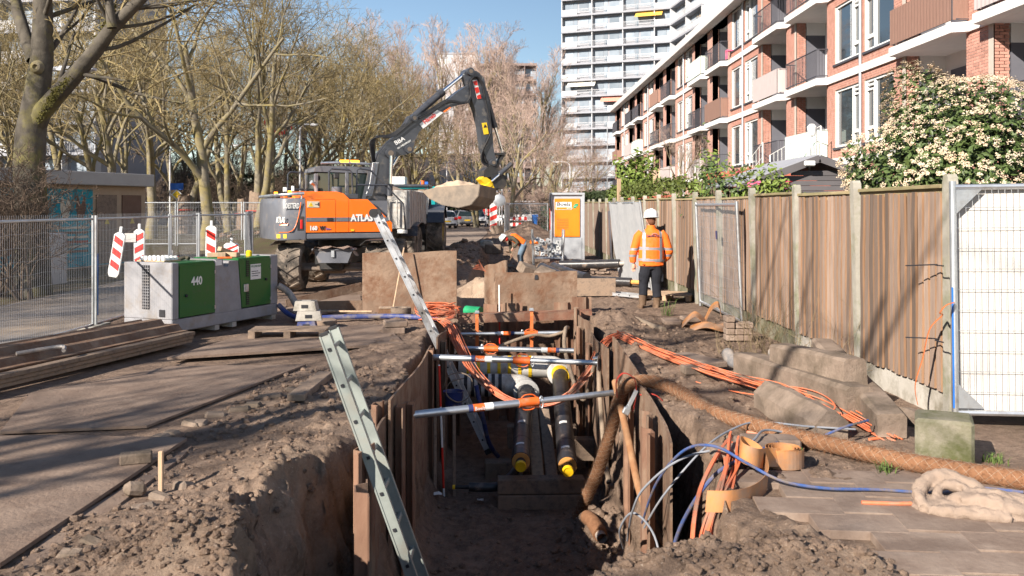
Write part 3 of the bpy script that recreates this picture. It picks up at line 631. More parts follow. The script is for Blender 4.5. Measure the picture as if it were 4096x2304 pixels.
# far end
plate_v('end_plate', 'large brown steel plate with a notch closing the far end of the pit', (-.17, 15.25), (1.20, 15.2), TB, .72, TB, .76, .025)
plate_v('end_plate', 'short steel plate standing askew at the corner of the far end plate', (-.36, 16.2), (.02, 15.5), -1.0, .78, -1.0, .92, .025)
for (x, top, lab) in [(-.20, .22, 'rust-red sheet pile at the corner of the far end plate'), (.12, .24, 'rust-red sheet pile with a round hole before the far end plate'), (.97, .25, 'pale rusty sheet pile with a square hole before the far end plate'), (1.27, .34, 'dark wooden-brown sheet pile at the outer edge of the far end plate')]:
    pile(x, 15.12, top, TB, PI, lab, .95)
o = plate_v('standing_plate', 'broad sand-coloured steel plate standing upright before the excavator wheel', (-2.50, 15.95), (-.84, 15.75), -.15, 1.02, -.15, 1.07, .03)
mb = MB(); mb.box((0, 0, 0), (.1, .04, .07)); q = mb.build('lifting_slot', M['ink'], o); q.location = (1.05, -.05, .93)
mb = MB(); mb.prism([(-.03, -.04), (.03, -.04), (.03, .01), (.015, .04), (-.015, .04), (-.03, .01)], 0, .012, TM((.52, 15.21, .66), PI / 2)); q = mb.build('lifting_slot', M['ink'])
q.parent = bpy.data.objects['end_plate']; q.location = -bpy.data.objects['end_plate'].location
for k, (a, b, w, lab) in enumerate([(P(286, 308, 16.4), P(362, 285, 17.2), .16, 'rusty steel strip lying slanted before the excavator axle'), (P(305, 312, 15.9), P(362, 307, 16.1), .18, 'flat rusty steel strip lying at the foot of the standing plate')]):
    m4, L = frame((a.x, a.y, w / 2), (b.x, b.y, w / 2 + (.25 if k == 0 else 0))); block('steel_strip', lab, 'steel strip', m4 @ Matrix.Translation((L / 2, 0, 0)), (L, .02, w), M['steel_rust'], 0)
# boulders, soil planks behind the end plate
for u, v, Y, w, h, rz, lab in [(528, 270, 20.5, .42, .22, .5, 'tilted square concrete block lying next to the bending worker'), (545, 275, 19.0, .38, .22, -.4, 'dark tilted concrete block behind the far end plate')]:
    q = P(u, v, Y); blk('concrete_block', lab, 'concrete block', q.x, q.y, max(q.z, .1), (w, .34, h), rz, .35, .3, 'concrete_dirty', .02)
# ------------------------------------------------------------------ struts
def strut(p, q, r, label, clamp=0.52, ends=('foot', 'plain'), sticker=0.3):
    p = Vector(p); q = Vector(q); m4, L = frame(p, q); t = thing('trench_strut', label, 'strut', p)
    m4.translation = Vector()
    mb = MB(); mb.tube([(0, 0, 0), (L * clamp, 0, 0)], r * 1.12, 14, m4); mb.build('outer_tube', M['galv'], t, True)
    mb = MB(); mb.tube([(L * clamp, 0, 0), (L, 0, 0)], r * .92, 14, m4); mb.build('inner_tube', M['galv'], t, True)
    mb = MB(); mb.tube([(L * clamp - .01, 0, 0), (L * clamp + .20, 0, 0)], r * 1.38, 12, m4)
    for s in (-1, 1): mb.tube(spline([(L * clamp + .02, 0, s * r * 1.4), (L * clamp + .06, 0, s * r * 2.2), (L * clamp + .14, 0, s * r * 2.2), (L * clamp + .18, 0, s * r * 1.4)], 3), .007, 6, m4)
    mb.build('clamp', M['orange_paint'], t, True)
    mb = MB(); mb.tube([(L * clamp + .23 + .02 * math.cos(a), -.02, -.01 + .06 * math.sin(a)) for a in np.linspace(0, 6.28, 13)[:-1]], .008, 6, m4, closed=True); mb.build('locking_pin', M['galv'], t, True)
    mb = MB(); mb.tube([(L * sticker, 0, 0), (L * sticker + .05, 0, 0)], r * 1.16, 14, m4, cap=False); mb.build('sticker', M['sign_dark_blue'], t)
    mb = MB(); mb.tube([(L * sticker + .05, 0, 0), (L * sticker + .17, 0, 0)], r * 1.16, 14, m4, cap=False); mb.build('sticker', M['orange_paint'], t)
    mb = MB(); mb.tube([(L * sticker + .17, 0, 0), (L * sticker + .26, 0, 0)], r * 1.16, 14, m4, cap=False); mb.build('sticker', M['white_paint'], t)
    txt('lettering', 'Boels', .05, M['white_paint'], t, m4 @ TM((L * sticker + .06, -r * 1.19, -.015), PI / 2), .001)
    for e, x in zip(ends, (0, L)):
        if e == 'foot':
            mb = MB(); mb.box((x, 0, 0), (.012, .16, .16), m4, .01); mb.box((x + (.03 if x == 0 else -.03), 0, .06), (.06, .12, .01), m4); mb.build('end_plate', M['galv'], t)
    return t
strut((-.93, 8.85, -.19), (1.22, 9.62, -.12), .034, 'galvanised strut with dark orange clamp crossing the pit beside the coir hose', .50, ('plain', 'plain'), .26)
strut((-.90, 11.35, -.04), (1.12, 11.0, -.05), .034, 'galvanised strut with orange clamp above the bend of the orange cables', .50, ('plain', 'foot'), .24)
strut((.98, 13.0, -.22), (-.72, 13.2, -.21), .032, 'galvanised strut with square end plate before the white insulated pipes', .64, ('plain', 'foot'), .12)
strut((.93, 14.35, -.15), (-.72, 14.35, -.17), .028, 'thin galvanised strut hung with an orange ratchet strap', .26, ('plain', 'plain'), .48)
strut((-1.0, 17.3, .10), (-.28, 17.5, .12), .04, 'short strut beyond the far end plate in front of the sand heap', .05, ('plain', 'plain'), .35)
# red beam across the pit
t = thing('steel_beam', 'two red-brown steel beams laid across the pit and tied with orange straps', 'steel beam', (-.76, 14.6, 0.0))
for dy in (0, .16):
    m4, L = frame((0, dy, .04), (2.15, dy + .05, .10)); mb = MB()
    for z in (-.06, .06): mb.box((L / 2, 0, z), (L, .13, .012), m4)
    mb.box((L / 2, 0, 0), (L, .010, .108), m4); mb.box((L / 2, -.058, 0), (L, .008, .105), m4); mb.build('beam', M['red_beam'], t)
def strap_loop(x, y, z0, label):
    t = thing('ratchet_strap', label, 'strap', (x, y, z0)); mb = MB()
    mb.sheet([(-.05, .0), (-.10, .5), (-.06, .56), (.16, .57), (.2, .5), (.06, 0.06)], -.025, .025, .004, TM((0, 0, 0), PI / 2, 0, PI / 2)); mb.build('webbing', M['strap'], t)
    mb = MB(); mb.box((0, 0, .585), (.08, .14, .02), None, .004); mb.box((0, .03, .60), (.06, .03, .03)); mb.build('ratchet', M['galv'], t); return t
strap_loop(-.45, 14.55, -.44, 'orange strap tying the red beam to the thin strut near the cable coil')
strap_loop(.42, 14.55, -.40, 'orange strap tying the red beam to the thin strut at its middle')
mb = MB(); mb.tube([(-.68, 15.9, .02), (-.42, 15.7, .02)], .09, 16); o = mb.build('green_pipe', M['green_pipe'], None, True); tag(o, 'short green plastic pipe lying beside the red beam', 'pipe')
# ------------------------------------------------------------------ survey poles
def rpole(p, top, label, r=.014):
    p = Vector(p); top = Vector(top); t = thing('survey_pole', label, 'survey pole', p); d = top - p; L = d.length; k = 0; s = 0.12; z = 0
    while z < L:
        e = min(L, z + s); mb = MB(); mb.tube([d * (z / L), d * (e / L)], r, 10); mb.build('red_band' if k % 2 else 'white_band', M['red_paint' if k % 2 else 'white_paint'], t, True); z = e; s = .5; k += 1
    return t
rpole((-.75, 11.15, -1.73), (-.81, 11.15, -.10), 'red and white survey pole standing on the pit floor')
rpole((-.09, 15.0, -.55), (-.10, 14.98, .55), 'red and white survey pole leaning on the far end plate', .012)
# ------------------------------------------------------------------ insulated pipes
def ipipe(p, q, label):
    p = Vector(p); q = Vector(q); t = thing('insulated_pipe', label, 'pipe', p); d = q - p; m4, L = frame((0, 0, 0), d)
    mb = MB(); mb.tube([(x, 0, 0) for x in np.linspace(.05, L, 12)], .113, 22, m4); mb.build('black_casing', M['black_pe'], t, True)
    mb = MB(); mb.tube([(.03, 0, 0), (.06, 0, 0)], .106, 22, m4); mb.build('foam_end', M['foam'], t)
    mb = MB(); mb.tube([(-.08, 0, 0), (.03, 0, 0)], .058, 18, m4); mb.build('steel_pipe_end', M['dark_steel'], t, True)
    mb = MB(); mb.lathe([(.066, 0), (.066, .03), (.06, .045), (.05, .045), (.048, .036), (0.002, .036)], 20, m4 @ TM((-.07, 0, 0), 0, -PI / 2)); mb.build('end_cap', M['yellow_cap'], t, True)
    for x, w in ((.30, .05), (1.02, .07)):
        mb = MB(); n = 8; vs = []; fs = []
        for i in range(n + 1):
            a = PI * .30 + i * .11
            for dx in (0, w): vs.append((x + dx, -.115 * math.cos(a + .35), .115 * math.sin(a + .35)))
        for i in range(n): fs.append((2 * i, 2 * i + 1, 2 * i + 3, 2 * i + 2))
        mb.add(vs, fs, m4); mb.build('label_sticker', M['white_paint'], t)
    mb = MB()
    for x in (.55, .95, 1.6, 2.1): mb = MB(); mb.tube([(x, 0, 0), (x + .02, 0, 0)], .1145, 22, m4, cap=False); mb.build('joint_band', M['black_rubber'], t)
    return t
ipipe((.18, 10.5, -1.12), (.28, 13.0, -.80), 'black insulated pipe with yellow cap beside the tall wooden beams')
ipipe((.71, 10.35, -1.13), (.80, 13.45, -.62), 'black insulated pipe with yellow cap and a square hole, next to the coir hose')
def white_pipe(x0, xe, y, z, label, band, n=7):
    t = thing('white_insulated_pipe', label, 'pipe', (x0, y, z)); mb = MB()
    mb.tube(spline([(0, 0, 0), (xe - x0 - .25, 0, 0), (xe - x0 - .05, -.08, -.01), (xe - x0, -.32, -.03)], 7), .165, 20); mb.build('white_wrap', M['pipe_white'], t, True)
    for i in range(n):
        mb = MB(); x = .12 + i * (xe - x0 - .42) / n; mb.tube([(x, 0, 0), (x + .05, 0, 0)], .1665, 20, cap=False); mb.build('band', M[band], t)
    mb = MB(); mb.lathe([(.115, 0), (.185, .01), (.185, .05), (.16, .06)], 22, TM((xe - x0, -.34, -.03), PI / 2)); mb.build('collar', M['pipe_white'], t, True)
    mb = MB()
    for i in range(5): mb.tube([(xe - x0 + .12 * math.cos(a), -.40 - .06 * i, -.03 + .12 * math.sin(a)) for a in np.linspace(0, 6.28, 15)[:-1]], .006, 5, closed=True)
    mb.build('tension_strap', M[band], t); return t
white_pipe(-.72, .30, 13.35, -.78, 'white wrapped pipe with black bands under the struts', 'ink', 6)
white_pipe(-.70, .80, 13.75, -.58, 'white wrapped pipe with yellow bands behind the orange cables', 'yellow_paint', 7)
# timber in the pit
for (x, y, z, d, rz, rx, lab) in [
    (.42, 10.72, -1.62, (1.02, .2, .17), .03, 0, 'lower squared timber under the ends of the capped pipes'),
    (.42, 10.74, -1.44, (1.02, .2, .17), .03, 0, 'upper squared timber under the ends of the capped pipes'),
    (.50, 12.45, -1.30, (.95, .2, .3), -.02, 0, 'dark squared timber supporting the middle of the pipes'),
    (-.02, 12.0, -1.62, (.5, .22, .22), .05, 0, 'grey timber block at the foot of the aluminium ladder'),
    (1.02, 12.0, -1.35, (.42, .2, .28), .0, 0, 'squared timber wedged between a capped pipe and the pit side')]:
    blk('squared_timber', lab, 'timber', x, y, z, d, rz, rx, 0, 'wood_dirty', .008)
for (x, lab, m, dx) in [(.37, 'brown beam leaning between the two capped pipes', 'wood_new', 0.03), (.53, 'frayed pale beam leaning between the two capped pipes', 'wood_dirty', .04)]:
    m4, L = frame((x + dx, 11.0, -1.5), (x, 12.6, -.95)); block('leaning_beam', lab, 'beam', m4 @ Matrix.Translation((L / 2, 0, 0)), (L, .145, .08), M[m], .008)
for i, (x, lab) in enumerate([(-.86, 'blackened upright plank beside the survey pole'), (-.76, 'dark upright plank behind the survey pole'), (-.63, 'brown upright plank to the ladder side of the survey pole')]):
    m4, L = frame((x, 11.15 + .05 * i, -1.75), (x - .02, 11.45 + .05 * i, -.75)); block('upright_plank', lab, 'plank', m4 @ Matrix.Translation((L / 2, 0, 0)), (L, .04, .13), M['wood_dirty'], .004)
# black elbow pipe beside the timber
t = thing('black_elbow_pipe', 'black plastic elbow pipe with a thin yellow-capped end beside the timbers', 'pipe', (-.55, 10.9, -1.52)); mb = MB()
mb.tube(spline([(.12, .0, 0), (.42, 0, 0), (.55, .1, .03), (.7, .35, .12)], 5), .055, 14); mb.build('elbow', M['black_pe'], t, True)
mb = MB(); mb.tube([(-.06, 0, 0), (.14, 0, 0)], .024, 12); mb.build('thin_end', M['black_rubber'], t, True)
mb = MB(); mb.tube([(-.08, 0, 0), (-.05, 0, 0)], .027, 12); mb.build('yellow_cap', M['yellow_cap'], t, True)
mb = MB(); mb.tube(spline([(-.38, 11.9, -.5), (-.30, 11.95, -.9), (-.22, 12.3, -1.35), (-.1, 12.6, -1.62)], 5), .03, 10); tag(mb.build('blue_hose', M['blue_hose'], None, True), 'dark blue hose hanging from the cables to the pit floor', 'hose')
# bucket and strap beside the pole
t = thing('blue_bucket', 'dull blue-grey bucket standing on the upright planks', 'bucket', (-.66, 11.6, -.78)); mb = MB(); mb.lathe([(.10, 0), (.13, .26), (.137, .27), (.125, .27), (.095, .01)], 18, cap=False); mb.lathe([(.10, 0), (.10, .005)], 18); mb.build('body', M['blue_hose'], t, True)
mb = MB(); mb.tube([(.13 * math.cos(a), -.02, .26 - .12 * math.sin(a)) for a in np.linspace(0, PI, 12)], .005, 6); mb.build('handle', M['galv'], t)
def webbing(name, label, pts, w, m, cat='strap', th=.005, wdir=(0, 1, 0), n=6):
    pts = spline(pts, n); c = pts[0].copy(); wd = Vector(wdir) * w / 2; mb = MB(); vs = []; fs = []
    k = len(pts)
    for i in range(k):
        T = (pts[min(i + 1, k - 1)] - pts[max(i - 1, 0)]).normalized(); nn = T.cross(Vector(wdir)).normalized() * th / 2
        for s1 in (-1, 1):
            for s2 in (-1, 1): vs.append(pts[i] + wd * s1 + nn * s2 - c)
    for i in range(k - 1):
        a = 4 * i; b = a + 4
        fs += [(a, b, b + 1, a + 1), (a + 2, a + 3, b + 3, b + 2), (a + 1, b + 1, b + 3, a + 3), (a, a + 2, b + 2, b)]
    fs += [(0, 1, 3, 2), (4 * k - 4, 4 * k - 2, 4 * k - 1, 4 * k - 3)]
    mb.add(vs, fs); o = mb.build(name, M[m], None, True); o.location = c; return tag(o, label, cat)
webbing('webbing_loop', 'dusty brown webbing looped over the blue bucket', [(-.78, 11.5, -.45), (-.72, 11.5, -.30), (-.55, 11.48, -.26), (-.42, 11.46, -.34), (-.46, 11.45, -.55), (-.60, 11.45, -.62), (-.74, 11.46, -.52), (-.70, 11.46, -.38), (-.52, 11.44, -.32)], .06, 'dirty_hose')
# ------------------------------------------------------------------ ladders
def ladder(bot, top, wdir, label, n, rw=.068, rt=.024, m='alu', name='ladder'):
    bot = Vector(bot); top = Vector(top); wd = Vector(wdir); t = thing(name, label, 'ladder', bot); m4, L = frame(bot, top, wd); m4.translation = Vector()
    W = wd.length
    for s in (0, 1):
        o = Vector((0, 0, W * s)); mb = MB(); mb.box((L / 2, 0, W * s), (L, rw, rt), m4, .004); mb.box((L / 2, rw / 2, W * s), (L, .012, rt + .012), m4); mb.box((L / 2, -rw / 2, W * s), (L, .012, rt + .012), m4); mb.build('rail', M[m], t)
        mb = MB(); mb.box((-.01, 0, W * s), (.07, rw + .02, rt + .02), m4, .006); mb.build('foot_cap', M['black_rubber'], t)
        mb = MB(); mb.box((L + .005, 0, W * s), (.03, rw + .006, rt + .006), m4, .006); mb.build('top_cap', M['black_rubber'], t)
    for i in range(n):
        x = (i + .6) * L / n; mb = MB(); mb.box((x, 0, W / 2), (.03, .03, W), m4, .003); r = mb.build('rung', M[m], t)
        mb = MB(); mb.box((x, 0, -.019), (.022, .022, .006), m4); mb.build('rung_end', M['ink'], r)
    return t
mat('alu_green', (0.27, 0.30, 0.28), (0.36, 0.39, 0.365), 0.55, 0.45, 8, 5, 0.05, 50, dirt=(0.30, 0.28, 0.24), damt=0.25)
ladder((-.36, 6.45, -1.62), (-1.28, 6.45, .93), (0, .34, 0), 'greenish-grey aluminium ladder leaning out of the pit behind the front sheet piles', 10, m='alu_green')
ladder((-.24, 12.45, -1.50), (-1.78, 12.5, 1.72), (0, .40, 0), 'long silver aluminium ladder with black rollers leaning up past the orange excavator', 13)
t = bpy.data.objects['ladder.001']; mb = MB()
for dy in (0, .36):
    mb = MB(); mb.tube([(-1.57, dy + .02, 3.25), (-1.57, dy + .06, 3.25)], .06, 16); mb.build('roller', M['black_rubber'], t, True)
a = Vector((1.62, 19.1, .06)); b = Vector((2.95, 17.7, .06)); ladder(a, b, (.10, .22, 0.0), 'pale aluminium ladder lying flat on the soil behind the standing worker', 7, .05, .02)
# ------------------------------------------------------------------ cables and hoses
def bundle(name, label, pts, n, r, spread, m, cat='cable', seg=7, sd=1):
    rr = random.Random(sd); c = Vector(pts[0]); t = thing(name, label, cat, c); sp = spline(pts, seg)
    for k in range(n):
        ox, oz = rr.gauss(0, spread), rr.gauss(0, spread); ph = rr.uniform(0, 6); am = rr.uniform(0, spread)
        path = []
        for i, p in enumerate(sp):
            T = (sp[min(i + 1, len(sp) - 1)] - sp[max(i - 1, 0)]).normalized(); A = T.cross(Vector((0, 0, 1))); A = A.normalized() if A.length > .05 else Vector((1, 0, 0)); B = A.cross(T)
            a = i * .25 + ph; path.append(p - c + A * (ox + am * math.sin(a)) + B * (abs(oz) + am * math.cos(a) * .5))
        mb = MB(); mb.tube(path, r, 5); mb.build('strand', M[m], t, True)
    return t
bundle('cable_bundle', 'bundle of orange cables sagging across the pit from the coil to the soil', [(-.95, 13.6, .12), (-.80, 13.2, .06), (-.62, 12.6, -.15), (-.40, 12.1, -.40), (-.05, 11.7, -.62), (.35, 11.5, -.70), (.75, 11.4, -.58), (1.10, 11.6, -.25), (1.30, 11.75, .06), (1.50, 11.85, .14)], 22, .0065, .03, 'cable_orange', sd=2)
bundle('cable_bundle', 'orange cables fanned out over the soil between the coir hose and the concrete posts', [(1.48, 11.9, .15), (1.72, 11.3, .08), (1.98, 10.4, .06), (2.25, 9.5, .05), (2.55, 8.75, .07), (2.86, 8.15, .05), (2.95, 7.55, .03), (3.05, 7.1, -.02)], 18, .0065, .042, 'cable_orange', sd=4)
bundle('cable_bundle', 'stray orange cable loops lying on the soil beside the main bundle', [(2.15, 9.6, .03), (2.35, 8.9, .03), (2.6, 8.3, .04), (2.72, 7.7, .02), (2.6, 7.5, .02)], 6, .0065, .09, 'cable_orange', sd=6)
t = thing('cable_coil', 'coil of orange cable piled beside the foot of the standing plate', 'cable coil', (-1.07, 14.5, .03)); rr = random.Random(4); rr_ = [(rr.gauss(0, .05), rr.gauss(0, .05)) for _ in range(22)]
for k in range(22):
    R = rr.uniform(.17, .30); tl = rr.uniform(-.22, .22); tl2 = rr.uniform(-.2, .2); z = .02 + k * .017
    mb = MB(); mb.tube([(R * 1.15 * math.cos(a) + rr_[k][0], R * math.sin(a) + rr_[k][1], z * .55 + tl * R * math.cos(a + k) * 1.3 + tl2 * R * math.sin(a) * 1.1 + .05) for a in np.linspace(0, 6.28, 25)[:-1]], .0075, 5, closed=True); mb.build('strand', M['cable_orange'], t, True)
for k, (pts) in enumerate([[(-.3, -.1, .02), (-.2, -.3, .05), (.05, -.42, .06), (.15, -.75, .06)], [(.2, -.1, .1), (.2, -.4, .08), (.14, -.8, .07)]]):
    for q in range(5):
        mb = MB(); mb.tube([p + Vector((q * .018, 0, q * .004)) for p in spline(pts, 6)], .0085, 5); mb.build('strand', M['cable_orange'], t, True)
bundle('cable_bundle', 'worn orange cables hanging down into the hole beside the paving', [(1.68, 6.65, .10), (1.57, 6.3, .03), (1.42, 5.98, -.08), (1.30, 5.75, -.28), (1.24, 5.6, -.55)], 12, .009, .035, 'cable_orange', sd=8)
bundle('cable_bundle', 'thick single orange cable arching into the hole beside the paving', [(1.64, 6.7, .12), (1.46, 6.35, .08), (1.27, 5.98, -.06), (1.17, 5.7, -.32), (1.16, 5.5, -.55)], 1, .016, .0, 'cable_orange', sd=9)
def hose(name, label, pts, r, m, cat, n=14, seg=8):
    mb = MB(); c = Vector(pts[0]); sp = spline(pts, seg); mb.tube([p - c for p in sp], r, n); o = mb.build(name, M[m], None, True); o.location = c; return tag(o, label, cat), sp
pts = [(.80, 10.15, -1.66), (.86, 10.05, -1.45), (.98, 9.7, -1.0), (1.08, 9.3, -.45), (1.13, 9.02, -.08), (1.20, 8.88, .10), (1.34, 8.82, .15), (1.55, 8.75, .12), (1.68, 8.45, .09), (1.74, 8.0, .07), (1.86, 7.65, .07), (2.12, 7.2, .07), (2.44, 6.8, .06), (2.82, 6.33, .06), (3.4, 5.9, .06), (4.3, 5.3, .06)]
o, sp = hose('coir_drain_hose', 'thick brown coir-wrapped drain hose rising from the pit and lying across the paving', pts, .062, 'coir', 'hose', 18, 14)
# wire net over the coir: two helices, and fibre fuzz
c = Vector(pts[0]); br = []; tot = [0]
for i in range(1, len(sp)): tot.append(tot[-1] + (sp[i] - sp[i - 1]).length)
def on_path(d):
    i = min(max(int(np.searchsorted(tot, d)), 1), len(sp) - 1); t = (d - tot[i - 1]) / max(tot[i] - tot[i - 1], 1e-6); p = sp[i - 1].lerp(sp[i], t); T = (sp[i] - sp[i - 1]).normalized()
    A = T.cross(Vector((.1, .2, 1))).normalized(); return p, A, T.cross(A)
for hnd in (1, -1):
    for ph in range(5):
        path = []; d = 0.02
        while d < tot[-1]:
            p, A, B = on_path(d); a = hnd * d * 17 + ph * 2 * PI / 5; path.append(tuple(p - c + (A * math.cos(a) + B * math.sin(a)) * .0645)); d += .03
        br.append((path, [.0013] * len(path)))
V_, F_ = tubes_np(br, 3); q = link('wire_net', mesh_np('wire_net', V_, F_), M['coir_wire'], o)
br = []; r_ = np.random.RandomState(2)
for k in range(6000):
    d = r_.rand() * tot[-1]; p, A, B = on_path(d); a = r_.rand() * 6.28; n_ = A * math.cos(a) + B * math.sin(a); q0 = p - c + n_ * .06; e = Vector(r_.normal(0, 1, 3)) * .012 + n_ * .013
    br.append(([tuple(q0), tuple(q0 + e * .5 + n_ * .004), tuple(q0 + e)], [.0011, .001, .0004]))
V_, F_ = tubes_np(br, 3); q = link('coir_fibre', mesh_np('coir_fibre', V_, F_), M['coir'], o); q['kind'] = 'stuff'
hose('coir_drain_hose', 'short end of coir drain hose with an open black pipe mouth on the pit floor', [(.86, 9.55, -1.42), (.90, 9.35, -1.40), (.95, 9.1, -1.44)], .075, 'coir', 'hose')
o = bpy.data.objects['coir_drain_hose.001']; mb = MB(); mb.tube([(.08, -.40, -.02), (.10, -.53, -.03)], .052, 18, cap=False); mb.tube([(.10, -.53, -.03), (.08, -.40, -.02)], .046, 18, cap=False); mb.build('pipe_mouth', M['grey_pipe'], o, True); mb = MB(); mb.tube([(.085, -.42, -.021), (.084, -.415, -.02)], .046, 18); mb.build('mouth_dark', M['ink'], o)
hose('grey_hose', 'mud-covered hose dangling in a loop from the trench side by the square end plate', [(.98, 14.2, -.05), (.90, 13.6, .0), (.86, 13.2, -.2), (.92, 12.5, -.5), (1.0, 12.0, -.68), (1.06, 11.8, -.60), (1.12, 11.5, -.2), (1.14, 11.2, .0), (1.12, 10.8, -.35), (1.12, 10.3, -.9), (1.14, 10.0, -1.2)], .03, 'dirty_hose', 'hose', 10)
hose('grey_hose', 'muddy hose lying along the far side of the pit above the white pipes', [(-.1, 13.9, -.3), (.2, 14.0, -.2), (.45, 14.1, -.15), (.7, 14.2, -.18), (.95, 14.2, -.1)], .025, 'dirty_hose', 'hose', 10)
hose('rusty_pipe', 'rusty old pipe emerging from the soil between the last sheet piles', [(1.12, 9.3, .05), (1.16, 8.6, -.35), (1.20, 8.0, -.72), (1.32, 7.6, -.95), (1.50, 7.3, -1.02)], .035, 'rust_pipe', 'pipe', 12)
for nm, lab, pts, r, m in [
    ('blue_cable', 'muddy blue cable running over the paving past the roll of brown membrane', [(1.12, 7.45, -.75), (1.15, 6.9, -.25), (1.28, 6.5, .10), (1.45, 6.3, .18), (1.62, 6.1, .12), (1.80, 5.95, .05), (2.05, 5.85, .03), (2.4, 5.85, .02), (2.75, 5.8, .015), (3.0, 5.9, .02), (3.3, 5.8, .02)], .010, 'cable_blue'),
    ('blue_cable', 'thick muddy blue cable rising from the pit to the concrete slabs', [(1.16, 6.7, -1.0), (1.25, 6.5, -.45), (1.45, 6.3, -.02), (1.75, 6.45, .08), (2.0, 6.7, .10)], .014, 'cable_blue'),
    ('grey_cable', 'thin grey-blue cable bent in an arc over the dark hole', [(1.02, 7.6, -.95), (.98, 7.0, -.5), (1.05, 6.8, -.25), (1.3, 6.6, .02), (1.75, 6.6, .12), (2.0, 7.0, .12), (2.3, 7.1, .05)], .009, 'cable_grey'),
    ('grey_cable', 'thin grey cable running from the rusty pipe to the slabs', [(1.1, 7.2, -.7), (1.2, 6.9, -.35), (1.5, 6.9, .0), (1.8, 7.2, .08), (2.05, 7.35, .10), (2.4, 7.2, .1), (2.75, 7.15, .09)], .008, 'cable_grey'),
    ('grey_cable', 'thin pale cable looping below the rusty pipe', [(1.0, 7.7, -1.05), (.92, 7.3, -.75), (1.0, 7.1, -.55), (1.15, 7.0, -.7), (1.2, 6.8, -1.05)], .009, 'cable_grey'),
    ('blue_cable', 'short blue cable end lying over the coir hose', [(2.35, 6.98, .04), (2.6, 7.0, .14), (2.85, 7.15, .16)], .010, 'cable_blue')]:
    hose(nm, lab, pts, r, m, 'cable', 8)
for (pts, lab) in [([(2.2, 5.62, .012), (2.38, 5.6, .012), (2.5, 5.6, .012)], 'short cut piece of orange cable lying on the paving'), ([(2.86, 7.15, .01), (3.0, 7.2, .012), (3.1, 7.2, .01)], 'cut piece of orange cable lying by the tilted concrete post'), ([(1.95, 7.35, .02), (2.3, 7.05, .03), (2.6, 6.9, .03)], 'single orange cable running under the coir hose')]:
    hose('orange_cable', lab, pts, .012, 'cable_orange', 'cable', 8)
# red strap with ratchet on the hose
webbing('ratchet_strap', 'red ratchet strap slung round the coir hose at the top of the trench plate', [(1.08, 8.8, .0), (1.07, 8.76, .16), (1.14, 8.74, .24), (1.24, 8.72, .18), (1.25, 8.72, .0), (1.22, 8.72, -.12)], .05, 'strap_red')
o = bpy.data.objects['ratchet_strap.002'] if 'ratchet_strap.002' in bpy.data.objects else None
webbing('ratchet_strap', 'loose loop of red strap hanging below the steel ratchet', [(1.28, 8.66, .05), (1.42, 8.6, .06), (1.52, 8.6, -.06), (1.50, 8.6, -.2), (1.40, 8.6, -.14), (1.32, 8.64, .0)], .05, 'strap_red')
t = thing('ratchet', 'steel ratchet buckle hanging on the red strap', 'ratchet', (1.2, 8.68, -.02)); mb = MB()
m4 = TM((0, 0, 0), 0, .45, 0)
for s in (-1, 1): mb.box((0, s * .022, 0), (.03, .004, .24), m4, .001)
mb.box((.0, 0, -.10), (.07, .05, .07), m4, .01); mb.build('frame', M['galv'], t); mb = MB(); mb.cyl((0, -.03, -.06), (0, .03, -.06), .02, 10, m4); mb.build('spindle', M['galv'], t)
# paper litter
for (x, y, s_, lab) in [(-.82, 10.9, .10, 'crumpled white and blue wrapper on the pit floor'), (-.30, 10.95, .06, 'small white scrap on the pit floor beside the timbers')]:
    mb = MB(); vs = [(s_ * (i / 3 - .5) * 1.3, s_ * (j / 3 - .5) * .8, U(0, .03)) for j in range(4) for i in range(4)]; mb.add(vs, [(j * 4 + i, j * 4 + i + 1, j * 4 + i + 5, j * 4 + i + 4) for j in range(3) for i in range(3)])
    o = mb.build('paper_scrap', M['white_paint']); o.location = (x, y, gh(x, y) + .03); tag(o, lab, 'litter')
# puddle
mat('mud_water', (0.018, 0.017, 0.017), None, 0.08, 0, spec=0.5)
slab_obj('puddle', None, None, [(.0 + .55 * math.cos(a) * (1 + .2 * math.sin(3 * a)), 8.45 + .5 * math.sin(a)) for a in np.linspace(0, 6.28, 20)[:-1]], -1.83, .03, M['mud_water'])['kind'] = 'structure'
# ------------------------------------------------------------------ excavator
def tyre_mesh(R, W, lugs, name='tyre', chevron=True):
    mb = MB(); pr = [(R * .55, -W * .42), (R * .62, -W * .48), (R * .84, -W * .5), (R * .93, -W * .44), (R * .95, -W * .2), (R * .955, 0), (R * .95, W * .2), (R * .93, W * .44), (R * .84, W * .5), (R * .62, W * .48), (R * .55, W * .42)]
    mb.lathe(pr, 32, cap=False)
    for i in range(lugs):
        for s in (-1, 1):
            a0 = 2 * PI * (i + (.5 if s > 0 else 0)) / lugs; vs = []
            for (w, da) in ((.02, 0), (.25, -.16), (.47, -.30)):
                for dd in (-.055, .055):
                    for rr in (R * .93 if w < .4 else R * .88, R if w < .4 else R * .965):
                        a = a0 + da * (1 if chevron else 0) + dd; vs.append((rr * math.cos(a), rr * math.sin(a), s * w * W))
            fs = []
            for k in (0, 4):
                fs += [(k, k + 1, k + 5, k + 4), (k + 1, k + 3, k + 7, k + 5), (k + 3, k + 2, k + 6, k + 7), (k + 2, k, k + 4, k + 6)]
            fs += [(0, 2, 3, 1), (8, 9, 11, 10)]
            mb.add(vs, fs)
    me = mb.mesh(name); return me
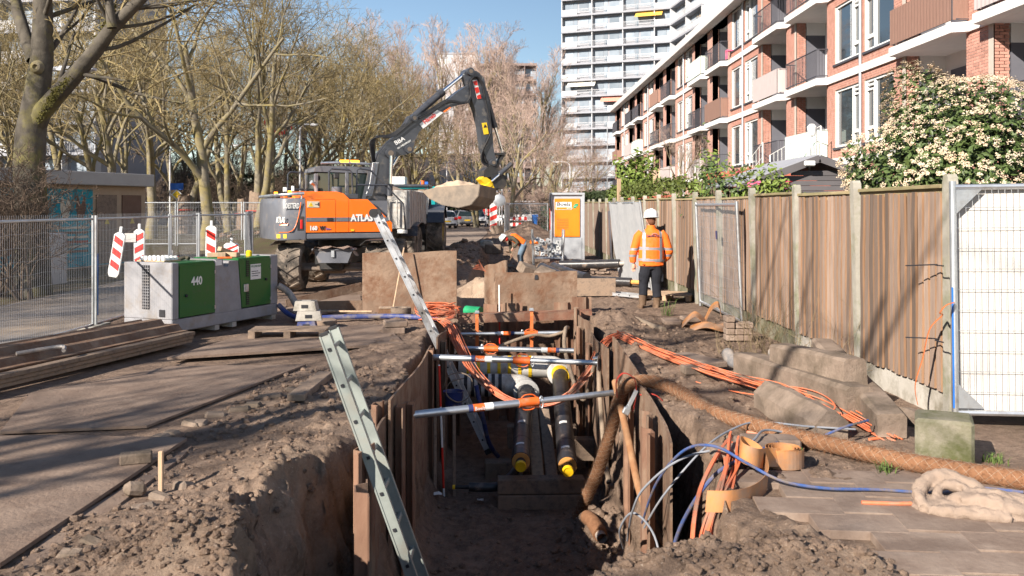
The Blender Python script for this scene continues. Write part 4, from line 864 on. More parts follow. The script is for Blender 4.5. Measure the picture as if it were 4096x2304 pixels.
def rim_mesh(R, W):
    mb = MB(); mb.lathe([(R * .56, -W * .40), (R * .54, -W * .36), (R * .5, -W * .15), (R * .2, -W * .12), (R * .2, -W * .3), (.01, -W * .3)], 20, cap=False)
    mb.lathe([(R * .56, W * .40), (R * .54, W * .36), (R * .5, W * .15), (R * .2, W * .12), (R * .2, W * .3), (.01, W * .3)], 20, cap=False); return mb.mesh('rim', True)
TY = tyre_mesh(.53, .56, 15); RM = rim_mesh(.53, .56)
def wheel(t, M4, ty, rm, tm='tyre', rmm='hub'):
    w = link('tyre', ty, M[tm], t); w.matrix_local = M4; r = link('rim', rm, M[rmm], w); return w
EXC = (-3.7, 21.0, 0); PSI = rad(25)
ex = thing('excavator', 'orange and dark grey wheeled excavator lifting a bucket of sand', 'excavator', EXC)
UP = Matrix.Rotation(PSI, 4, 'Z')       # upper carriage is slewed against the wheels
def up(mb, name, m, parent=ex, smooth=False):
    mb.v = [tuple(UP @ Vector(v)) for v in mb.v]; return mb.build(name, M[m], parent, smooth)
# undercarriage (axis towards the camera)
for sx in (-1, 1):
    for y in (-1.25, 1.3): wheel(ex, TM((sx * .955 + .03, y, .53), 0, PI / 2), TY, RM)
mb = MB(); mb.bar((-.8, -1.25, .53), (.8, -1.25, .53), .17, .17, .02); mb.box((0, -1.25, .53), (.5, .26, .28), None, .05); mb.tube([(-.62, -1.42, .5), (.62, -1.42, .5)], .045, 10); up_ = mb.build('front_axle', M['hub'], ex)
mb = MB(); mb.bar((-.8, 1.3, .53), (.8, 1.3, .53), .17, .17, .02); mb.box((0, 1.3, .53), (.5, .26, .28), None, .05); mb.build('rear_axle', M['hub'], ex)
mb = MB(); mb.box((0, 0, .75), (.75, 3.1, .36), None, .04); mb.box((0, -1.5, .62), (.5, .35, .3), None, .04); mb.build('chassis', M['dark_steel'], ex)
for sx in (-1, 1):
    mb = MB(); mb.sheet([(-.32, .0), (-.2, .10), (.3, .12)], -.6, .6, .012, TM((sx * .95, -1.2, 1.02), PI / 2, 0, 0)); mb.build('mudguard', M['dark_steel'], ex)
mb = MB(); mb.lathe([(.55, .93), (.6, .95), (.6, 1.12), (.5, 1.13)], 24); mb.build('slew_ring', M['dark_steel'], ex, True)
tb = MB(); tb.prism([(-.30, 0), (.30, 0), (.40, .25), (-.40, .25)], -.18, .18, TM((.13, -1.95, .67), PI / 2)); o = tb.build('toolbox', M['grey_body'], ex)
mb = MB(); mb.box((.13, -1.95, .945), (.88, .42, .045), None, .012); mb.build('lid', M['grey_body'], o); mb = MB(); mb.box((.13, -2.165, .86), (.07, .02, .14), None, .004); mb.build('latch', M['galv'], o)
mb = MB(); mb.add([(.13 + (i / 8 - .5) * .95, -1.98 + (j / 3 - .5) * .5 - .01, .985 + .03 * math.sin(i * 1.9 + j) - (.16 if i in (0, 8) else 0)) for j in range(4) for i in range(9)], [(j * 9 + i, j * 9 + i + 1, j * 9 + i + 10, j * 9 + i + 9) for j in range(3) for i in range(8)]); o = mb.build('sacking', M['burlap'], ex, True)
# counterweight
cw = MB(); pl = [(-1.18, -1.22), (-1.75, -1.22), (-1.95, -1.12), (-2.08, -.9), (-2.16, -.3), (-2.16, .3), (-2.08, .9), (-1.95, 1.12), (-1.75, 1.22), (-1.18, 1.22)]
lv = [(1.13, .99), (1.17, 1.0), (1.55, 1.0), (1.9, .985), (2.0, .955), (2.02, .92)]; vs = []; n = len(pl)
for z, s in lv: vs += [(-1.18 + (x + 1.18) * s * .66, y * (s if abs(y) > 1 else s), z) for x, y in pl]
fs = [tuple(range(n)), tuple(reversed(range((len(lv) - 1) * n, len(lv) * n)))]
for k in range(len(lv) - 1): fs += [(k * n + (i + 1) % n, k * n + i, (k + 1) * n + i, (k + 1) * n + (i + 1) % n) for i in range(n)]
cw.add(vs, fs); cwo = up(cw, 'counterweight', 'grey_body', ex, True)
def UPM(x, y, z, rx=PI / 2, ry=0, rz=0): return UP @ TM((x, y, z), rx, ry, rz)
SY = -1.225
txt('lettering', 'BOESTERD', .16, M['white_paint'], cwo, UPM(-1.66, SY - .003, 1.80), .004, .25, .44, .004)
txt('lettering', 'ATLAS', .17, M['white_paint'], cwo, UPM(-1.76, SY + .20, 1.50, PI / 2, 0, -1.05), .004, .0, .55, .004)
mb = MB(); mb.add([(-1.72, SY + .11, 1.44), (-1.57, SY - .008, 1.44), (-1.55, SY - .008, 1.49), (-1.69, SY + .09, 1.47)], [(0, 1, 2, 3)]); up(mb, 'orange_stripe', 'orange_body', cwo)
mb = MB(); mb.tube(spline([(-1.28, SY - .004, 1.93), (-1.34, SY - .004, 1.6), (-1.42, SY - .004, 1.38), (-1.53, SY - .004, 1.30), (-1.72, SY + .12, 1.29)], 6), .008, 4); up(mb, 'orange_line', 'orange_body', cwo)
mb = MB(); mb.box((-1.27, SY - .003, 1.46), (.05, .02, .2), None, .008); up(mb, 'tail_lamp', 'lamp_red', cwo)
mb = MB(); mb.box((-1.29, SY + .002, 1.48), (.14, .012, .30), None, .01); up(mb, 'lamp_recess', 'dark_steel', cwo)
mb = MB(); mb.box((-1.665, SY + .10, 1.21), (.24, .012, .085), TM(), 0); mb.v = [tuple(TM((-1.665, SY + .10, 1.21), 0, 0, -.75) @ (Vector(v) - Vector((-1.665, SY + .10, 1.21)))) for v in mb.v]; npl = up(mb, 'number_plate', 'plate_yellow', cwo)
txt('lettering', 'TD-04-FVS', .06, M['ink'], npl, UPM(-1.745, SY + .17, 1.19, PI / 2, 0, -.75), .002, 0, .75)
# engine housing and side doors (near side)
def panel(x0, x1, z0, z1, cut=0, name='side_door', m='orange_body'):
    mb = MB(); zc = z1 if not cut else z1 - .52
    poly = [(x0, z0), (x1, z0), (x1, zc), (x1 - cut, z1), (x0, z1)] if cut else [(x0, z0), (x1, z0), (x1, z1), (x0, z1)]
    mb.prism(poly, -.02, .02, TM((0, SY + .025, 0), PI / 2)); 
    return up(mb, name, m)
d1 = panel(-1.172, -.535, 1.285, 1.99); d2 = panel(-.525, -.245, 1.285, 2.0); d3 = panel(-.235, .74, 1.285, 2.0, .56, 'side_cover')
for (x0, x1, d) in ((-1.17, -.537, d1), (-.523, -.247, d2), (-.233, .66, d3)):
    mb = MB(); mb.box(((x0 + x1) / 2, SY + .001, 1.56), (x1 - x0 - .006, .012, .085)); up(mb, 'stripe', 'grey_body', d)
mb = MB(); mb.box((-.66, SY - .008, 1.56), (.13, .02, .07), None, .006); up(mb, 'door_handle', 'ink', d1)
txt('lettering', 'ATLAS', .20, M['white_paint'], d3, UPM(-.195, SY - .008, 1.525), .004, .0, .85, .008)
txt('lettering', '160', .125, M['white_paint'], d1, UPM(-1.10, SY - .006, 1.335), .003, 0, .9, .005); txt('lettering', 'W', .125, M['ink'], d1, UPM(-.88, SY - .006, 1.335), .003, 0, .9, .006); txt('lettering', 'blue', .06, M['sign_blue'], d1, UPM(-.75, SY - .006, 1.34), .003, .3)
mb = MB(); mb.box((-1.02, SY - .004, 1.885), (.26, .008, .13)); wl = up(mb, 'warning_sticker', 'mural_cream', d1); mb = MB(); mb.prism([(-1.12, 1.84), (-1.02, 1.84), (-1.07, 1.935)], -.003, .003, TM((0, SY - .009, 0), PI / 2)); up(mb, 'triangle', 'yellow_paint', wl)
txt('symbol', '!', .07, M['ink'], wl, UPM(-1.08, SY - .014, 1.852), .002); mb = MB(); mb.box((-.95, SY - .010, 1.885), (.06, .004, .012)); mb.box((-.91, SY - .010, 1.89), (.02, .004, .07)); up(mb, 'symbol', 'ink', wl)
mb = MB(); mb.box((-.16, SY - .004, 1.325), (.07, .006, .04)); up(mb, 'sticker', 'yellow_paint', d3)
mb = MB(); mb.box((-.2, 0, 1.20), (1.96, 2.42, .15), None, .03); mb.box((-.25, .05, 1.62), (1.84, 2.3, .70)); up(mb, 'frame', 'grey_body')
mb = MB(); mb.prism([(-1.22, 2.0), (-.12, 2.0), (-.26, 2.13), (-.42, 2.17), (-1.18, 2.17)], -.4, .85, TM((0, 0, 0), PI / 2)); up(mb, 'engine_hood', 'orange_body')
mb = MB(); mb.box((-.9, .9, 2.05), (.7, .5, .1), None, .02); up(mb, 'rear_hood', 'orange_body')
mb = MB(); mb.tube(spline([(-.80, -.55, 2.1), (-.80, -.55, 2.24), (-.84, -.56, 2.33), (-.92, -.6, 2.38)], 5), .045, 12); up(mb, 'exhaust', 'galv', ex, True)
for x, y in ((-1.45, -.9), (-1.4, .9), (-.62, -.65)):
    mb = MB(); mb.cyl((x, y, 2.03), (x, y, 2.10), .05, 12); o = up(mb, 'beacon', 'dark_steel', ex, True); mb = MB(); mb.cyl((x, y, 2.10), (x, y, 2.18), .04, 12); up(mb, 'lens', 'beacon' if x < -1 else 'dark_steel', o, True)
mb = MB(); mb.tube(spline([(-1.2, SY + .08, 2.12), (-1.5, SY + .10, 2.10), (-1.74, -.8, 2.08), (-1.78, .8, 2.06)], 6), .035, 10)
mb.tube([(-1.25, SY + .08, 2.0), (-1.25, SY + .08, 2.12)], .02, 8); up(mb, 'guard_rail', 'galv', ex, True)
mb = MB(); mb.box((-1.58, SY + .18, 2.2), (.08, .06, .1), None, .01); mb.box((-1.42, SY + .15, 2.22), (.06, .05, .12), None, .01); up(mb, 'work_lamp', 'white_paint')
# cab (far side)
cb = thing('cab', None, None); cb.parent = ex
mb = MB(); cab = [(-.62, 1.2), (.95, 1.2), (1.0, 1.5), (.92, 2.66), (.7, 2.72), (-.5, 2.72), (-.62, 2.6)]
bars = [((-.62, 1.2), (-.60, 2.6)), ((.95, 1.3), (.90, 2.64)), ((.12, 1.2), (.12, 2.66))]
for y in (.28, 1.2):
    for a, b in bars: mb.bar((a[0], y, a[1]), (b[0], y, b[1]), .09, .09, .015)
    mb.bar((-.6, y, 1.95), (.95, y, 1.85), .06, .08)
mb.box((.16, .74, 1.52), (1.52, .96, .62), None, .03); up(mb, 'cab_frame', 'grey_body')
mb = MB(); mb.prism([(-.66, 2.64), (1.0, 2.62), (.95, 2.72), (.7, 2.78), (-.5, 2.78), (-.64, 2.72)], -1.25, -.24, TM((0, 0, 0), PI / 2)); up(mb, 'cab_roof', 'grey_body')
mb = MB(); mb.box((.15, .27, 2.25), (1.45, .012, .72)); mb.box((.15, 1.21, 2.25), (1.45, .012, .72)); mb.box((.93, .74, 2.2), (.012, .85, .8)); mb.box((-.61, .74, 2.25), (.012, .85, .68)); up(mb, 'cab_glass', 'glass_dark')
mb = MB(); mb.tube(spline([(-.5, .25, 2.84), (0, .22, 2.86), (.6, .22, 2.84), (.9, .3, 2.8)], 5), .03, 8); up(mb, 'roof_bar', 'galv', ex, True)
for x in (.05, .30):
    mb = MB(); mb.box((x, .24, 2.89), (.2, .1, .07), None, .01); up(mb, 'beacon', 'beacon')
bpy.data.objects.remove(cb)
# hand rails, mirror, filter bowl
for k, path in enumerate([[(-.52, -.6, 2.0), (-.52, -.6, 2.62), (-.46, -.6, 2.68), (-.05, -.6, 2.66), (.0, -.6, 2.6), (.02, -.6, 2.05)], [(.12, -.55, 2.0), (.13, -.55, 2.66), (.2, -.55, 2.70), (.45, -.55, 2.66), (1.25, -.5, 1.9), (1.30, -.5, 1.3)], [(.12, -.55, 2.33), (.85, -.55, 2.33)], [(-1.05, 1.25, 1.9), (-1.05, 1.25, 2.6), (-1.0, 1.25, 2.66), (-.68, 1.25, 2.66), (-.66, 1.25, 1.9)], [(-1.05, 1.25, 2.25), (-.66, 1.25, 2.25)]]):
    mb = MB(); mb.tube(path, .02, 8); up(mb, 'hand_rail', 'boom_grey', ex, True)
mb = MB(); mb.lathe([(.06, 2.0), (.06, 2.12), (.12, 2.15), (.12, 2.26), (.1, 2.28)], 14, TM((-.35, -.62, 0))); up(mb, 'air_filter_bowl', 'grey_body', ex, True)
mb = MB(); mb.box((-.36, -.62, 2.52), (.12, .08, .12), None, .02); up(mb, 'mirror', 'dark_steel')
mb = MB(); mb.box((-.1, -.62, 2.06), (.42, .3, .12), None, .02); up(mb, 'step_box', 'boom_grey')
# boom, drawn from its outline in the picture onto the boom's own vertical plane
def BX(zx, zy):
    u = 250 + zx * .1325; v = zy * .1325; k = (u - CU) / F; x = (3.7 + 21 * k) / (.906 - .423 * k); Y = 21 + .423 * x
    return x, H - (v - CV) / F * Y
def bprism(name, poly, y0, y1, m, smooth=False, parent=ex):
    mb = MB(); mb.prism([BX(*p) for p in poly], -y1, -y0, TM((0, 0, 0), PI / 2)); return up(mb, name, m, parent, smooth)
def B3(zx, zy, y): x, z = BX(zx, zy); return (x, y, z)
bprism('boom_base', [(860, 1500), (905, 1290), (960, 1160), (1000, 1115), (1050, 1130), (1070, 1190), (1060, 1300), (1030, 1420), (1010, 1560), (880, 1570)], -.17, .17, 'boom_grey')
bm = bprism('boom', [(985, 1150), (1000, 1110), (1050, 1060), (1120, 1000), (1190, 890), (1250, 880), (1330, 850), (1480, 755), (1560, 690), (1640, 640), (1665, 700), (1640, 780), (1560, 795), (1500, 815), (1350, 905), (1260, 1000), (1228, 1070), (1215, 1130), (1180, 1165), (1060, 1190), (1010, 1190)], -.15, .15, 'boom_grey')
sk_ = bprism('stick', [(1598, 560), (1618, 535), (1650, 526), (1700, 545), (1750, 590), (1768, 680), (1790, 790), (1815, 1010), (1822, 1120), (1845, 1230), (1805, 1262), (1770, 1200), (1740, 1120), (1720, 960), (1690, 840), (1660, 760), (1640, 680)], -.13, .13, 'boom_grey')
for zx, zy, r, p in ((1040, 1160, .12, bm), (1180, 1130, .10, bm), (1640, 548, .09, sk_), (1218, 897, .08, bm), (1810, 1230, .08, sk_)):
    x, z = BX(zx, zy); mb = MB(); mb.cyl((x, -.24, z), (x, .24, z), r, 18); o = up(mb, 'pivot_pin', 'boom_grey', p, True); mb = MB(); mb.cyl((x, -.25, z), (x, -.24, z), r * .55, 12); up(mb, 'pin_cap', 'bucket_steel', o, True)
# sticker, arrow board and lettering on boom and stick
bprism('hazard_board', [(1662, 612), (1695, 608), (1728, 748), (1698, 752)], -.145, -.135, 'white_paint', False, sk_)
for a in ((1664, 622, 1694, 612, 1700, 650, 1676, 648), (1676, 668, 1704, 662, 1714, 700, 1690, 712), (1694, 728, 1722, 716, 1728, 748, 1698, 752)):
    bprism('hazard_stripe', [a[:2], a[2:4], a[4:6], a[6:]], -.152, -.146, 'red_paint', False, sk_)
ws = bprism('warning_sticker', [(1732, 932), (1768, 928), (1784, 1014), (1748, 1018)], -.145, -.135, 'yellow_paint', False, sk_); bprism('triangle', [(1744, 968), (1772, 964), (1754, 938)], -.15, -.146, 'ink', False, ws)
bprism('name_board', [(1262, 940), (1395, 836), (1440, 855), (1290, 975)], -.165, -.155, 'white_paint', False, bm)
x, z = BX(1300, 942); x2, z2 = BX(1380, 880); an = math.atan2(z2 - z, x2 - x)
txt('lettering', 'Hanab', .14, M['red_paint'], bm, UP @ TM((x, -.172, z), PI / 2) @ Matrix.Rotation(an, 4, 'Z'), .003, 0, 1.0, .002)
x, z = BX(1085, 1100); txt('lettering', 'BBA', .15, M['white_paint'], bm, UP @ TM((x, -.155, z), PI / 2) @ Matrix.Rotation(.55, 4, 'Z'), .003, 0, 1, .003)
x, z = BX(1100, 1130); txt('lettering', 'GRONDVERZET', .055, M['white_paint'], bm, UP @ TM((x, -.155, z), PI / 2) @ Matrix.Rotation(.55, 4, 'Z'), .003, 0, 1, .001)
bprism('orange_stripe', [(1440, 845), (1490, 812), (1500, 816), (1450, 855)], -.158, -.152, 'orange_body', False, bm)
# hydraulic cylinders
def cyl2(a, b, c, y, r, name='hydraulic_cylinder'):
    mb = MB(); mb.cyl(B3(*a, y), B3(*b, y), r, 12); o = up(mb, name, 'boom_grey', ex, True); mb = MB(); mb.cyl(B3(*b, y), B3(*c, y), r * .55, 10); up(mb, 'piston_rod', 'chrome', o, True)
    mb = MB(); A = Vector(B3(*a, y)); Bv = Vector(B3(*b, y)); mb.cyl(tuple(Bv.lerp(A, .12)), tuple(Bv), r * 1.2, 12); up(mb, 'gland', 'boom_grey', o, True)
cyl2((1025, 1480), (1030, 1390), (1036, 1180), -.28, .07); cyl2((1040, 1380), (1070, 1310), (1160, 1150), .28, .07)
cyl2((1218, 897), (1455, 690), (1635, 545), 0, .085); cyl2((1775, 690), (1850, 965), (1905, 1150), 0, .06)
# hoses
for k in range(5):
    y = -.2 + .03 * k; mb = MB(); mb.tube(spline([B3(905 + 8 * k, 1240, y), B3(890 + 10 * k, 1130, y), B3(890 + 12 * k, 1065 - 4 * k, y), B3(960, 1040 - 3 * k, y), B3(1060, 1035 - 6 * k, y), B3(1200, 930 - 6 * k, y), B3(1350, 850 - 6 * k, y), B3(1480, 775 - 6 * k, y), B3(1590, 790 - 8 * k, y), B3(1640, 730, y), B3(1640, 620 + 6 * k, y), B3(1690, 585 + 5 * k, y), B3(1735, 640 + 6 * k, y)], 5), .014, 6); up(mb, 'hydraulic_hose', 'black_rubber', ex, True)
for k in range(4):
    y = -.18 + .04 * k; mb = MB(); mb.tube(spline([B3(1735 + 6 * k, 640, y), B3(1750 + 6 * k, 740, y), B3(1775 + 6 * k, 860, y), B3(1795 + 5 * k, 980, y), B3(1770 + 8 * k, 1060, y), B3(1725 + 10 * k, 1160, y), B3(1730 + 14 * k, 1230, y), B3(1790 + 10 * k, 1260, y)], 5), .016, 6); up(mb, 'hydraulic_hose', 'black_rubber', ex, True)
for k in range(6):
    y = -.24 + .012 * k; mb = MB(); mb.tube([B3(905 + 9 * k, 1230, y), B3(880 + 8 * k, 1400, y), B3(850 + 10 * k, 1480, y)], .010, 6); up(mb, 'hydraulic_tube', 'galv', ex, True)
# tiltrotator and linkage
mb = MB(); mb.bar(B3(1800, 1160, 0), B3(1915, 1165, 0), .22, .05); mb.bar(B3(1915, 1150, 0), B3(1850, 1270, 0), .16, .07); mb.prism([BX(*p) for p in [(1740, 1290), (1800, 1240), (1850, 1245), (1880, 1290), (1850, 1340), (1740, 1340)]], -.2, .2, TM((0, 0, 0), PI / 2)); up(mb, 'linkage', 'dark_steel')
bprism('tilt_head', [(1790, 1330), (1850, 1310), (1910, 1330), (1905, 1400), (1880, 1430), (1820, 1420)], -.22, .22, 'dark_steel')
mb = MB(); mb.lathe([(.2, 0), (.2, .1), (.16, .13)], 18, TM((*BX(1790, 1385)[:1], -.02, BX(1790, 1410)[1]), 0, -.6)); up(mb, 'rotator', 'yellow_paint', ex, True)
bprism('rotator_bracket', [(1715, 1355), (1745, 1330), (1790, 1360), (1830, 1440), (1800, 1470), (1760, 1400)], -.2, .1, 'yellow_paint')
cyl2((1940, 1240), (1850, 1320), (1790, 1370), -.24, .06, 'tilt_cylinder')
# bucket heaped with sand
bk = thing('bucket', None, None); bk.parent = ex; BC = P(462, 204, 22.0) - Vector(EXC)
prof = [(.78, .28), (.60, .10), (.25, -.06), (-.15, -.12), (-.45, -.05), (-.62, .15), (-.66, .42)]
BM_ = Matrix.Translation(BC) @ Matrix.Rotation(PI - .30, 4, 'Z') @ Matrix.Rotation(.06, 4, 'X')
mb = MB(); mb.sheet(prof, -.62, .62, .025, BM_ @ Matrix.Rotation(PI / 2, 4, 'X')); o = mb.build('bucket_shell', M['bucket_steel'], ex)
for s in (-1, 1):
    mb = MB(); mb.prism(prof + [(-.2, .40), (.4, .36)], s * .62 - .012, s * .62 + .012, BM_ @ Matrix.Rotation(PI / 2, 4, 'X')); mb.build('bucket_side', M['bucket_steel'], ex)
mb = MB(); mb.bar((.80, -.64, .29), (.80, .64, .29), .16, .03, M=BM_); mb.build('cutting_edge', M['bucket_steel'], ex)
for w in (-.3, .0, .3): mb = MB(); mb.bar((.55, w - .06, .045), (-.1, w - .06, -.155), .16, .03, M=BM_); mb.build('wear_strip', M['dark_steel'], ex)
mb = MB(); nn = 40; vs = []
for j in range(nn + 1):
    for i in range(nn + 1):
        s = -.60 + 1.26 * i / nn; w = -.6 + 1.2 * j / nn; e = max(0, 1 - (abs(w) / .62) ** 2.2) * max(0, 1 - abs((s - .02) / .74) ** 2.2); vs.append((s, w, .20 + .06 * s + (.34 * e ** .8) + .09 * e ** .5 * float(fbm(np.array(s * 5), np.array(w * 5), 4))))
mb.add(vs, [(j * 41 + i, j * 41 + i + 1, j * 41 + i + 42, j * 41 + i + 41) for j in range(nn) for i in range(nn)], BM_); sd_ = mb.build('sand_heap', M['sand'], None, True); sd_.location = EXC; tag(sd_, 'heap of pale sand filling the raised excavator bucket', 'sand')
bpy.data.objects.remove(bk)
# ------------------------------------------------------------------ tractor and dump trailer behind the excavator
tr = thing('dump_trailer', 'grey tipping trailer loaded with sand behind the excavator boom', 'trailer', (-4.05, 27.0, 0))
mb = MB(); mb.box((0, .04, 1.75), (2.45, .08, 1.15), None, .02); bd = mb.build('tailgate', M['grey_light_body'], tr)
for x in (-1.1, -.4, .4, 1.1): mb = MB(); mb.box((x, -.03, 1.75), (.1, .06, 1.15), None, .01); mb.build('rib', M['grey_light_body'], bd)
mb = MB(); mb.tube([(.55, -.12, 1.3), (.55, -.14, 2.05), (.85, -.14, 2.05), (.85, -.12, 1.3)], .03, 8); mb.build('tube_frame', M['grey_light_body'], tr, True)
for s in (-1, 1):
    mb = MB(); mb.box((s * 1.20, 2.7, 1.78), (.06, 5.2, 1.1), None, .01); o = mb.build('side_board', M['dump_grey'], tr)
    for k in range(8): mb = MB(); mb.box((s * 1.24, .3 + k * .7, 1.78), (.03, .05, 1.08)); mb.build('stake_post', M['dump_grey'], o)
mb = MB(); mb.box((0, 2.7, 1.22), (2.4, 5.2, .1)); mb.box((0, 5.3, 1.8), (2.4, .08, 1.2)); mb.build('body_floor', M['dump_grey'], tr)
mb = MB(); mb.box((0, 2.6, .95), (.8, 5.4, .28), None, .03); mb.build('chassis', M['dark_steel'], tr)
for s in (0, 1): mb = MB(); mb.box((1.0 - 2 * s, -.02, 1.1), (.3, .05, .12), None, .01); mb.build('tail_lamp', M['white_paint' if s == 0 else 'lamp_red'], tr)
mb = MB(); mb.sheet([(-.75, 0), (-.6, .3), (.0, .38), (1.2, .38), (1.9, .3), (2.05, 0)], -.25, .25, .02, TM((1.15, 1.2, .95), PI / 2, 0, PI / 2)); mb.build('mudguard', M['boom_grey'], tr)
TT = tyre_mesh(.60, .52, 14); TRm = rim_mesh(.60, .52)
for y in (1.1, 2.4):
    for s in (-1, 1): wheel(tr, TM((s * 1.06, y, .60), 0, PI / 2), TT, TRm)
mb = MB(); n = 14; mb.add([(-1.15 + 2.3 * i / n, .1 + 5.1 * j / n, 2.1 + .45 * max(0, 1 - (abs(i / n - .5) * 2) ** 2) * max(0, 1 - (abs(j / n - .5) * 2) ** 3)) for j in range(n + 1) for i in range(n + 1)], [(j * 15 + i, j * 15 + i + 1, j * 15 + i + 16, j * 15 + i + 15) for j in range(n) for i in range(n)]); o = mb.build('sand_load', M['sand'], None, True); o.location = tr.location; tag(o, 'load of sand heaped in the grey dump trailer', 'sand')
tc_ = thing('tractor', 'dark tractor with big lugged tyres hitched to the grey dump trailer', 'tractor', (-3.6, 34.2, 0))
TB_ = tyre_mesh(.88, .60, 18); RB_ = rim_mesh(.88, .60)
for s in (-1, 1): wheel(tc_, TM((s * 1.0, 0, .88), 0, PI / 2), TB_, RB_, 'tyre', 'yellow_paint')
TS_ = tyre_mesh(.62, .45, 16); RS_ = rim_mesh(.62, .45)
for s in (-1, 1): wheel(tc_, TM((s * .95, 2.7, .62), 0, PI / 2), TS_, RS_, 'tyre', 'yellow_paint')
mb = MB(); mb.box((0, 2.1, 1.35), (.8, 2.0, .8), None, .1); mb.build('bonnet', M['boom_grey'], tc_); mb = MB(); mb.box((0, .1, 1.15), (1.2, 1.6, .4), None, .05); mb.build('chassis', M['dark_steel'], tc_)
mb = MB()
for x in (-.75, .75):
    for y in (-.6, .9): mb.bar((x, y, 1.3), (x * .9, y, 2.55), .08, .08)
    mb.sheet([(-.95, -.1), (-.7, .35), (0, .55), (.7, .35), (.95, .05)], -.3, .3, .03, TM((x * 1.4, 0, 1.35), PI / 2, 0, PI / 2))
mb.box((0, .15, 2.6), (1.6, 1.7, .12), None, .04); mb.build('cab_frame', M['boom_grey'], tc_); mb = MB(); mb.box((0, .15, 1.95), (1.4, 1.45, 1.1)); mb.build('cab_glass', M['glass_dark'], tc_)
for s in (-1, 1): mb = MB(); mb.bar((s * .75, .9, 2.2), (s * 1.25, .9, 2.2), .04, .04); mb.box((s * 1.35, .9, 2.05), (.28, .08, .5), None, .02); mb.build('mirror', M['ink'], tc_)
mb = MB(); mb.cyl((.55, -.5, 2.66), (.55, -.5, 2.8), .07, 12); mb.build('beacon', M['orange_paint'], tc_, True)
te = thing('teal_machine', 'teal machine cab with a white box on its roof beyond the dump trailer', 'machine', (-4.9, 37.5, 0))
mb = MB(); mb.box((0, 0, 1.9), (4.3, 1.8, 1.5), None, .08); mb.build('body', M['teal_paint'], te); mb = MB(); mb.box((.1, -.3, 2.85), (1.5, .7, .4), None, .03); mb.build('roof_box', M['white_paint'], te); mb = MB(); mb.box((1.6, -.3, 2.75), (.3, .3, .2)); mb.build('lamp_box', M['sign_blue'], te)
mb = MB(); mb.box((0, 0, .6), (3.4, 1.5, 1.15), None, .06); mb.build('undercarriage', M['dark_steel'], te)
mb = MB(); mb.tube([(-.8, -.5, 2.75), (-.6, -.5, 2.85), (.2, -.5, 2.85)], .08, 10); mb.build('intake_pipe', M['dark_steel'], te, True)
# ------------------------------------------------------------------ green and grey generator
ge = thing('generator', 'grey container generator with two green doors numbered 440 on steel feet', 'generator', (-4.65, 12.7, .07), rad(68.4))
GL, GW, GH = 2.46, .87, .98
mb = MB(); mb.box((GL / 2, GW / 2, .09), (GL, GW, .18), None, .012); mb.build('base_frame', M['gen_grey'], ge)
mb = MB(); mb.box((.07, GW / 2, .58), (.14, GW, .80), None, .012); mb.build('end_wall', M['gen_grey'], ge)
mb = MB(); mb.prism([(.90, .18), (1.52, .18), (1.44, .94), (1.22, .94), (1.20, .86), (1.10, .86), (1.08, .98), (.90, .98)], -GW, 0, TM((0, 0, 0), PI / 2)); mb.build('middle_wall', M['gen_grey'], ge)
mb = MB(); mb.box((2.36, GW / 2, .58), (.20, GW, .80), None, .012); mb.build('end_wall', M['gen_grey'], ge)
for x0, x1, xb in ((.145, .893, .893), (1.45, 2.255, 2.255)):
    mb = MB(); pl = [(x0, .2), (xb, .2), (x1, .93), (x0, .93)] if x0 < 1 else [(x0 + .08, .2), (xb, .2), (x1, .93), (x0, .93)]
    mb.prism(pl, -.03, .03, TM((0, .022, 0), PI / 2)); d = mb.build('door', M['green_paint'], ge)
    mb = MB(); mb.box(((x0 + x1) / 2, GW / 2, .945), (x1 - x0, GW - .01, .05), None, .008); mb.box(((x0 + x1) / 2, .5, .56), (x1 - x0 - .1, GW - .12, .7)); mb.build('hood', M['green_paint'], ge)
    kx = .27 if x0 < 1 else 2.12; mb = MB(); mb.lathe([(.022, 0), (.022, .02), (.015, .025)], 12, TM((kx, -.01, .50 if x0 < 1 else .6), PI / 2)); mb.build('lock', M['ink'], d, True)
    for z in (.28, .8): mb = MB(); mb.box((x1 - .008, -.012, z), (.02, .015, .05)); mb.build('hinge', M['galv'], d)
    if x0 < 1: txt('lettering', '440', .17, M['white_paint'], d, TM((.38, -.012, .64), PI / 2), .002, 0, .9, .004)
    else:
        mb = MB(); mb.box((1.86, -.012, .74), (.26, .004, .24)); s_ = mb.build('sign', M['white_paint'], d)
        txt('lettering', 'VOORHAM', .05, M['green_paint'], s_, TM((1.74, -.016, .81), PI / 2), .001)
        for q, tx in enumerate(('Machineweg 110', 'Telefoon 070 3175014', 'www.voorham.nl')): txt('lettering', tx, .024, M['ink'], s_, TM((1.75, -.016, .74 - q * .035), PI / 2), .001)
        mb = MB(); mb.box((1.62, -.013, .50), (.11, .02, .12), None, .006); h_ = mb.build('handle_plate', M['galv'], d); mb = MB(); mb.box((1.62, -.026, .50), (.06, .012, .08), None, .004); mb.build('handle', M['grey_light_body'], h_)
        for z in (.80, .36):
            mb = MB(); mb.box((1.66, -.011, z), (.08, .004, .26)); v_ = mb.build('vent', M['ink'], d)
            for k in range(9): mb = MB(); mb.box((1.66, -.015, z - .12 + k * .03), (.08, .005, .008)); mb.build('slat', M['green_paint'], v_)
mb = MB(); mb.box((-.004, .46, .63), (.008, .13, .62)); v_ = mb.build('vent', M['ink'], ge)
for k in range(14): mb = MB(); mb.box((-.01, .46, .35 + k * .042), (.006, .13, .008)); mb.build('slat', M['gen_grey'], v_)
for k in range(3): mb = MB(); mb.box((-.011, .42 + k * .04, .63), (.005, .006, .62)); mb.build('bar', M['gen_grey'], v_)
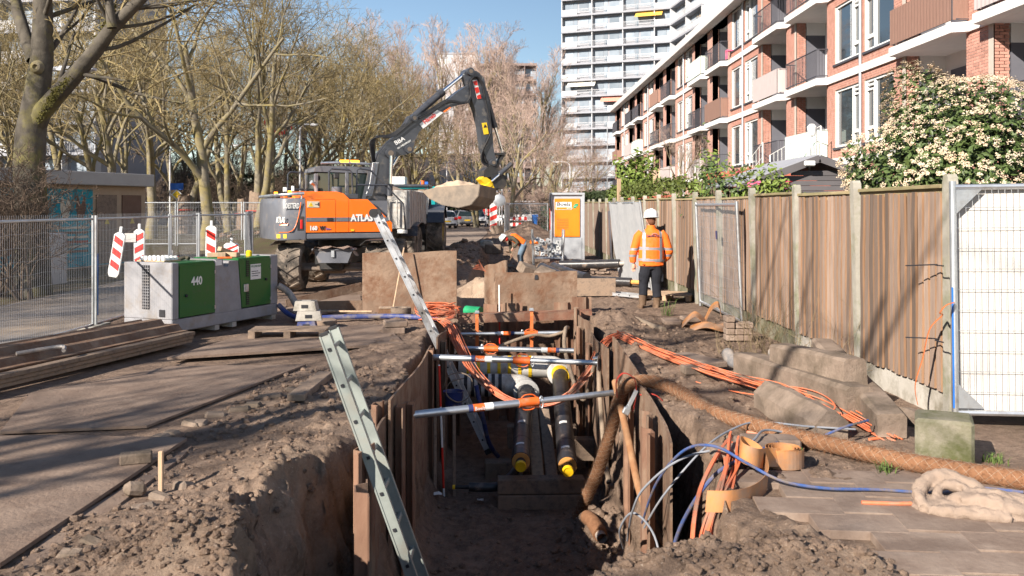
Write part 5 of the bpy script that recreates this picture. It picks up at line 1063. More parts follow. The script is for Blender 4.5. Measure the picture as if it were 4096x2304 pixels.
mb = MB(); mb.box((-.004, .17, .27), (.01, .1, .1)); mb.build('hatch', M['ink'], ge); mb = MB(); mb.box((.98, -.004, .93), (.14, .006, .08)); mb.build('sticker', M['white_paint'], ge)
for x in (.05, .95, 1.35, 2.35): mb = MB(); mb.box((x, GW / 2, -.035), (.1, GW, .07)); mb.build('foot', M['concrete'], ge)
def on_gen(x, y, z): return ge.matrix_world @ Vector((x, y, z))
bpy.context.view_layer.update()
t = thing('egg_tray_blocks', 'tray of white rounded spacers on the generator roof', 'spacers', on_gen(.35, .55, .975), rad(68.4)); mb = MB(); mb.box((0, 0, .01), (.34, .5, .02)); mb.build('tray', M['wood_new'], t)
for i in range(4):
    for j in range(6): mb = MB(); mb.lathe([(.03, 0), (.032, .03), (.02, .055), (.004, .06)], 8, TM((-.12 + i * .08, -.2 + j * .08, .02))); mb.build('spacer', M['white_paint'], t, True)
for k, (x, y, rz, lab) in enumerate([(1.55, .5, .3, 'wooden offcut lying flat on the generator roof'), (1.72, .35, -.4, 'split wooden offcut on the generator roof'), (1.85, .55, .9, 'tilted wooden offcut on the generator roof')]):
    blk('wood_offcut', lab, 'wood', *on_gen(x, y, 1.01 + .04 * (k == 2)), (.28, .1, .07), rz, 0, .35 * (k == 2), 'wood_new', .006)
p = on_gen(.62, .4, 1.0); mb = MB(); mb.tube(spline([p + Vector((-.1, 0, 0)), p, p + Vector((.06, .05, .015)), p + Vector((.12, .02, 0))], 4), .028, 8); tag(mb.build('work_glove', M['sleeve_brown'], None, True), 'dirty brown work glove lying on the generator roof', 'glove')
p = on_gen(2.1, .3, .97); mb = MB(); mb.lathe([(.05, 0), (.05, .07), (.03, .09)], 12, TM(p)); tag(mb.build('yellow_cup', M['yellow_cap'], None, True), 'small yellow cap standing on the generator roof', 'cap')
p = on_gen(1.28, .12, .985); m4, L = frame(p, p + Vector((.2, .05, .0))); block('orange_tool', 'orange-handled tool on the generator roof', 'tool', m4, (.22, .03, .03), M['orange_paint'], .008)
# hoses from the generator to the pit
hose('grey_supply_hose', 'thick grey hose curving from the generator to the ground', [(-3.72, 14.9, .55), (-3.55, 14.95, .42), (-3.35, 14.8, .16), (-3.15, 14.5, .07), (-2.9, 14.2, .06)], .055, 'grey_pipe', 'hose')
hose('blue_supply_hose', 'dark blue hose lying from the generator past the concrete feet to the cable coil', [(-3.72, 14.95, .22), (-3.5, 14.8, .08), (-3.2, 14.6, .05), (-2.6, 14.75, .05), (-1.9, 14.85, .05), (-1.4, 14.7, .05), (-1.05, 14.45, .05)], .042, 'blue_hose', 'hose')
# stack of concrete fence feet
def foot_block(x, y, z, rz, m, label, d=(.36, .2, .13)):
    t = thing('fence_foot_block', label, 'concrete block', (x, y, z), rz); w, dd, h = d
    mb = MB(); mb.prism([(-w / 2, 0), (w / 2, 0), (w / 2 - .03, h), (-w / 2 + .03, h)], -dd / 2, dd / 2, TM((0, 0, 0), PI / 2)); mb.build('body', M[m], t)
    mb = MB(); mb.box((0, -dd / 2, h * .45), (.1, .01, .05)); mb.build('slot', M['ink'], t)
    for s in (-1, 1): mb = MB(); mb.box((s * .1, 0, h), (.06, .06, .012)); mb.build('socket', M['ink'], t)
    return t
q = G(307, 331); foot_block(q.x, q.y, .03, .1, 'blue_hose', 'blue-painted fence foot block at the bottom of the short stack', (.30, .22, .13)); foot_block(q.x + .03, q.y, .165, .15, 'concrete', 'grey concrete fence foot block in the middle of the short stack', (.38, .24, .14)); foot_block(q.x - .01, q.y, .31, .0, 'concrete', 'grey concrete fence foot block on top of the short stack', (.34, .22, .14))
# small pallet and tiles
q = G(290, 338); t = thing('small_pallet', 'low dirty pallet lying on the road plate beside the stacked fence feet', 'pallet', (q.x, q.y, .03), .05)
for k in range(5): mb = MB(); mb.box((0, -.2 + k * .1, .10), (1.05, .085, .018)); mb.build('board', M['wood_dirty'], t)
for x in (-.48, 0, .48): mb = MB(); mb.box((x, 0, .045), (.09, .48, .09)); mb.build('bearer', M['wood_dirty'], t)
q = G(393, 334); blk('paving_tile', 'square concrete paving tile at the bottom of the two-tile stack', 'paving tile', q.x, q.y + .1, .05, (.33, .33, .09), .1, 0, 0, 'slab', .01); blk('paving_tile', 'square concrete paving tile on top of the two-tile stack', 'paving tile', q.x + .02, q.y + .12, .14, (.32, .32, .08), .25, 0, 0, 'slab', .01)
q = G(401, 318); 
for k in range(2):
    mb = MB(); mb.lathe([(.10, 0), (.17, 0), (.17, .075), (.10, .075), (.10, 0)], 20, TM((q.x, q.y, .02 + k * .08)), cap=False); tag(mb.build('concrete_ring', M['concrete_dirty'], None, True), 'grey concrete ring, %s of the pair by the broom' % ('lower' if k == 0 else 'upper'), 'concrete ring')
q = G(318, 326); mb = MB(); mb.lathe([(.26, 0), (.26, .05), (.24, .06)], 24, TM((q.x, q.y + .15, .02))); tag(mb.build('round_cover', M['wood_dirty'], None, True), 'round flat brown cover lying behind the stacked fence feet', 'cover')
# brooms
t = thing('push_broom', 'push broom with brown bristles leaning on the standing steel plate', 'broom', (-1.87, 15.2, .03)); mb = MB(); mb.tube([(0, 0, .12), (.13, .45, 1.10)], .014, 8); mb.build('handle', M['wood_new'], t, True); mb = MB(); mb.box((0, 0, .12), (.48, .07, .04), None, .01); hd = mb.build('head', M['wood_dirty'], t); mb = MB(); mb.prism([(-.26, 0), (.26, 0), (.23, .10), (-.23, .10)], -.045, .045, TM((0, 0, 0), PI / 2)); mb.build('bristles', M['bristle'], t)
a, b = G(315, 313), G(372, 315); m4, L = frame(a + Vector((0, 0, .03)), b + Vector((0, 0, .06))); mb = MB(); mb.tube([(0, 0, 0), (L, 0, 0)], .016, 8, m4); tag(mb.build('broomstick', M['wood_new'], None, True), 'loose wooden tool handle lying across the blue hose', 'handle')
# ------------------------------------------------------------------ plank fence on the right
FX = 3.80
def fx(y): return FX - 0.016 * max(0, y - 8)          # the fence line drifts a little towards the street
posts = [5.86 + 1.9 * k for k in range(1, 21)]
fe = thing('plank_fence', 'tall brown plank fence with pale concrete posts along the gardens', 'fence', (FX, 5.86, 0))
pm = MB(); pm.prism([(-.055, 0), (.055, 0), (.055, 2.06), (.045, 2.11), (.025, 2.135), (-.025, 2.135), (-.045, 2.11), (-.055, 2.06)], -.042, .042, TM((0, 0, 0), PI / 2, 0, PI / 2)); post_me = pm.mesh('post')
pk = []
mat('post_concrete', (0.27, 0.25, 0.21), (0.38, 0.355, 0.31), 0.9, 0, 4, 8, 0.25, 40, 0.12, dirt=(0.19, 0.19, 0.12), dscale=3, damt=0.45)
for k in range(6):
    r = random.Random(k); w = .095; mb = MB(); n = 6; vs = []
    for i in range(n + 1):
        z = i / n * 1.72; b = .004 * math.sin(i * 1.3 + k) ; j = .003 * math.sin(2.1 * i + 2 * k)
        vs += [(b, -w / 2 + j, z), (b - .022, -w / 2 + j + .002, z), (b - .022, w / 2 + j - .002, z), (b, w / 2 + j, z)]
    fs = [(0, 1, 2, 3), tuple(n * 4 + i for i in (3, 2, 1, 0))]
    for i in range(n): fs += [(i * 4 + a, i * 4 + 4 + a, i * 4 + 4 + (a + 1) % 4, i * 4 + (a + 1) % 4) for a in range(4)]
    mb.add(vs, fs); me = mb.mesh('plank'); me.materials.append(M['wood_fence']); me.materials.append(M['wood_fence_back'])
    for i, pl_ in enumerate(me.polygons):
        if i >= 2 and (i - 2) % 4 in (0, 2): pl_.material_index = 1
    pk.append(me)
bkm = MB(); bkm.box((0, 0, .86), (.018, .10, 1.72)); back_me = bkm.mesh('back_plank')
far_v = []; 
farmb = MB()
for i, y in enumerate(posts):
    x = fx(y); o = link('post', post_me, M['post_concrete'], fe, (x - FX, y - 5.86, gh(x, y) * 0 - .02)); o.rotation_euler = (U(-.012, .012), -.018 + U(-.012, .012), 0)
    if y > 9 and y < 30: o.rotation_euler[1] -= .012
    if i == len(posts) - 1: break
    y1 = posts[i + 1]; x1 = fx(y1); dz = U(-.03, .03); L = y1 - y - .13; rot = math.atan2(x1 - x, y1 - y)
    mb = MB(); mb.box((0, 0, 0), (.035, L, .26), None, .004); o = mb.build('bottom_board', M['concrete_moss' if y > 11 else 'concrete'], fe); o.location = ((x + x1) / 2 - FX + .01, (y + y1) / 2 - 5.86, .11); o.rotation_euler = (0, 0, -rot)
    mb = MB(); mb.box((0, 0, 0), (.12, L, .035), None, .004); mb.box((0, 0, -.045), (.045, L, .06)); o = mb.build('top_rail', M['wood_rail'], fe); o.location = ((x + x1) / 2 - FX, (y + y1) / 2 - 5.86, 2.0 + dz); o.rotation_euler = (U(-.008, .008), 0, -rot)
    n = 15; st = L / n
    for k in range(n):
        yy = y + .065 + (k + .5) * st; xx = x + (x1 - x) * (yy - y) / (y1 - y)
        me = pk[RN.randrange(6)]; dzz = .245 + U(-.01, .01)
        if y < 24:
            o = link('plank', me, M['wood_fence'], fe, (xx - FX - .02 + U(-.004, .004), yy - 5.86 + U(-.006, .006), dzz)); o.rotation_euler = (U(-.004, .004), U(-.004, .004), -rot + U(-.05, .05)); o.scale = (1, .88 + U(-.08, .06), 1)
        else: farmb.box((xx - FX - .03, yy - 5.86, dzz + .86), (.018, .095, 1.72))
    for zz in (.5, 1.75):
        mb = MB(); mb.box((0, 0, 0), (.03, L, .07)); o = mb.build('cross_rail', M['wood_fence_back'], fe); o.location = ((x + x1) / 2 - FX + .03, (y + y1) / 2 - 5.86, zz); o.rotation_euler = (0, 0, -rot)
    mb = MB(); bn = 15
    for k in range(bn): mb.box((0, (k + .0 - bn / 2) * st, 0), (.018, .085, 1.70))
    o = mb.build('back_planks', M['wood_fence_back'], fe); o['kind'] = 'stuff'; o.location = ((x + x1) / 2 - FX - .008, (y + y1) / 2 - 5.86, 1.10); o.rotation_euler = (0, 0, -rot)
o = farmb.build('far_planks', M['wood_fence'], fe); o['kind'] = 'stuff'
# ------------------------------------------------------------------ mesh fence panels
mesh_cache = {}
def heras(p, q, h, label, m='galv', name='site_fence_panel', nv=None, nh=9, tilt=0.0, r=.02, cat='fence panel', wr=.0013, z=0.06, group=None, dense=True):
    p = Vector((*p, z)); q = Vector((*q, z)); L = (q - p).length; t = thing(name, label, cat, p, math.atan2(q.y - p.y, q.x - p.x), group); t.rotation_euler[0] = tilt
    for x in (0, L): mb = MB(); mb.tube([(x, 0, 0), (x, 0, h)], r, 10); mb.build('upright', M[m], t, True)
    for zz in (.08, h - .05): mb = MB(); mb.tube([(0, 0, zz), (L, 0, zz)], r * .85, 8); mb.build('rail', M[m], t, True)
    nv = nv or int(L / .05); br = []
    for i in range(1, nv):
        x = L * i / nv; br.append(([(x, -.004, .06), (x, -.004, h * .5), (x, -.004, h + .02 if dense else h - .05)], [wr] * 3))
    for k in range(1, nh):
        zz = .08 + (h - .13) * k / nh; br.append(([(L * j / 8, .004 + (.012 if dense else 0) * (-1) ** j, zz + (.006 * (-1) ** j if dense else 0)) for j in range(9)], [wr * 1.1] * 9))
    V_, F_ = tubes_np(br, 4); o = link('wire_mesh', mesh_np('wire_mesh', V_, F_), M['wire' if dense else 'galv'], t); o['kind'] = 'stuff'
    return t
mat('wire', (0.34, 0.35, 0.38), (0.42, 0.43, 0.46), 0.5, 0.5)
# panel leaning on the fence beside the worker
pa = heras((2.98, 13.0), (3.44, 15.9), 1.9, 'galvanised mesh panel with a dark blue label leaning on the plank fence', nv=58, nh=9, tilt=-.06, r=.028, wr=.002)
pa.location = (3.58, 13.75, .02); pa.rotation_euler = (rad(-2.5), 0, rad(90) + .0)
mb = MB(); mb.box((1.35, .02, 1.35), (.10, .006, .14)); mb.build('label_board', M['sign_dark_blue'], pa)
mb = MB(); mb.tube([(0, 0, .62), (0, 0, 1.2)], .0275, 10); mb.build('blue_paint', M['bin_blue'], pa, True)
# white netted panels further on
for (y0, y1, xo, lab, net) in [(19.6, 22.6, .45, 'mesh panel covered with pale netting leaning on the fence behind the worker', True), (23.2, 26.6, .15, 'bare mesh panel standing against the plank fence beyond the netted panel', False)]:
    t = heras((0, 0), (y1 - y0, 0), 1.95, lab, nv=46, nh=8, r=.03); x0 = fx(y0) - xo; t.location = (x0, y0, .03); t.rotation_euler = (rad(-8 if net else -4), 0, rad(90 + (6 if net else 0)))
    if net:
        mb = MB(); n = 14; L = y1 - y0; mb.add([(L * i / n, .03 + .02 * math.sin(i * 1.7 + j), .06 + 1.85 * j / 6 + .02 * math.sin(i)) for j in range(7) for i in range(n + 1)], [(j * 15 + i, j * 15 + i + 1, j * 15 + i + 16, j * 15 + i + 15) for j in range(6) for i in range(n)]); mb.build('netting', M['fabric_net'], t, True)
# hoarding panel at the right edge
t = heras((FX - .10, 7.62), (FX + .75, 4.4), 2.0, 'mesh gate panel over a white sheet tied to the concrete post', nv=66, nh=11, r=.028, wr=.0024, dense=False); t.location.z = .10
t.location = (FX - .06, 7.56, .05); t.rotation_euler = (0, -.012, rad(-9))
L = 3.3
mb = MB(); mb.box((L / 2, .05, 1.02), (L - .06, .008, 1.88)); mb.build('white_sheet', M['hoarding'], t)
for (x, z, a) in ((.02, 1.93, -1), (.02, .12, 1)):
    mb = MB(); mb.prism([(x, z), (x + .2, z), (x, z + a * .2)], -.004, .004, TM((0, -.022, 0), PI / 2)); mb.build('corner_plate', M['galv'], t)
mb = MB(); mb.box((-.018, -.022, .62), (.012, .012, 1.0)); mb.build('blue_paint', M['bin_blue'], t)
webbing('orange_strap', 'orange strap tied round the gate panel and hanging down the fence', [(FX - .10, 7.50, 1.05), (FX - .20, 7.44, 1.03), (FX - .22, 7.50, .96), (FX - .14, 7.62, .93), (FX - .20, 7.72, .80), (FX - .22, 7.80, .55), (FX - .26, 7.86, .30), (FX - .22, 7.9, .12)], .045, 'strap', 'strap', .003, (.3, .95, 0))
for z in (1.35, .72):
    mb = MB(); mb.tube(spline([(FX - .19, 7.50, z), (FX - .20, 7.62, z), (FX - .14, 7.75, z - .005), (FX - .28, 8.0, z - .03)], 4), .006, 6); tag(mb.build('cable_tie', M['ink'], None, True), 'black cable tie on the concrete post at %s height' % ('head' if z > 1 else 'knee'), 'cable tie')
rf = thing('plank_fence', 'plank fence running back into the gardens behind the white sheeted gate panel', 'fence', (FX + .08, 7.85, 0))
for k in range(34):
    o = link('plank', pk[k % 6], M['wood_fence'], rf, (.1 + k * .118, 0, .245)); o.rotation_euler = (0, 0, rad(90))
for k in range(2):
    mb = MB(); mb.box((1 + 2 * k, 0, 2.0), (1.95, .12, .035), None, .004); mb.build('top_rail', M['wood_rail'], rf); mb = MB(); mb.box((1 + 2 * k, .03, 1.1), (1.95, .02, 1.7)); mb.build('back_planks', M['wood_fence_back'], rf)
# ------------------------------------------------------------------ paving corner
pav = bpy.data.objects.new('pavement', None); col.objects.link(pav); pav['kind'] = 'structure'
smb = [MB().box((0, 0, 0), (.4985, .2985, .06), None, .0025).mesh('paving_slab') for _ in range(1)]
for j in range(9):
    for i in range(8):
        x = 1.55 + i * .50 + (.25 if j % 2 else 0); y = 4.1 + j * .30
        if x < 2.02 - .22 * (y - 4.6) + U(-.05, .05) or y > 6.35 - .1 * (x - 2): continue
        o = link('paving_slab', smb[0], M['slab'], pav, (x, y, -.028 + U(-.002, .0015))); o.rotation_euler = (U(-.003, .003), U(-.003, .003), rad(-6) + U(-.01, .01))
# ------------------------------------------------------------------ concrete posts and blocks on the right
def cpost(p, q, w, h, label, top=.12, m='concrete_dirty', rough=.007):
    p = Vector(p); q = Vector(q); m4, L = frame(p, q); mb = MB(); n = 7; vs = []; pr = [(-w / 2, -h / 2), (w / 2, -h / 2), (w / 2, h / 2 - top * h), (w / 2 - top * w, h / 2), (-w / 2 + top * w, h / 2), (-w / 2, h / 2 - top * h)]
    for i in range(n + 1):
        s = (.93 if i in (0, n) else 1)
        for a, b in pr: vs.append((L * i / n, a * s + U(-rough, rough), b * s + U(-rough, rough)))
    k = 6; fs = [tuple(range(k)), tuple(n * k + i for i in reversed(range(k)))]
    for i in range(n): fs += [(i * k + a, (i + 1) * k + a, (i + 1) * k + (a + 1) % k, i * k + (a + 1) % k) for a in range(k)]
    m4.translation = Vector(); mb.add(vs, fs, m4); o = mb.build('concrete_post', M[m]); o.location = p; return tag(o, label, 'concrete post')
cpost((2.62, 10.0, .12), (3.02, 7.75, .18), .26, .26, 'long muddy concrete post lying lowest beside the orange cables')
cpost((2.80, 9.3, .32), (3.08, 8.0, .38), .24, .26, 'muddy concrete post with a broken square end lying on top of the pile')
cpost((3.48, 10.0, .30), (3.04, 7.15, .12), .24, .20, 'long concrete post leaning down from the fence with its end on the soil')
cpost((2.40, 8.3, .13), (2.58, 7.2, .10), .30, .26, 'rounded pale concrete post stub with a chipped end beside the coir hose', .4)
cpost((3.40, 7.8, .06), (3.55, 7.4, .05), .18, .14, 'small broken concrete lump at the foot of the fence', .3)
q = G(954, 468); mb = MB(); mb.box((0, 0, .165), (.38, .36, .34), None, .022); o = mb.build('concrete_cube', M['concrete_moss']); o.location = (q.x, q.y + .15, 0); o.rotation_euler = (0, 0, -.42); tag(o, 'mossy square concrete block standing behind the coir hose', 'concrete block')
# roll of membrane and curled strip
q = G(789, 470); t = thing('membrane_roll', 'roll of orange-brown plastic membrane standing on the paving', 'membrane roll', (q.x, q.y + .12, 0)); mb = MB(); sp = []
for i in range(90): a = i * .21; r = .075 + i * .0007; sp.append((r * math.cos(a), r * math.sin(a)))
mb.sheet(sp, 0, .13, .0035); mb.build('rolled_sheet', M['membrane'], t)
webbing('membrane_strip', 'curled strip of orange-brown membrane looping beside the roll', [(1.92, 6.38, .08), (1.82, 6.32, .10), (1.70, 6.14, .14), (1.61, 6.18, .17), (1.65, 6.36, .17), (1.77, 6.32, .11), (1.76, 6.1, .04), (1.68, 5.95, .0), (1.54, 5.76, .0), (1.38, 5.62, .02), (1.24, 5.62, .02)], .13, 'membrane', 'membrane', .004, (.15, .25, .95), 6)
for k, (pts, lab) in enumerate([([(2.7, 13.9, .03), (2.85, 13.7, .22), (3.0, 13.6, .10), (3.12, 13.5, .04), (3.3, 13.5, .10)], 'crumpled strip of ochre membrane beside the leaning mesh panel'), ([(2.85, 13.8, .03), (3.0, 13.75, .10), (3.12, 13.8, .30), (3.22, 13.75, .36), (3.25, 13.7, .2)], 'upturned strip of ochre membrane beside the leaning mesh panel'), ([(2.75, 13.55, .02), (2.95, 13.4, .10), (3.15, 13.3, .06), (3.32, 13.35, .03)], 'flat strip of ochre membrane beside the leaning mesh panel')]):
    webbing('membrane_strip', lab, pts, .24, 'membrane', 'membrane', .004, (.2, .95, .25), 6)
# loose slabs and boards on the soil
for (u, v, d, rz, rx, z, lab, m) in [
    (692, 322, (.30, .36, .06), .12, .03, .05, 'pale flat slab lying beside the ochre membrane strips', 'slab'), (671, 325, (.26, .34, .06), .05, .05, .04, 'pale flat slab next to another on the soil', 'slab'),
    (697, 366, (.30, .75, .07), .42, 0, .05, 'long pale slab lying beside the orange cables', 'slab'), (694, 374, (.26, .20, .09), .1, 0, .05, 'dark broken brick piece under black foil', 'concrete_dirty'),
    (758, 454, (.32, .34, .07), -.12, 0, .06, 'purple-grey paving slab half covered in sand beside the coir hose', 'slab'), (770, 448, (.42, .22, .07), -.05, 0, .05, 'long purple-grey slab under the end of the blue cable', 'slab'), (735, 462, (.36, .20, .07), .1, .05, .08, 'purple-grey slab lying behind the membrane loop', 'slab')]:
    p = G(u, v); blk('loose_slab', lab, 'paving slab', p.x, p.y, z + max(0, gh(p.x, p.y)), d, rz, rx, 0, m, .012)
for i in range(4):
    for j in range(3):
        if i == 3 and j > 0: continue
        p = G(738, 342); blk('concrete_paver', 'beige concrete paver in the low stack at the foot of the mesh panel', 'paver', p.x + j * .125 - .1 + U(-.01, .01), p.y + .1, .05 + i * .085, (.12, .22, .08), U(-.06, .06), 0, 0, 'slab', .012, 'pavers stacked at the mesh panel')
# grey bent pipe
hose('bent_pipe', 'grey muddy plastic pipe elbow lying near the concrete posts', [(2.54, 10.40, .16), (2.56, 10.22, .10), (2.72, 10.05, .08), (2.92, 10.08, .09), (3.05, 10.22, .14), (3.06, 10.36, .18)], .072, 'grey_pipe', 'pipe', 16)
# burlap sack
def sack():
    mb = MB(); f = lambda pts, r: mb.tube(spline(pts, 6), [r * (.75 + .4 * math.sin(PI * i / (6 * (len(pts) - 1)))) for i in range(6 * (len(pts) - 1) + 1)], 10)
    f([(-.26, -.12, .03), (-.27, .0, .08), (-.20, .10, .14), (-.08, .12, .16), (.04, .08, .13), (.10, .02, .10)], .045); f([(-.18, -.02, .06), (-.13, .05, .12), (-.03, .04, .13), (.0, -.02, .10), (-.06, -.06, .09), (-.10, -.03, .08)], .032)
    f([(-.05, -.08, .08), (.08, -.10, .09), (.22, -.12, .06), (.34, -.10, .04)], .05); f([(.0, .0, .10), (.14, -.02, .09), (.28, -.03, .06), (.42, -.02, .04)], .055); f([(-.25, -.14, .02), (-.1, -.16, .03), (.05, -.17, .03), (.2, -.18, .02)], .04); f([(.1, .08, .06), (.25, .06, .06), (.45, .06, .03)], .05)
    for (x, y, rx, ry, rz) in ((-.10, -.02, .22, .18, .07), (.18, -.02, .28, .16, .06)): mb.lathe([(max(.001, math.sin(PI * i / 8)), -math.cos(PI * i / 8)) for i in range(9)], 16, TM((x, y, .01)) @ Matrix.Diagonal((rx, ry, rz, 1)), cap=False)
    return mb
me = remesh(sack(), .008, 'burlap_sack', 4); co = np.empty(len(me.vertices) * 3, np.float32); me.vertices.foreach_get('co', co); no = np.array([v.normal[:] for v in me.vertices]); co = co.reshape(-1, 3); co += no * (.014 * fbm(co[:, 0] * 22 + co[:, 2] * 15, co[:, 1] * 22, 4) - .010 * np.abs(fbm(co[:, 0] * 9 + 4, co[:, 1] * 13 + co[:, 2] * 9, 3)))[:, None]; me.vertices.foreach_set('co', co.ravel()); me.update()
o = link('burlap_sack', me, M['burlap']); q = G(976, 518); o.location = (q.x + .02, q.y + .15, -.005); o.rotation_euler = (0, 0, -.25); tag(o, 'crumpled beige burlap sack lying on the paving', 'sack')
# ------------------------------------------------------------------ insulated pipe stack, boards, bricks, cabinet, props
def longpipe(pts, r, label, cap=None):
    c = Vector(pts[0]); t = thing('pipe_section', label, 'pipe', c); sp = spline(pts, 5); mb = MB(); mb.tube([p - c for p in sp], r, 16); mb.build('casing', M['black_pe'], t, True)
    if cap:
        d = (sp[0] - sp[1]).normalized(); mb = MB(); mb.tube([(0, 0, 0), tuple(d * .22)], r * .5, 12); e = mb.build('bare_end', M['grey_pipe' if cap == 'y' else 'foam'], t, True); mb = MB(); mb.tube([tuple(d * .22), tuple(d * .26)], r * .55, 12); mb.build('yellow_cap', M['yellow_cap'], e, True)
    return t
longpipe([(2.75, 21.9, .47), (1.9, 22.3, .42), (1.35, 22.5, .40)], .105, 'upper black insulated pipe with a yellow-capped thin end pointing at the fence', 'y')
longpipe([(2.85, 20.6, .13), (2.1, 21.0, .13), (1.5, 21.3, .13)], .10, 'lower black insulated pipe with a yellow-capped brown end pointing at the fence', 'b')
longpipe([(.85, 21.2, .42), (1.2, 20.2, .30), (1.45, 19.4, .20), (1.35, 19.0, .20), (.6, 18.6, .18)], .115, 'black bent insulated pipe lying behind the far end plate')
longpipe([(1.15, 21.6, .42), (1.5, 20.4, .34), (1.75, 19.5, .32)], .10, 'black insulated pipe lying beside the bent one with dirty joint bands')
for (x, y, z, d, rz, lab) in [(1.35, 19.3, .03, (1.7, .6, .03), -.1, 'wide pale board lying under the black pipes'), (1.82, 18.5, .2, (.85, .03, .36), .03, 'upright plywood board behind the far end plate'), (.75, 20.9, .12, (1.1, .5, .03), .4, 'pale plywood sheet tilted against the black pipes'), (2.0, 21.3, .03, (1.4, .14, .05), .5, 'wooden batten lying under the black pipe ends')]:
    blk('wooden_board', lab, 'board', x, y, z, d, rz, .1 if d[2] < .1 else 0, 0, 'wood_dirty', .004)
k = 0
for lay in range(5):
    for i in range(7 - lay):
        k += 1; blk('paving_brick', 'thin brown paving tile in the loose stack before the orange cabinet', 'paving tile', 1.5 + i * .21 + lay * .1 + U(-.03, .03), 24.8 + U(-.12, .12), .05 + lay * .075, (.2, .3, .06), U(-.2, .2), U(-.05, .05), U(-.05, .05), 'slab', .008, 'tiles in the loose stack')
cbx = thing('rental_cabinet', 'tall orange and galvanised rental cabinet reading Boels beside the fence', 'cabinet', (2.11, 31.0, 0), rad(-3))
mb = MB(); mb.box((0, .5, 1.13), (1.02, .98, 2.2)); mb.build('body', M['galv_panel'], cbx)
for x in (-.55, .55): mb = MB(); mb.box((x, -.02, 1.13), (.09, .08, 2.25), None, .01); mb.build('corner_post', M['galv_panel'], cbx)
mb = MB(); mb.box((0, -.02, 2.27), (1.2, .1, .08), None, .01); mb.box((0, 1.0, 2.27), (1.2, .1, .08), None, .01); mb.build('top_frame', M['galv_panel'], cbx)
mb = MB(); mb.box((0, -.015, 1.46), (.86, .04, 1.30), None, .006); dr = mb.build('door', M['cab_orange'], cbx); mb = MB(); mb.box((0, -.012, .42), (.98, .02, .72)); mb.build('lower_panel', M['galv_panel'], cbx)
mb = MB(); mb.box((-.12, -.045, 1.86), (.54, .01, .26), None, .004); sg = mb.build('sign', M['white_paint'], dr); txt('lettering', 'Boels', .18, M['ink'], sg, TM((-.35, -.052, 1.86), PI / 2), .002, 0, 1.15, .004)
mb = MB(); mb.box((-.12, -.052, 1.78), (.5, .004, .07)); sb = mb.build('strip', M['cab_orange'], sg); txt('lettering', 'RENTAL', .06, M['white_paint'], sb, TM((-.02, -.056, 1.76), PI / 2), .002)
mb = MB(); mb.prism([(.2, 1.82), (.22, 1.78), (.28, 1.78), (.36, 1.86), (.37, 1.94), (.28, 1.94), (.21, 1.88)], -.004, .004, TM((0, -.045, 0), PI / 2)); lf = mb.build('eco_leaf', M['green_pipe'], dr); txt('lettering', 'eco', .06, M['white_paint'], lf, TM((.23, -.052, 1.84), PI / 2), .002)
for k in range(7): mb = MB(); mb.box((-.16, -.038, 1.08 + k * .055), (.4, .012, .02)); mb.build('louvre', M['orange_paint'], dr)
mb = MB(); mb.tube([(-.56, -.1, 2.3), (-.6, -.12, 2.1), (-.55, -.08, 1.7)], .03, 8); mb.build('cable', M['ink'], cbx, True); mb = MB(); mb.box((-.58, -.05, 1.5), (.03, .02, .9)); mb.build('notice', M['red_paint'], cbx)
rk = thing('prop_rack', 'galvanised stillage full of white scaffold heads behind the worker bending over', 'rack', (1.28, 27.4, 0))
for x in (-.42, .42):
    for y in (-.3, .3): mb = MB(); mb.tube([(x, y, 0), (x * 1.12, y, 1.15)], .03, 8); mb.build('post', M['galv'], rk, True)
    mb = MB(); mb.tube([(x, -.3, .3), (x, .3, .3)], .025, 8); mb.tube([(x, -.3, .9), (x, .3, .9)], .025, 8); mb.build('side_rail', M['galv'], rk, True)
for y in (-.3, .3): mb = MB(); mb.tube([(-.42, y, .3), (.42, y, .3)], .025, 8); mb.build('front_rail', M['galv'], rk, True)
for k in range(34):
    pt = thing('scaffold_head', 'white square scaffold head piled in the galvanised stillage', 'scaffold part', (1.28 + U(-.34, .34), 27.4 + U(-.26, .2), .36 + .52 * (k / 34) + U(-.03, .03)), 0, 'scaffold heads in the stillage'); pt.rotation_euler = (U(.7, 1.8), U(-.4, .4), U(-.6, .6))
    mb = MB(); mb.box((0, 0, 0), (.13, .13, .012)); mb.build('plate', M['white_paint'], pt); mb = MB(); mb.lathe([(.022, .0062), (.022, .0066)], 10); mb.build('hole', M['ink'], pt); mb = MB(); mb.tube([(0, 0, 0), (0, 0, -.16)], .025, 8); mb.build('stub', M['galv'], pt, True)
# orange cable reel box behind the rack
blk('concrete_paver', 'stacked brown blocks carrying an orange hose behind the stillage', 'block', 1.1, 30.2, .3, (.75, .4, .6), .05, 0, 0, 'slab', .02)
mb = MB(); mb.tube([(1.1 + .25 * math.cos(a), 30.2 + .16 * math.sin(a), .66 + .03 * math.sin(3 * a)) for a in np.linspace(0, 6.28, 24)[:-1]], .05, 8, closed=True); tag(mb.build('orange_hose_coil', M['cab_orange'], None, True), 'orange hose coiled on the brown blocks beside the cabinet', 'hose')
blk('dark_upright_strip', 'narrow dark grey upright strip leaning on the fence near the cabinet', 'plank', fx(29) - .12, 29.0, .85, (.03, .3, 1.7), 0, 0, -.06, 'door_grey', .004)  # thin upright box in one plain dark grey, set against the fence
# pallet the worker stands beside
q = G(668, 300); t = thing('pale_pallet', 'pale wooden pallet lying behind the boots of the standing worker', 'pallet', (q.x, q.y, .02), -.35)
for k in range(6): mb = MB(); mb.box((0, -.35 + k * .14, .11), (1.0, .11, .02)); mb.build('board', M['wood_new'], t)
for x in (-.45, 0, .45): mb = MB(); mb.box((x, 0, .05), (.09, .8, .09)); mb.build('bearer', M['wood_new'], t)
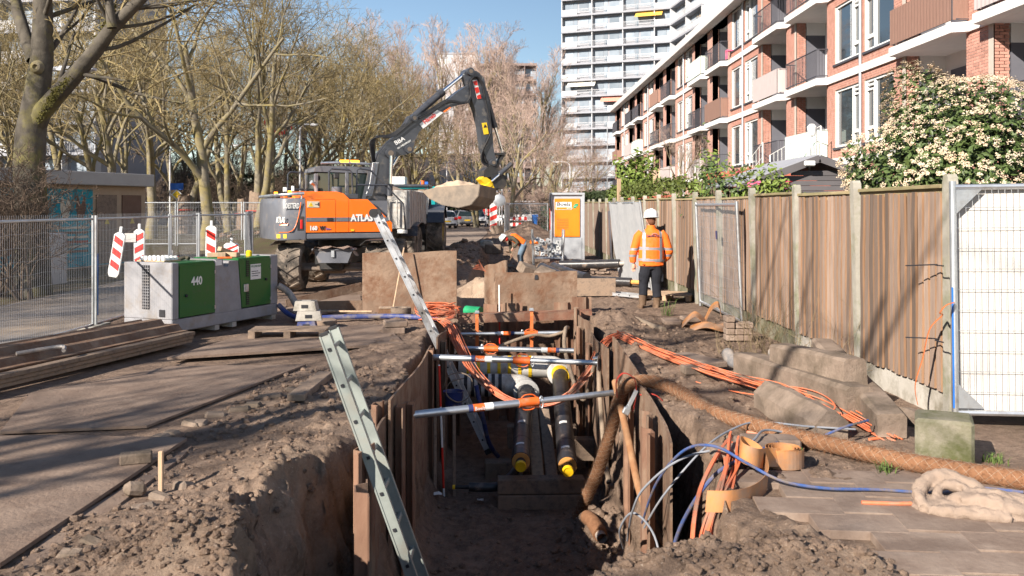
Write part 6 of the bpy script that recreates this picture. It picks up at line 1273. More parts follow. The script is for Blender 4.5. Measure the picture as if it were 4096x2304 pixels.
# broken hose piece and tile by the pit corner
hose('dirty_hose_end', 'mud-caked hose end lying on the soil near the flat slabs', [(2.02, 14.6, .05), (2.1, 14.3, .05), (2.2, 13.6, .05), (2.3, 13.2, .05)], .045, 'dirty_hose', 'hose', 12)
blk('bent_tile', 'curved rusty tile lying near the pit corner', 'tile', 1.95, 14.7, .06, (.2, .16, .03), .3, .3, 0, 'pile_rust', .004)
# dry shrubs at the fence foot
def dry_twigs(name, label, x, y, n, h, spread, sd, m='twig', r0=.004):
    rr = random.Random(sd); br = []
    for k in range(n):
        p = Vector((rr.uniform(-spread, spread) * .5, rr.uniform(-spread, spread), 0)); d = Vector((rr.gauss(0, .35), rr.gauss(0, .45), 1)).normalized(); L = h * rr.uniform(.4, 1.1); pts = [p.copy()]
        for i in range(5): d = (d + Vector((rr.gauss(0, .22), rr.gauss(0, .25), rr.gauss(0, .12)))).normalized(); p = p + d * L / 5; pts.append(p.copy())
        br.append(([tuple(q) for q in pts], [r0 * (1 - .16 * i) for i in range(6)]))
        for s in range(3):
            i = rr.randint(1, 4); q = pts[i].copy(); e = (d + Vector((rr.gauss(0, .7), rr.gauss(0, .7), rr.gauss(.1, .4)))).normalized(); sp2 = [q + e * L * .09 * j + Vector((rr.gauss(0, .01), rr.gauss(0, .01), 0)) for j in range(4)]
            br.append(([tuple(w) for w in sp2], [r0 * .5, r0 * .45, r0 * .35, r0 * .2]))
    V_, F_ = tubes_np(br, 4); o = link(name, mesh_np(name, V_, F_), M[m]); o.location = (x, y, 0); return tag(o, label, 'shrub')
dry_twigs('dry_shrub', 'leafless shrub with thin arching stems at the foot of the plank fence', 3.40, 11.7, 34, 1.2, .55, 3)
dry_twigs('dry_shrub', 'sparse leafless stems beside the leaning concrete post', 3.55, 9.6, 12, 1.0, .4, 5)
dry_twigs('dry_shrub', 'low tangle of dead stems by the grey pipe elbow', 2.85, 11.0, 40, .38, .5, 8)
def tuft(x, y, n, h, sd, label, m='grass'):
    rr = random.Random(sd); mb = MB()
    for k in range(n):
        a = rr.uniform(0, 6.28); d = Vector((math.cos(a), math.sin(a), 0)); L = h * rr.uniform(.5, 1.1); b = Vector((rr.gauss(0, .04), rr.gauss(0, .04), 0)); s = Vector((-d.y, d.x, 0)) * .004; t1 = b + d * L * .25 + Vector((0, 0, L * .7)); t2 = b + d * L * .7 + Vector((0, 0, L * .85))
        mb.add([b - s, b + s, t1 + s, t1 - s, t2], [(0, 1, 2, 3), (3, 2, 4)])
    o = mb.build('grass_tuft', M[m]); o.location = (x, y, gh(x, y)); return tag(o, label, 'grass tuft')
tuft(3.25, 12.5, 60, .28, 1, 'green grass tuft beside the stacked pavers'); tuft(2.72, 15.2, 30, .35, 2, 'green grass blades by the ochre membrane'); tuft(2.15, 6.9, 20, .10, 3, 'small green sprig beside the coir hose'); tuft(2.62, 6.3, 34, .09, 4, 'low grass at the edge of the paving under the hose'); tuft(3.0, 5.0, 20, .05, 5, 'tiny grass growing in a paving joint'); tuft(3.5, 6.5, 40, .08, 6, 'bright green grass behind the mossy concrete block')
# stack of old sheets beside the site fence
for k, (a, b, z, lab) in enumerate([((-6.15, 8.6), (-4.75, 12.5), .03, 'rusty corrugated trench sheet at the bottom of the pile by the site fence'), ((-5.75, 8.5), (-4.5, 12.4), .04, 'rusty corrugated trench sheet lying on the outer side of the pile'), ((-6.0, 8.8), (-4.75, 12.7), .12, 'rusty corrugated trench sheet in the middle of the pile'), ((-5.7, 8.9), (-4.6, 12.6), .13, 'upper corrugated trench sheet with a curved green rod on it'), ((-5.85, 9.1), (-4.8, 12.5), .21, 'topmost corrugated trench sheet with a frayed end')]):
    m4, L = frame((*a, z), (*b, z)); mb = MB(); mb.sheet([(-.24, 0), (-.15, 0), (-.09, .08), (.03, .08), (.09, 0), (.18, 0), (.24, .07)], 0, L, .014, m4 @ Matrix(((0, 0, 1, 0), (1, 0, 0, 0), (0, 1, 0, 0), (0, 0, 0, 1)))); tag(mb.build('trench_sheet', M['steel_rust']), lab, 'trench sheet')
for k in range(3):
    m4, L = frame((-5.35 + k * .03, 8.4, .03 + k * .05), (-4.28 + k * .02, 12.3, .03 + k * .05)); block('long_plank', ['lowest', 'middle', 'top'][k] + ' long plank along the pile of corrugated sheets', 'plank', m4 @ Matrix.Translation((L / 2, 0, 0)), (L, .12, .045), M['wood_dirty'], .004)
mb = MB(); mb.tube(spline([(-5.32, 9.9, .24), (-5.1, 10.15, .26), (-4.95, 10.2, .27), (-4.9, 10.1, .24)], 4), .022, 8); tag(mb.build('bent_rod', M['grey_pipe'], None, True), 'bent grey-green rod lying on the corrugated sheets', 'rod')
# site fence on the left, its feet, rubble and beacons
pts = [(-6.05, 7.6), (-6.0, 10.4), (-5.98, 13.25), (-6.0, 16.3), (-6.35, 18.8), (-5.95, 20.9), (-6.6, 23.8)]
labs = ['galvanised mesh fence panel beside the pile of corrugated sheets', 'galvanised mesh fence panel along the side road before the generator', 'galvanised mesh fence panel directly behind the generator', 'mesh fence panel behind the leaning red and white beacons', 'mesh fence panel next to the upright beacon', 'mesh fence panel between the beacons and the excavator']
for i in range(6):
    a = Vector(pts[i]); b = Vector(pts[i + 1]); d = (b - a).normalized() * .05; t = heras(a + d, b - d, 1.66, labs[i], z=.05)
for i, (x, y) in enumerate(pts[1:6]): foot_block(x, y, .0, PI / 2, 'concrete', 'concrete fence foot under the %s joint of the site fence' % ['first', 'second', 'third', 'fourth', 'fifth'][i], (.65, .22, .12))
mb = MB(); mb.tube([(-5.98, 13.32, .25), (-5.98, 13.32, 1.15)], .024, 10); o = mb.build('blue_paint', M['bin_blue'], bpy.data.objects['site_fence_panel.006'] if False else None, True); tag(o, 'blue painted sleeve on the fence post by the generator', 'sleeve')
for k in range(6): blk('rubble_stone', 'broken grey stone in the heap at the fence foot', 'stone', -5.45 + U(-.22, .22), 13.6 + U(-.15, .15), .08 + U(0, .1), (U(.16, .26), .16, .12), U(0, 3), U(-.4, .4), U(-.4, .4), 'concrete_dirty', .03, 'stones at the fence foot')
def beacon(p, label, w=.25, h=.95, lean=(0, 0), z0=.0, face=0, arm=-1):
    t = thing('beacon_board', label, 'beacon', p, face); t.rotation_euler = (lean[0], lean[1], face)
    mb = MB(); mb.prism([(-w / 2, z0 + .06), (-w / 2 + .03, z0), (w / 2 - .03, z0), (w / 2, z0 + .06), (w / 2, z0 + h - .04), (w / 2 - .05, z0 + h), (-w / 2 + .05, z0 + h), (-w / 2, z0 + h - .04)], -.02, .02, TM((0, 0, 0), PI / 2)); b = mb.build('board', M['white_paint'], t)
    n = 3
    for k in range(n):
        zc = z0 + .12 + (h - .14) * (k + .15) / n; hh = (h - .14) / n * .5; s = arm * w * .42; i = w / 2 - .018
        mb = MB(); mb.prism([(-i, zc - s * .5), (i, zc + s * .5), (i, min(zc + hh + s * .5, z0 + h - .03)), (-i, min(zc + hh - s * .5, z0 + h - .03))], -.004, .004, TM((0, -.024, 0), PI / 2)); mb.build('red_stripe', M['red_paint'], b)
    mb = MB(); mb.box((0, 0, z0 + h + .05), (.05, .03, .1), None, .006); mb.build('handle', M['white_paint'], t); return t
q = P(117, 275, 15.0); beacon((q.x - .18, 15.0, .02), 'leaning red and white beacon board propped behind the generator', .18, .74, (0, .17), .67, 0, -1); q = P(139.5, 275, 16.4)
beacon((q.x, 16.4, .1), 'upright red and white beacon board with a small notice behind the generator', .19, .75, (0, 0), .58, 0, 1); mb = MB(); mb.box((-.15, -.04, 1.18), (.2, .006, .16)); mb.build('notice', M['hoarding'], bpy.data.objects['beacon_board.001'])
q = P(210, 255, 17.5); beacon((q.x, 17.5, .05), 'upright red and white beacon board with an arrow top against the mesh fence', .2, .92, (0, .02), .5, 0, -1); q = P(231.5, 248, 18.5); beacon((q.x, 18.5, .25), 'short red and white beacon board half hidden behind the generator', .3, .5, (0, 0), .35, 0, 1)
q = P(168, 248, 17.5); beacon((q.x, 17.5, .3), 'low red and white beacon board lying behind the mesh fence', .34, .3, (0, .1), .3, 0, 1)
# ------------------------------------------------------------------ brick apartment building on the right
def brick_mat():
    m = bpy.data.materials.new('brick_wall'); m.use_nodes = True; n = m.node_tree; N = n.nodes; L = n.links; b = N['Principled BSDF']; b.inputs['Roughness'].default_value = .9
    tc = N.new('ShaderNodeTexCoord'); sp = N.new('ShaderNodeSeparateXYZ'); L.new(tc.outputs['Object'], sp.inputs[0]); ad = N.new('ShaderNodeMath'); L.new(sp.outputs[0], ad.inputs[0]); L.new(sp.outputs[1], ad.inputs[1])
    cb = N.new('ShaderNodeCombineXYZ'); L.new(ad.outputs[0], cb.inputs[0]); L.new(sp.outputs[2], cb.inputs[1]); bt = N.new('ShaderNodeTexBrick'); L.new(cb.outputs[0], bt.inputs['Vector'])
    bt.inputs['Scale'].default_value = 1; bt.inputs['Brick Width'].default_value = .222; bt.inputs['Row Height'].default_value = .0733; bt.inputs['Mortar Size'].default_value = .007; bt.inputs['Mortar Smooth'].default_value = .1
    bt.inputs['Color1'].default_value = (.42, .205, .155, 1); bt.inputs['Color2'].default_value = (.52, .265, .21, 1); bt.inputs['Mortar'].default_value = (.46, .39, .34, 1)
    L.new(bt.outputs['Color'], b.inputs['Base Color']); return m
M['brick_wall'] = brick_mat()
BXF = 11.0; ap = thing('apartment_building', 'three-storey red brick apartment block with white bands, balconies and tall white windows', 'building', (BXF, 17.0, 0))
AO = Vector((BXF, 17.0, 0)); LV = [3.2, 5.97, 8.77]; EV = 11.26; ST = [(3.2, 5.97), (5.97, 8.77), (8.77, 11.26)]
Y0, Y1 = 17.0, 91.0
pipes = [14.15 + 13.9 * k for k in range(7)]
near_rects = []; wn = MB(); wf = MB()
def wall(y0, y1, z0, z1, x0=0.0, th=.3):
    if y1 <= Y0 or y0 >= Y1 or z1 - z0 < .01: return
    y0 = max(y0, Y0); y1 = min(y1, Y1); mb = wn if y0 < 44 else wf
    mb.box((x0 + th / 2, (y0 + y1) / 2 - 17, (z0 + z1) / 2), (th, y1 - y0, z1 - z0))
    if y0 < 44: near_rects.append(('f', y0, y1, z0, z1, x0))
def sidewall(y, z0, z1, d0=0.02, d1=.36):
    if y < 44: near_rects.append(('s', d0, d1, z0, z1, y))
# window prototype: frame with vent light, mullion, panes
def window_proto(w, h, mirror, cur):
    t = bpy.data.objects.new('window', None); col.objects.link(t); s = -1 if mirror else 1; mb = MB(); d = .10
    def fr(y0, y1, z0, z1, t_=.06):
        for (a, b, c, e) in ((y0, y1, z0, z0 + t_), (y0, y1, z1 - t_, z1), (y0, y0 + t_, z0, z1), (y1 - t_, y1, z0, z1)): mb.box((.04, s * (a + b) / 2, (c + e) / 2), (d, b - a, e - c))
    fr(0, w, 0, h, .07); fr(0, .62, .42, h - .28); mb.box((.04, s * .31, h - .17), (d, .5, .05)); mb.box((.04, s * .65, h / 2), (d, .1, h)); mb.box((.04, s * .31, .40), (d, .55, .06))
    f = mb.build('frame', M['window_white'], t)
    for (a, b, c, e) in ((.07, .6, .45, h - .3), (.07, .6, .07, .38), (.70, w - .07, .07, h - .07)):
        q = MB(); q.box((.06, s * (a + b) / 2, (c + e) / 2), (.01, b - a, e - c)); q.build('pane', M['pane'], t)
    q = MB(); q.box((-.03, s * w / 2, -.05), (.16, w + .16, .07)); q.build('sill', M['rail_grey'], t)
    if cur:
        q = MB(); q.sheet([(.75 * s + s * i * .035, .0 + .02 * (i % 2)) for i in range(int(14 * cur))], .1, h - .1, .004, Matrix(((0, 1, 0, .053), (1, 0, 0, 0), (0, 0, 1, 0), (0, 0, 0, 1)))); q.build('curtain', M['curtain'], t)
    return t
WP = {}
for mi in (0, 1):
    for c in (0, 1, 2): WP[(mi, c)] = window_proto(2.1, 1.9, mi, c * .7)
used = set()
def put_win(y, z, mi):
    k = (mi, RN.randrange(3)); src = WP[k]
    if k in used: o = dup(src)
    else: o = src; used.add(k)
    o.parent = ap; o.location = (.05, y - 17, z)
rail_kinds = ['bars', 'bars', 'bamboo', 'bars', 'wood', 'bars', 'cloth', 'bars', 'green', 'bars', 'bars', 'cloth']
RM_ = {'bamboo': 'bamboo', 'wood': 'balcony_wood', 'cloth': 'cloth_grey', 'green': 'cloth_green'}
slabm = MB(); slabm.prism([(0, 0), (-.42, .18), (-.42, 3.72), (0, 3.9), (1.1, 3.9), (1.1, 0)], 0, .23); slab_me = slabm.mesh('slab')
bars_mb = MB()
for y in np.linspace(.25, 3.65, 30): bars_mb.box((-.38, y, .75), (.014, .014, .9))
for x in np.linspace(-.30, 0, 4): bars_mb.box((x, .22, .75), (.014, .014, .9)); bars_mb.box((x, 3.68, .75), (.014, .014, .9))
bars_me = bars_mb.mesh('bars'); rlm = MB()
for z in (.32, 1.22): rlm.tube([(0, .2, z), (-.3, .2, z), (-.38, .28, z), (-.38, 3.62, z), (-.3, 3.7, z), (0, 3.7, z)], .022, 6)
rail_me = rlm.mesh('rail'); kidx = 3
def balcony(yc, zb, kind):
    b = bpy.data.objects.new('balcony', None); col.objects.link(b); b.parent = ap; b.location = (0, yc - 1.95 - 17, zb)
    link('slab', slab_me, M['facade_white'], b); link('rail', rail_me, M['rail_grey'], b)
    o = link('bars', bars_me, M['rail_grey'], b); o['kind'] = 'stuff'
    if kind in RM_:
        mb = MB(); n = 40; pr = [(-.405 + .008 * (i % 2), .24 + 3.42 * i / n) for i in range(n + 1)]; mb.sheet(pr, .30, 1.25, .012); mb.sheet([(-.38, .2), (-.2, .19), (-.02, .19)], .30, 1.25, .012); mb.build('screen', M[RM_[kind]], b)
    return b
for pz in pipes:
    mb = MB(); mb.tube([(-.06, pz - 17, 2.0), (-.06, pz - 17, EV)], .05, 10); mb.build('downpipe', M['galv_panel'], ap, True)
    for f, (z0, z1) in enumerate(ST):
        zb = z0 + .23
        for s in (-1, 1):
            def yr(a, b): return (pz + a, pz + b) if s > 0 else (pz - b, pz - a)
            wall(*yr(0, .20), zb, z1); wall(*yr(2.30, 3.05), zb, z1)
            wall(*yr(.20, 2.30), zb, z0 + .60); wall(*yr(.20, 2.30), z0 + 2.5, z1)
            a, b = yr(.20, 2.30)
            if b < Y1 and a > Y0: put_win(a if s > 0 else b, z0 + .60, 0 if s > 0 else 1)
            # brick piers either side of the loggia, then its back wall
            wall(*yr(6.35, 6.95), zb, z1)
            ya, yb = yr(3.05, 6.35)
            if yb < Y1 and ya > Y0 - 3:
                mid = (ya + yb) / 2
                mb = MB(); mb.box((1.12, mid - 17, (zb + z1) / 2), (.06, 3.3, z1 - zb)); mb.box((.75, ya - 17 - .05, (zb + z1) / 2), (.8, .1, z1 - zb)); 
                bw = mb.build('loggia_wall', M['facade_white'], ap)
                mb = MB(); mb.box((.75, yb - 17 + .04, zb + 1.05), (.72, .10, 2.1)); mb.box((1.08, mid + .8 - 17, zb + 1.05), (.06, .95, 2.1)); mb.build('door', M['door_grey'], bw)
                mb = MB(); mb.box((.75, yb - 17 + .04, (zb + 2.1 + z1) / 2), (.72, .098, z1 - zb - 2.1)); mb.build('lintel', M['facade_white'], bw)
                mb = MB(); mb.box((1.08, mid - .6 - 17, zb + 1.2), (.05, 1.5, 1.6)); mb.build('pane', M['pane'], bw)
                mb = wn if yb < 44 else wf; mb.box((.17, yb - 17 + .10, (zb + z1) / 2), (.36, .2, z1 - zb)); sidewall(yb, zb, z1)
                kidx += 1; balcony(mid, z0, rail_kinds[(kidx * 5 + f * 3 + int(pz)) % len(rail_kinds)])
# end walls and basement
wall(Y0, Y1, 0, 3.2); wf.box((4, Y1 - 17, 6), (8, .3, 11.4)); wf.box((4.3, (Y0 + Y1) / 2 - 17 + .5, 5.5), (6, Y1 - Y0 - 1, 11)); wf.box((4, .5, 5.5), (7.5, .3, 11))
w1 = wn.build('wall', M['mortar'], ap); w2 = wf.build('wall', M['brick_wall'], ap)
for z in LV:
    mb = MB(); mb.box((.12, (Y0 + Y1) / 2 - 17, z + .115), (.40, Y1 - Y0, .235)); mb.build('floor_band', M['facade_white'], ap)
mb = MB(); mb.box((.0, (Y0 + Y1) / 2 - 17, EV + .22), (1.1, Y1 - Y0 + .6, .44), None, .01); mb.box((.55, (Y0 + Y1) / 2 - 17, EV + .03), (1.2, Y1 - Y0, .06)); mb.build('fascia', M['fascia'], ap); mb = MB(); mb.box((4, (Y0 + Y1) / 2 - 17, EV + .3), (8.2, Y1 - Y0, .3)); mb.build('roof', M['tower_grey'], ap)
# bricks with real joints on the nearer part of the facade
brk = []
for kind, a, b, z0, z1, e in near_rects:
    if z0 < 2.0 and z1 > 3.1: z0 = 2.2
    row = 0; z = z0 + .006
    while z + .03 < z1:
        h = min(.062, z1 - z - .002); off_ = (row % 2) * .111; y = a - off_
        while y < b:
            ya, yb = max(y, a) + .004, min(y + .210, b) - .002
            if yb - ya > .03: brk.append((kind, ya, yb, z, z + h, e))
            y += .222
        z += .0733; row += 1
def visible(k, ya, yb, z0, z1, e):
    Y = ya if k == 'f' else e; X = BXF if k == 'f' else BXF + ya; u = CU + X / Y * F; v = CV - (z0 - H) / Y * F
    return u < 1015 and 5 < v < 150 and not (u > 850 and v > 75 + .3 * abs(u - 930)) and Y
vis = sorted([(visible(*q), q) for q in brk if visible(*q)], key=lambda t: t[0])[:300]; top = {q for _, q in vis}
uni = bpy.data.meshes.new('brick'); _c = MB().box((0, 0, 0), (1, 1, 1)); uni.from_pydata(_c.v, [], _c.f)
bv = np.array(_c.v); bf = np.array(_c.f); VV = []; FF = []; n_ = 0
for q in brk:
    k, ya, yb, z0, z1, e = q
    if k == 'f': c = (e - .002, (ya + yb) / 2 - 17, (z0 + z1) / 2); d = (.012, yb - ya, z1 - z0)
    else: c = ((ya + yb) / 2, e - 17 - .003, (z0 + z1) / 2); d = (yb - ya, .012, z1 - z0)
    if q in top: o = link('brick', uni, M['brick_pier'], w1, c); o.scale = d
    else: VV.append(bv * d + c); FF.append(bf + n_); n_ += 8
o = link('bricks', mesh_np('bricks', np.concatenate(VV), np.concatenate(FF), False), M['brick_mass'] if 'brick_mass' in M else mat('brick_mass', (0.42, 0.205, 0.155), (0.53, 0.275, 0.22), 0.9, 0, 6, 3, 0.2, 40, contrast=.12), w1); o['kind'] = 'stuff'
# balcony odds and ends
for (y, z, m, d, nm) in [(44.2, 9.2, 'flower_pink', (.35, .3, .4), 'pink_stool'), (22.3, 9.1, 'mural_red', (.25, .25, .25), 'plant_pot'), (38.0, 6.3, 'awning_yellow', (.3, .3, .4), 'planter')]:
    mb = MB(); mb.box((-.1, 0, 0), (d[0], d[1], .06)); [mb.box((-.1 + a * d[0] * .45, b * d[1] * .45, -d[2] / 2), (.04, .04, d[2])) for a in (-1, 1) for b in (-1, 1)]; o = mb.build(nm, M[m]); o.location = (BXF, y, z + d[2] / 2); tag(o, '%s standing on a balcony of the brick apartment block' % nm.replace('_', ' '), nm.split('_')[-1])
# ------------------------------------------------------------------ tower blocks
def tower(name, label, A, B, storeys, sh, bays, zb, mats, depth=.9, deep=12, parent=None, awn=()):
    A = Vector((*A, 0)); B = Vector((*B, 0)); L = (B - A).length; an = math.atan2(B.y - A.y, B.x - A.x)
    t = thing(name, label, 'building', A, an); wt, gr, gl = mats; bw = L / bays
    mb = MB(); mb.box((L / 2, depth + deep / 2, (zb + storeys * sh) / 2), (L - .02, deep, zb + storeys * sh)); mb.build('core', M[gr], t)
    pm_ = MB(); pm_.box((0, 0, 0), (bw * .62, .04, sh * .5)); pane_me = pm_.mesh('window'); dm = MB(); dm.box((0, 0, 0), (bw * .24, .05, sh * .74)); door_me = dm.mesh('window')
    pp = MB(); pp.box((0, 0, 0), (L * .42, .08, .85)); rl = MB()
    for i in range(int(bw / .16)): rl.box((i * .16, 0, 0), (.03, .03, .85))
    rl.box((bw / 2, 0, .45), (bw, .06, .06)); rl_me = rl.mesh('railing'); pnl = MB(); pnl.box((bw / 2, 0, 0), (bw - .06, .06, .85)); pnl_me = pnl.mesh('parapet_panel')
    fin = MB(); fin.box((0, depth / 2, 0), (.14, depth, sh - .2)); fin_me = fin.mesh('fin')
    for s in range(storeys):
        z = zb + s * sh; mb = MB(); mb.box((L / 2, depth / 2 - .05, z), (L + .1, depth + .15, .30)); mb.build('floor_slab', M[gr], t)
        for b in range(bays):
            x = b * bw; r = RN.random()
            link('window', pane_me, M[gl], t, (x + bw * .38, depth - .03, z + sh * .56)); link('window', door_me, M[gl], t, (x + bw * .84, depth - .03, z + sh * .50))
            if b % 2 == 0: link('fin', fin_me, M[wt], t, (x, 0, z + sh / 2))
            k = (b + s * 0) % 3
            if k == 0: link('parapet_panel', pnl_me, M[wt], t, (x + .03, 0, z + .62))
            else: o = link('railing', rl_me, M[wt], t, (x + .02, 0, z + .62)); o['kind'] = 'stuff'
        link('fin', fin_me, M[wt], t, (L, 0, z + sh / 2))
    for (s, x, w, m) in awn:
        mb = MB(); z = zb + s * sh; mb.add([(x, depth * .6, z + sh - .2), (x + w, depth * .6, z + sh - .2), (x + w, -.5, z + sh - 1.1), (x, -.5, z + sh - 1.1), (x, depth * .6, z + sh - .25), (x + w, depth * .6, z + sh - .25), (x + w, -.5, z + sh - 1.15), (x, -.5, z + sh - 1.15)], [(0, 1, 2, 3), (7, 6, 5, 4), (3, 2, 6, 7), (0, 3, 7, 4), (1, 5, 6, 2)]); mb.build('awning', M[m], t)
    mb = MB(); mb.box((L / 2, depth / 2 + deep / 2, zb + storeys * sh + .2), (L + .2, depth + deep, .5)); mb.build('roof', M[gr], t)
    return t
tower('tower_block', 'tall pale grey tower block with long white balconies behind the brick apartments', (9.8, 158), (27.4, 151), 15, 2.8, 7, 1.2, ('tower_white', 'tower_grey', 'tower_glass'), awn=((11, 13.0, 4.6, 'awning_yellow'), (6, 7.0, 5.6, 'awning_red'), (4, 14, 3, 'awning_cream'), (7, 1, 5, 'awning_cream')))
tower('tower_block', 'stepped wing of the pale tower block with balconies facing the street', (27.5, 151), (29.3, 136), 16, 2.8, 4, 1.2, ('tower_white', 'tower_grey', 'tower_glass'), .9, 8)
t = thing('tower_gable', 'white windowless end wall of the pale tower block above the brick roof', 'building', (29.4, 136, 0)); mb = MB(); mb.box((8, .3, 24), (16, .6, 48)); mb.build('wall', M['tower_white'], t); mb = MB(); mb.box((8, .25, 48.2), (16.2, .9, .5)); mb.build('coping', M['tower_grey'], t)
tower('tower_block', 'brown tower block with balconies far behind the bare trees', (-5.4, 182), (6.2, 181.6), 10, 2.9, 5, 1.0, ('tower_brown', 'tower_brown', 'tower_glass'), 1.4, 3)
t = thing('tower_gable', 'white end wall of the far brown tower behind the bare trees', 'building', (-13.8, 186, 0)); mb = MB(); mb.box((4.1, .3, 16.5), (8.2, .6, 33)); mb.build('wall', M['tower_white'], t); mb = MB(); mb.box((4.1, .3, 33.1), (8.4, .8, .4)); mb.build('coping', M['tower_grey'], t)
tower('tower_block', 'tall grey tower block with balconies behind the big forked tree', (-66, 86), (-37, 82), 12, 2.8, 9, 1.0, ('tower_white', 'tower_grey', 'tower_glass'))
t = thing('low_building', 'low white building far down the street behind the tree trunks', 'building', (-14, 125, 0)); mb = MB(); mb.box((6, 3, 4.4), (12, 6, 8.8)); mb.build('wall', M['tower_white'], t)
for k in range(6):
    for j in range(2): mb = MB(); mb.box((1.2 + k * 1.9, -.02, 2.3 + j * 3), (1.2, .06, 1.5)); mb.build('window', M['tower_glass'], t)
mb = MB(); mb.box((6, 3, 8.9), (12.4, 6.4, .3)); mb.build('roof', M['tower_grey'], t)
# ------------------------------------------------------------------ garden: shed, shrubs, hedge
sh = thing('garden_shed', 'dark grey wooden shed with a pitched roof behind the plank fence', 'shed', (6.15, 18.0, 0))
for k in range(14):
    z = 1.2 + k * .1; w = 2.5 if z < 2.15 else max(.15, 2.5 * (2.74 - z) / .6); mb = MB(); mb.box((0, 0, z), (w, .03, .094), TM((0, 0, 0)), .004); mb.build('cladding_board', M['shed_grey'], sh)
for s in (-1, 1):
    m4, L = frame((0, -.2, 2.78), (s * 1.62, -.2, 2.18)); mb = MB(); mb.box((L / 2, 0, 0), (L, .04, .14), m4); mb.build('barge_board', M['shed_grey'], sh); mb = MB(); mb.box((L / 2, 1.5 * s, .05), (L, 3.2, .03), frame((0, 0, 2.80), (s * 1.62, 0, 2.20))[0] @ TM((0, 0, 0))); mb.build('roof', M['tower_grey'], sh)
mb = MB(); mb.box((0, 1.5, 1.0), (2.3, 2.8, 2.0)); mb.build('body', M['shed_grey'], sh); mb = MB(); mb.box((-.22, -.28, 2.68), (.22, .06, .10), None, .02); mb.build('lamp', M['white_paint'], sh)
t = thing('white_lantern', 'white lantern on a thin pole above the shed roof', 'lantern', (6.4, 19, 0)); mb = MB(); mb.tube([(-.05, 0, 2.4), (-.05, 0, 3.1), (0, 0, 3.1), (0, 0, 3.35)], .022, 8); mb.build('pole', M['white_paint'], t, True); mb = MB(); mb.lathe([(.07, 3.32), (.08, 3.36), (.10, 3.5), (.05, 3.56)], 12); mb.build('head', M['white_paint'], t, True)
t = thing('tiled_roof', 'low red tiled roof between the camellia and the grey shed', 'roof', (6.9, 21.5, 0)); mb = MB(); mb.add([(-1.6, 0, 2.35), (1.5, 0, 2.75), (1.5, 2.5, 3.1), (-1.6, 2.5, 2.7), (-1.6, 0, 0), (1.5, 0, 0), (1.5, 2.5, 0), (-1.6, 2.5, 0)], [(0, 1, 2, 3), (4, 5, 1, 0), (5, 6, 2, 1), (7, 4, 0, 3)]); mb.build('roof_slope', M['roof_red'], t)
def wrail(p, q, h, n, label):
    p = Vector(p); q = Vector(q); t = thing('stair_railing', label, 'railing', p); d = q - p; mb = MB()
    for zz in (h, h * .5, .1): mb.tube([(0, 0, zz), tuple(d + Vector((0, 0, zz)))], .013, 6)
    mb.build('rail', M['white_paint'], t, True)
    for k in range(n + 1): mb = MB(); e = d * (k / n); mb.tube([tuple(e), tuple(e + Vector((0, 0, h)))], .008 if k % 4 else .028, 6); mb.build('baluster', M['white_paint'], t, True)
wrail((9.6, 33, 2.6), (10.4, 30, 3.4), 1.1, 12, 'white stair railing climbing to a balcony above the camellia'); wrail((9.2, 38, 1.4), (9.9, 35, 3.2), 1.1, 12, 'white sloping stair railing at the foot of the brick block'); wrail((9.7, 52, 1.6), (10.2, 47.5, 3.3), 1.1, 10, 'white stair railing further along the brick block')
mb = MB(); mb.lathe([(.02, 1.6), (.28, 1.9), (.24, 2.8), (.03, 3.9)], 10, TM((9.3, 41, 0))); tag(mb.build('closed_parasol', M['bin_green'], None, True), 'closed green parasol behind the white stair railing', 'parasol')
def leaves_np(P_, N_, size, rs_, fold=.35, aspect=.5):
    n = len(P_); up_ = rs_.normal(0, 1, (n, 3)); A = np.cross(N_, up_); A /= np.linalg.norm(A, axis=1, keepdims=True) + 1e-9; B = np.cross(N_, A); s = size[:, None]
    a = P_ - A * s; b = P_ + B * s * aspect + N_ * s * fold * .3; c = P_ + A * s; d = P_ - B * s * aspect + N_ * s * fold * .3
    V = np.stack([a, b, c, d], 1).reshape(-1, 3); i = np.arange(n)[:, None] * 4; return V, np.concatenate([i + [[0, 1, 2]], i + [[0, 2, 3]]])
def blob(n, R, rs_, lump=.22, shell=.55, seed=0):
    d = rs_.normal(0, 1, (n, 3)); d /= np.linalg.norm(d, axis=1, keepdims=True); r = (shell + (1 - shell) * rs_.rand(n)) ** .7
    l = 1 + lump * (np.sin(d[:, 0] * 5 + seed) * np.sin(d[:, 1] * 4.3 + 2 * seed) + np.sin(d[:, 2] * 6 + 1.3 * seed + d[:, 0] * 4)) * .8
    return d * (r * l)[:, None] * np.array(R), d
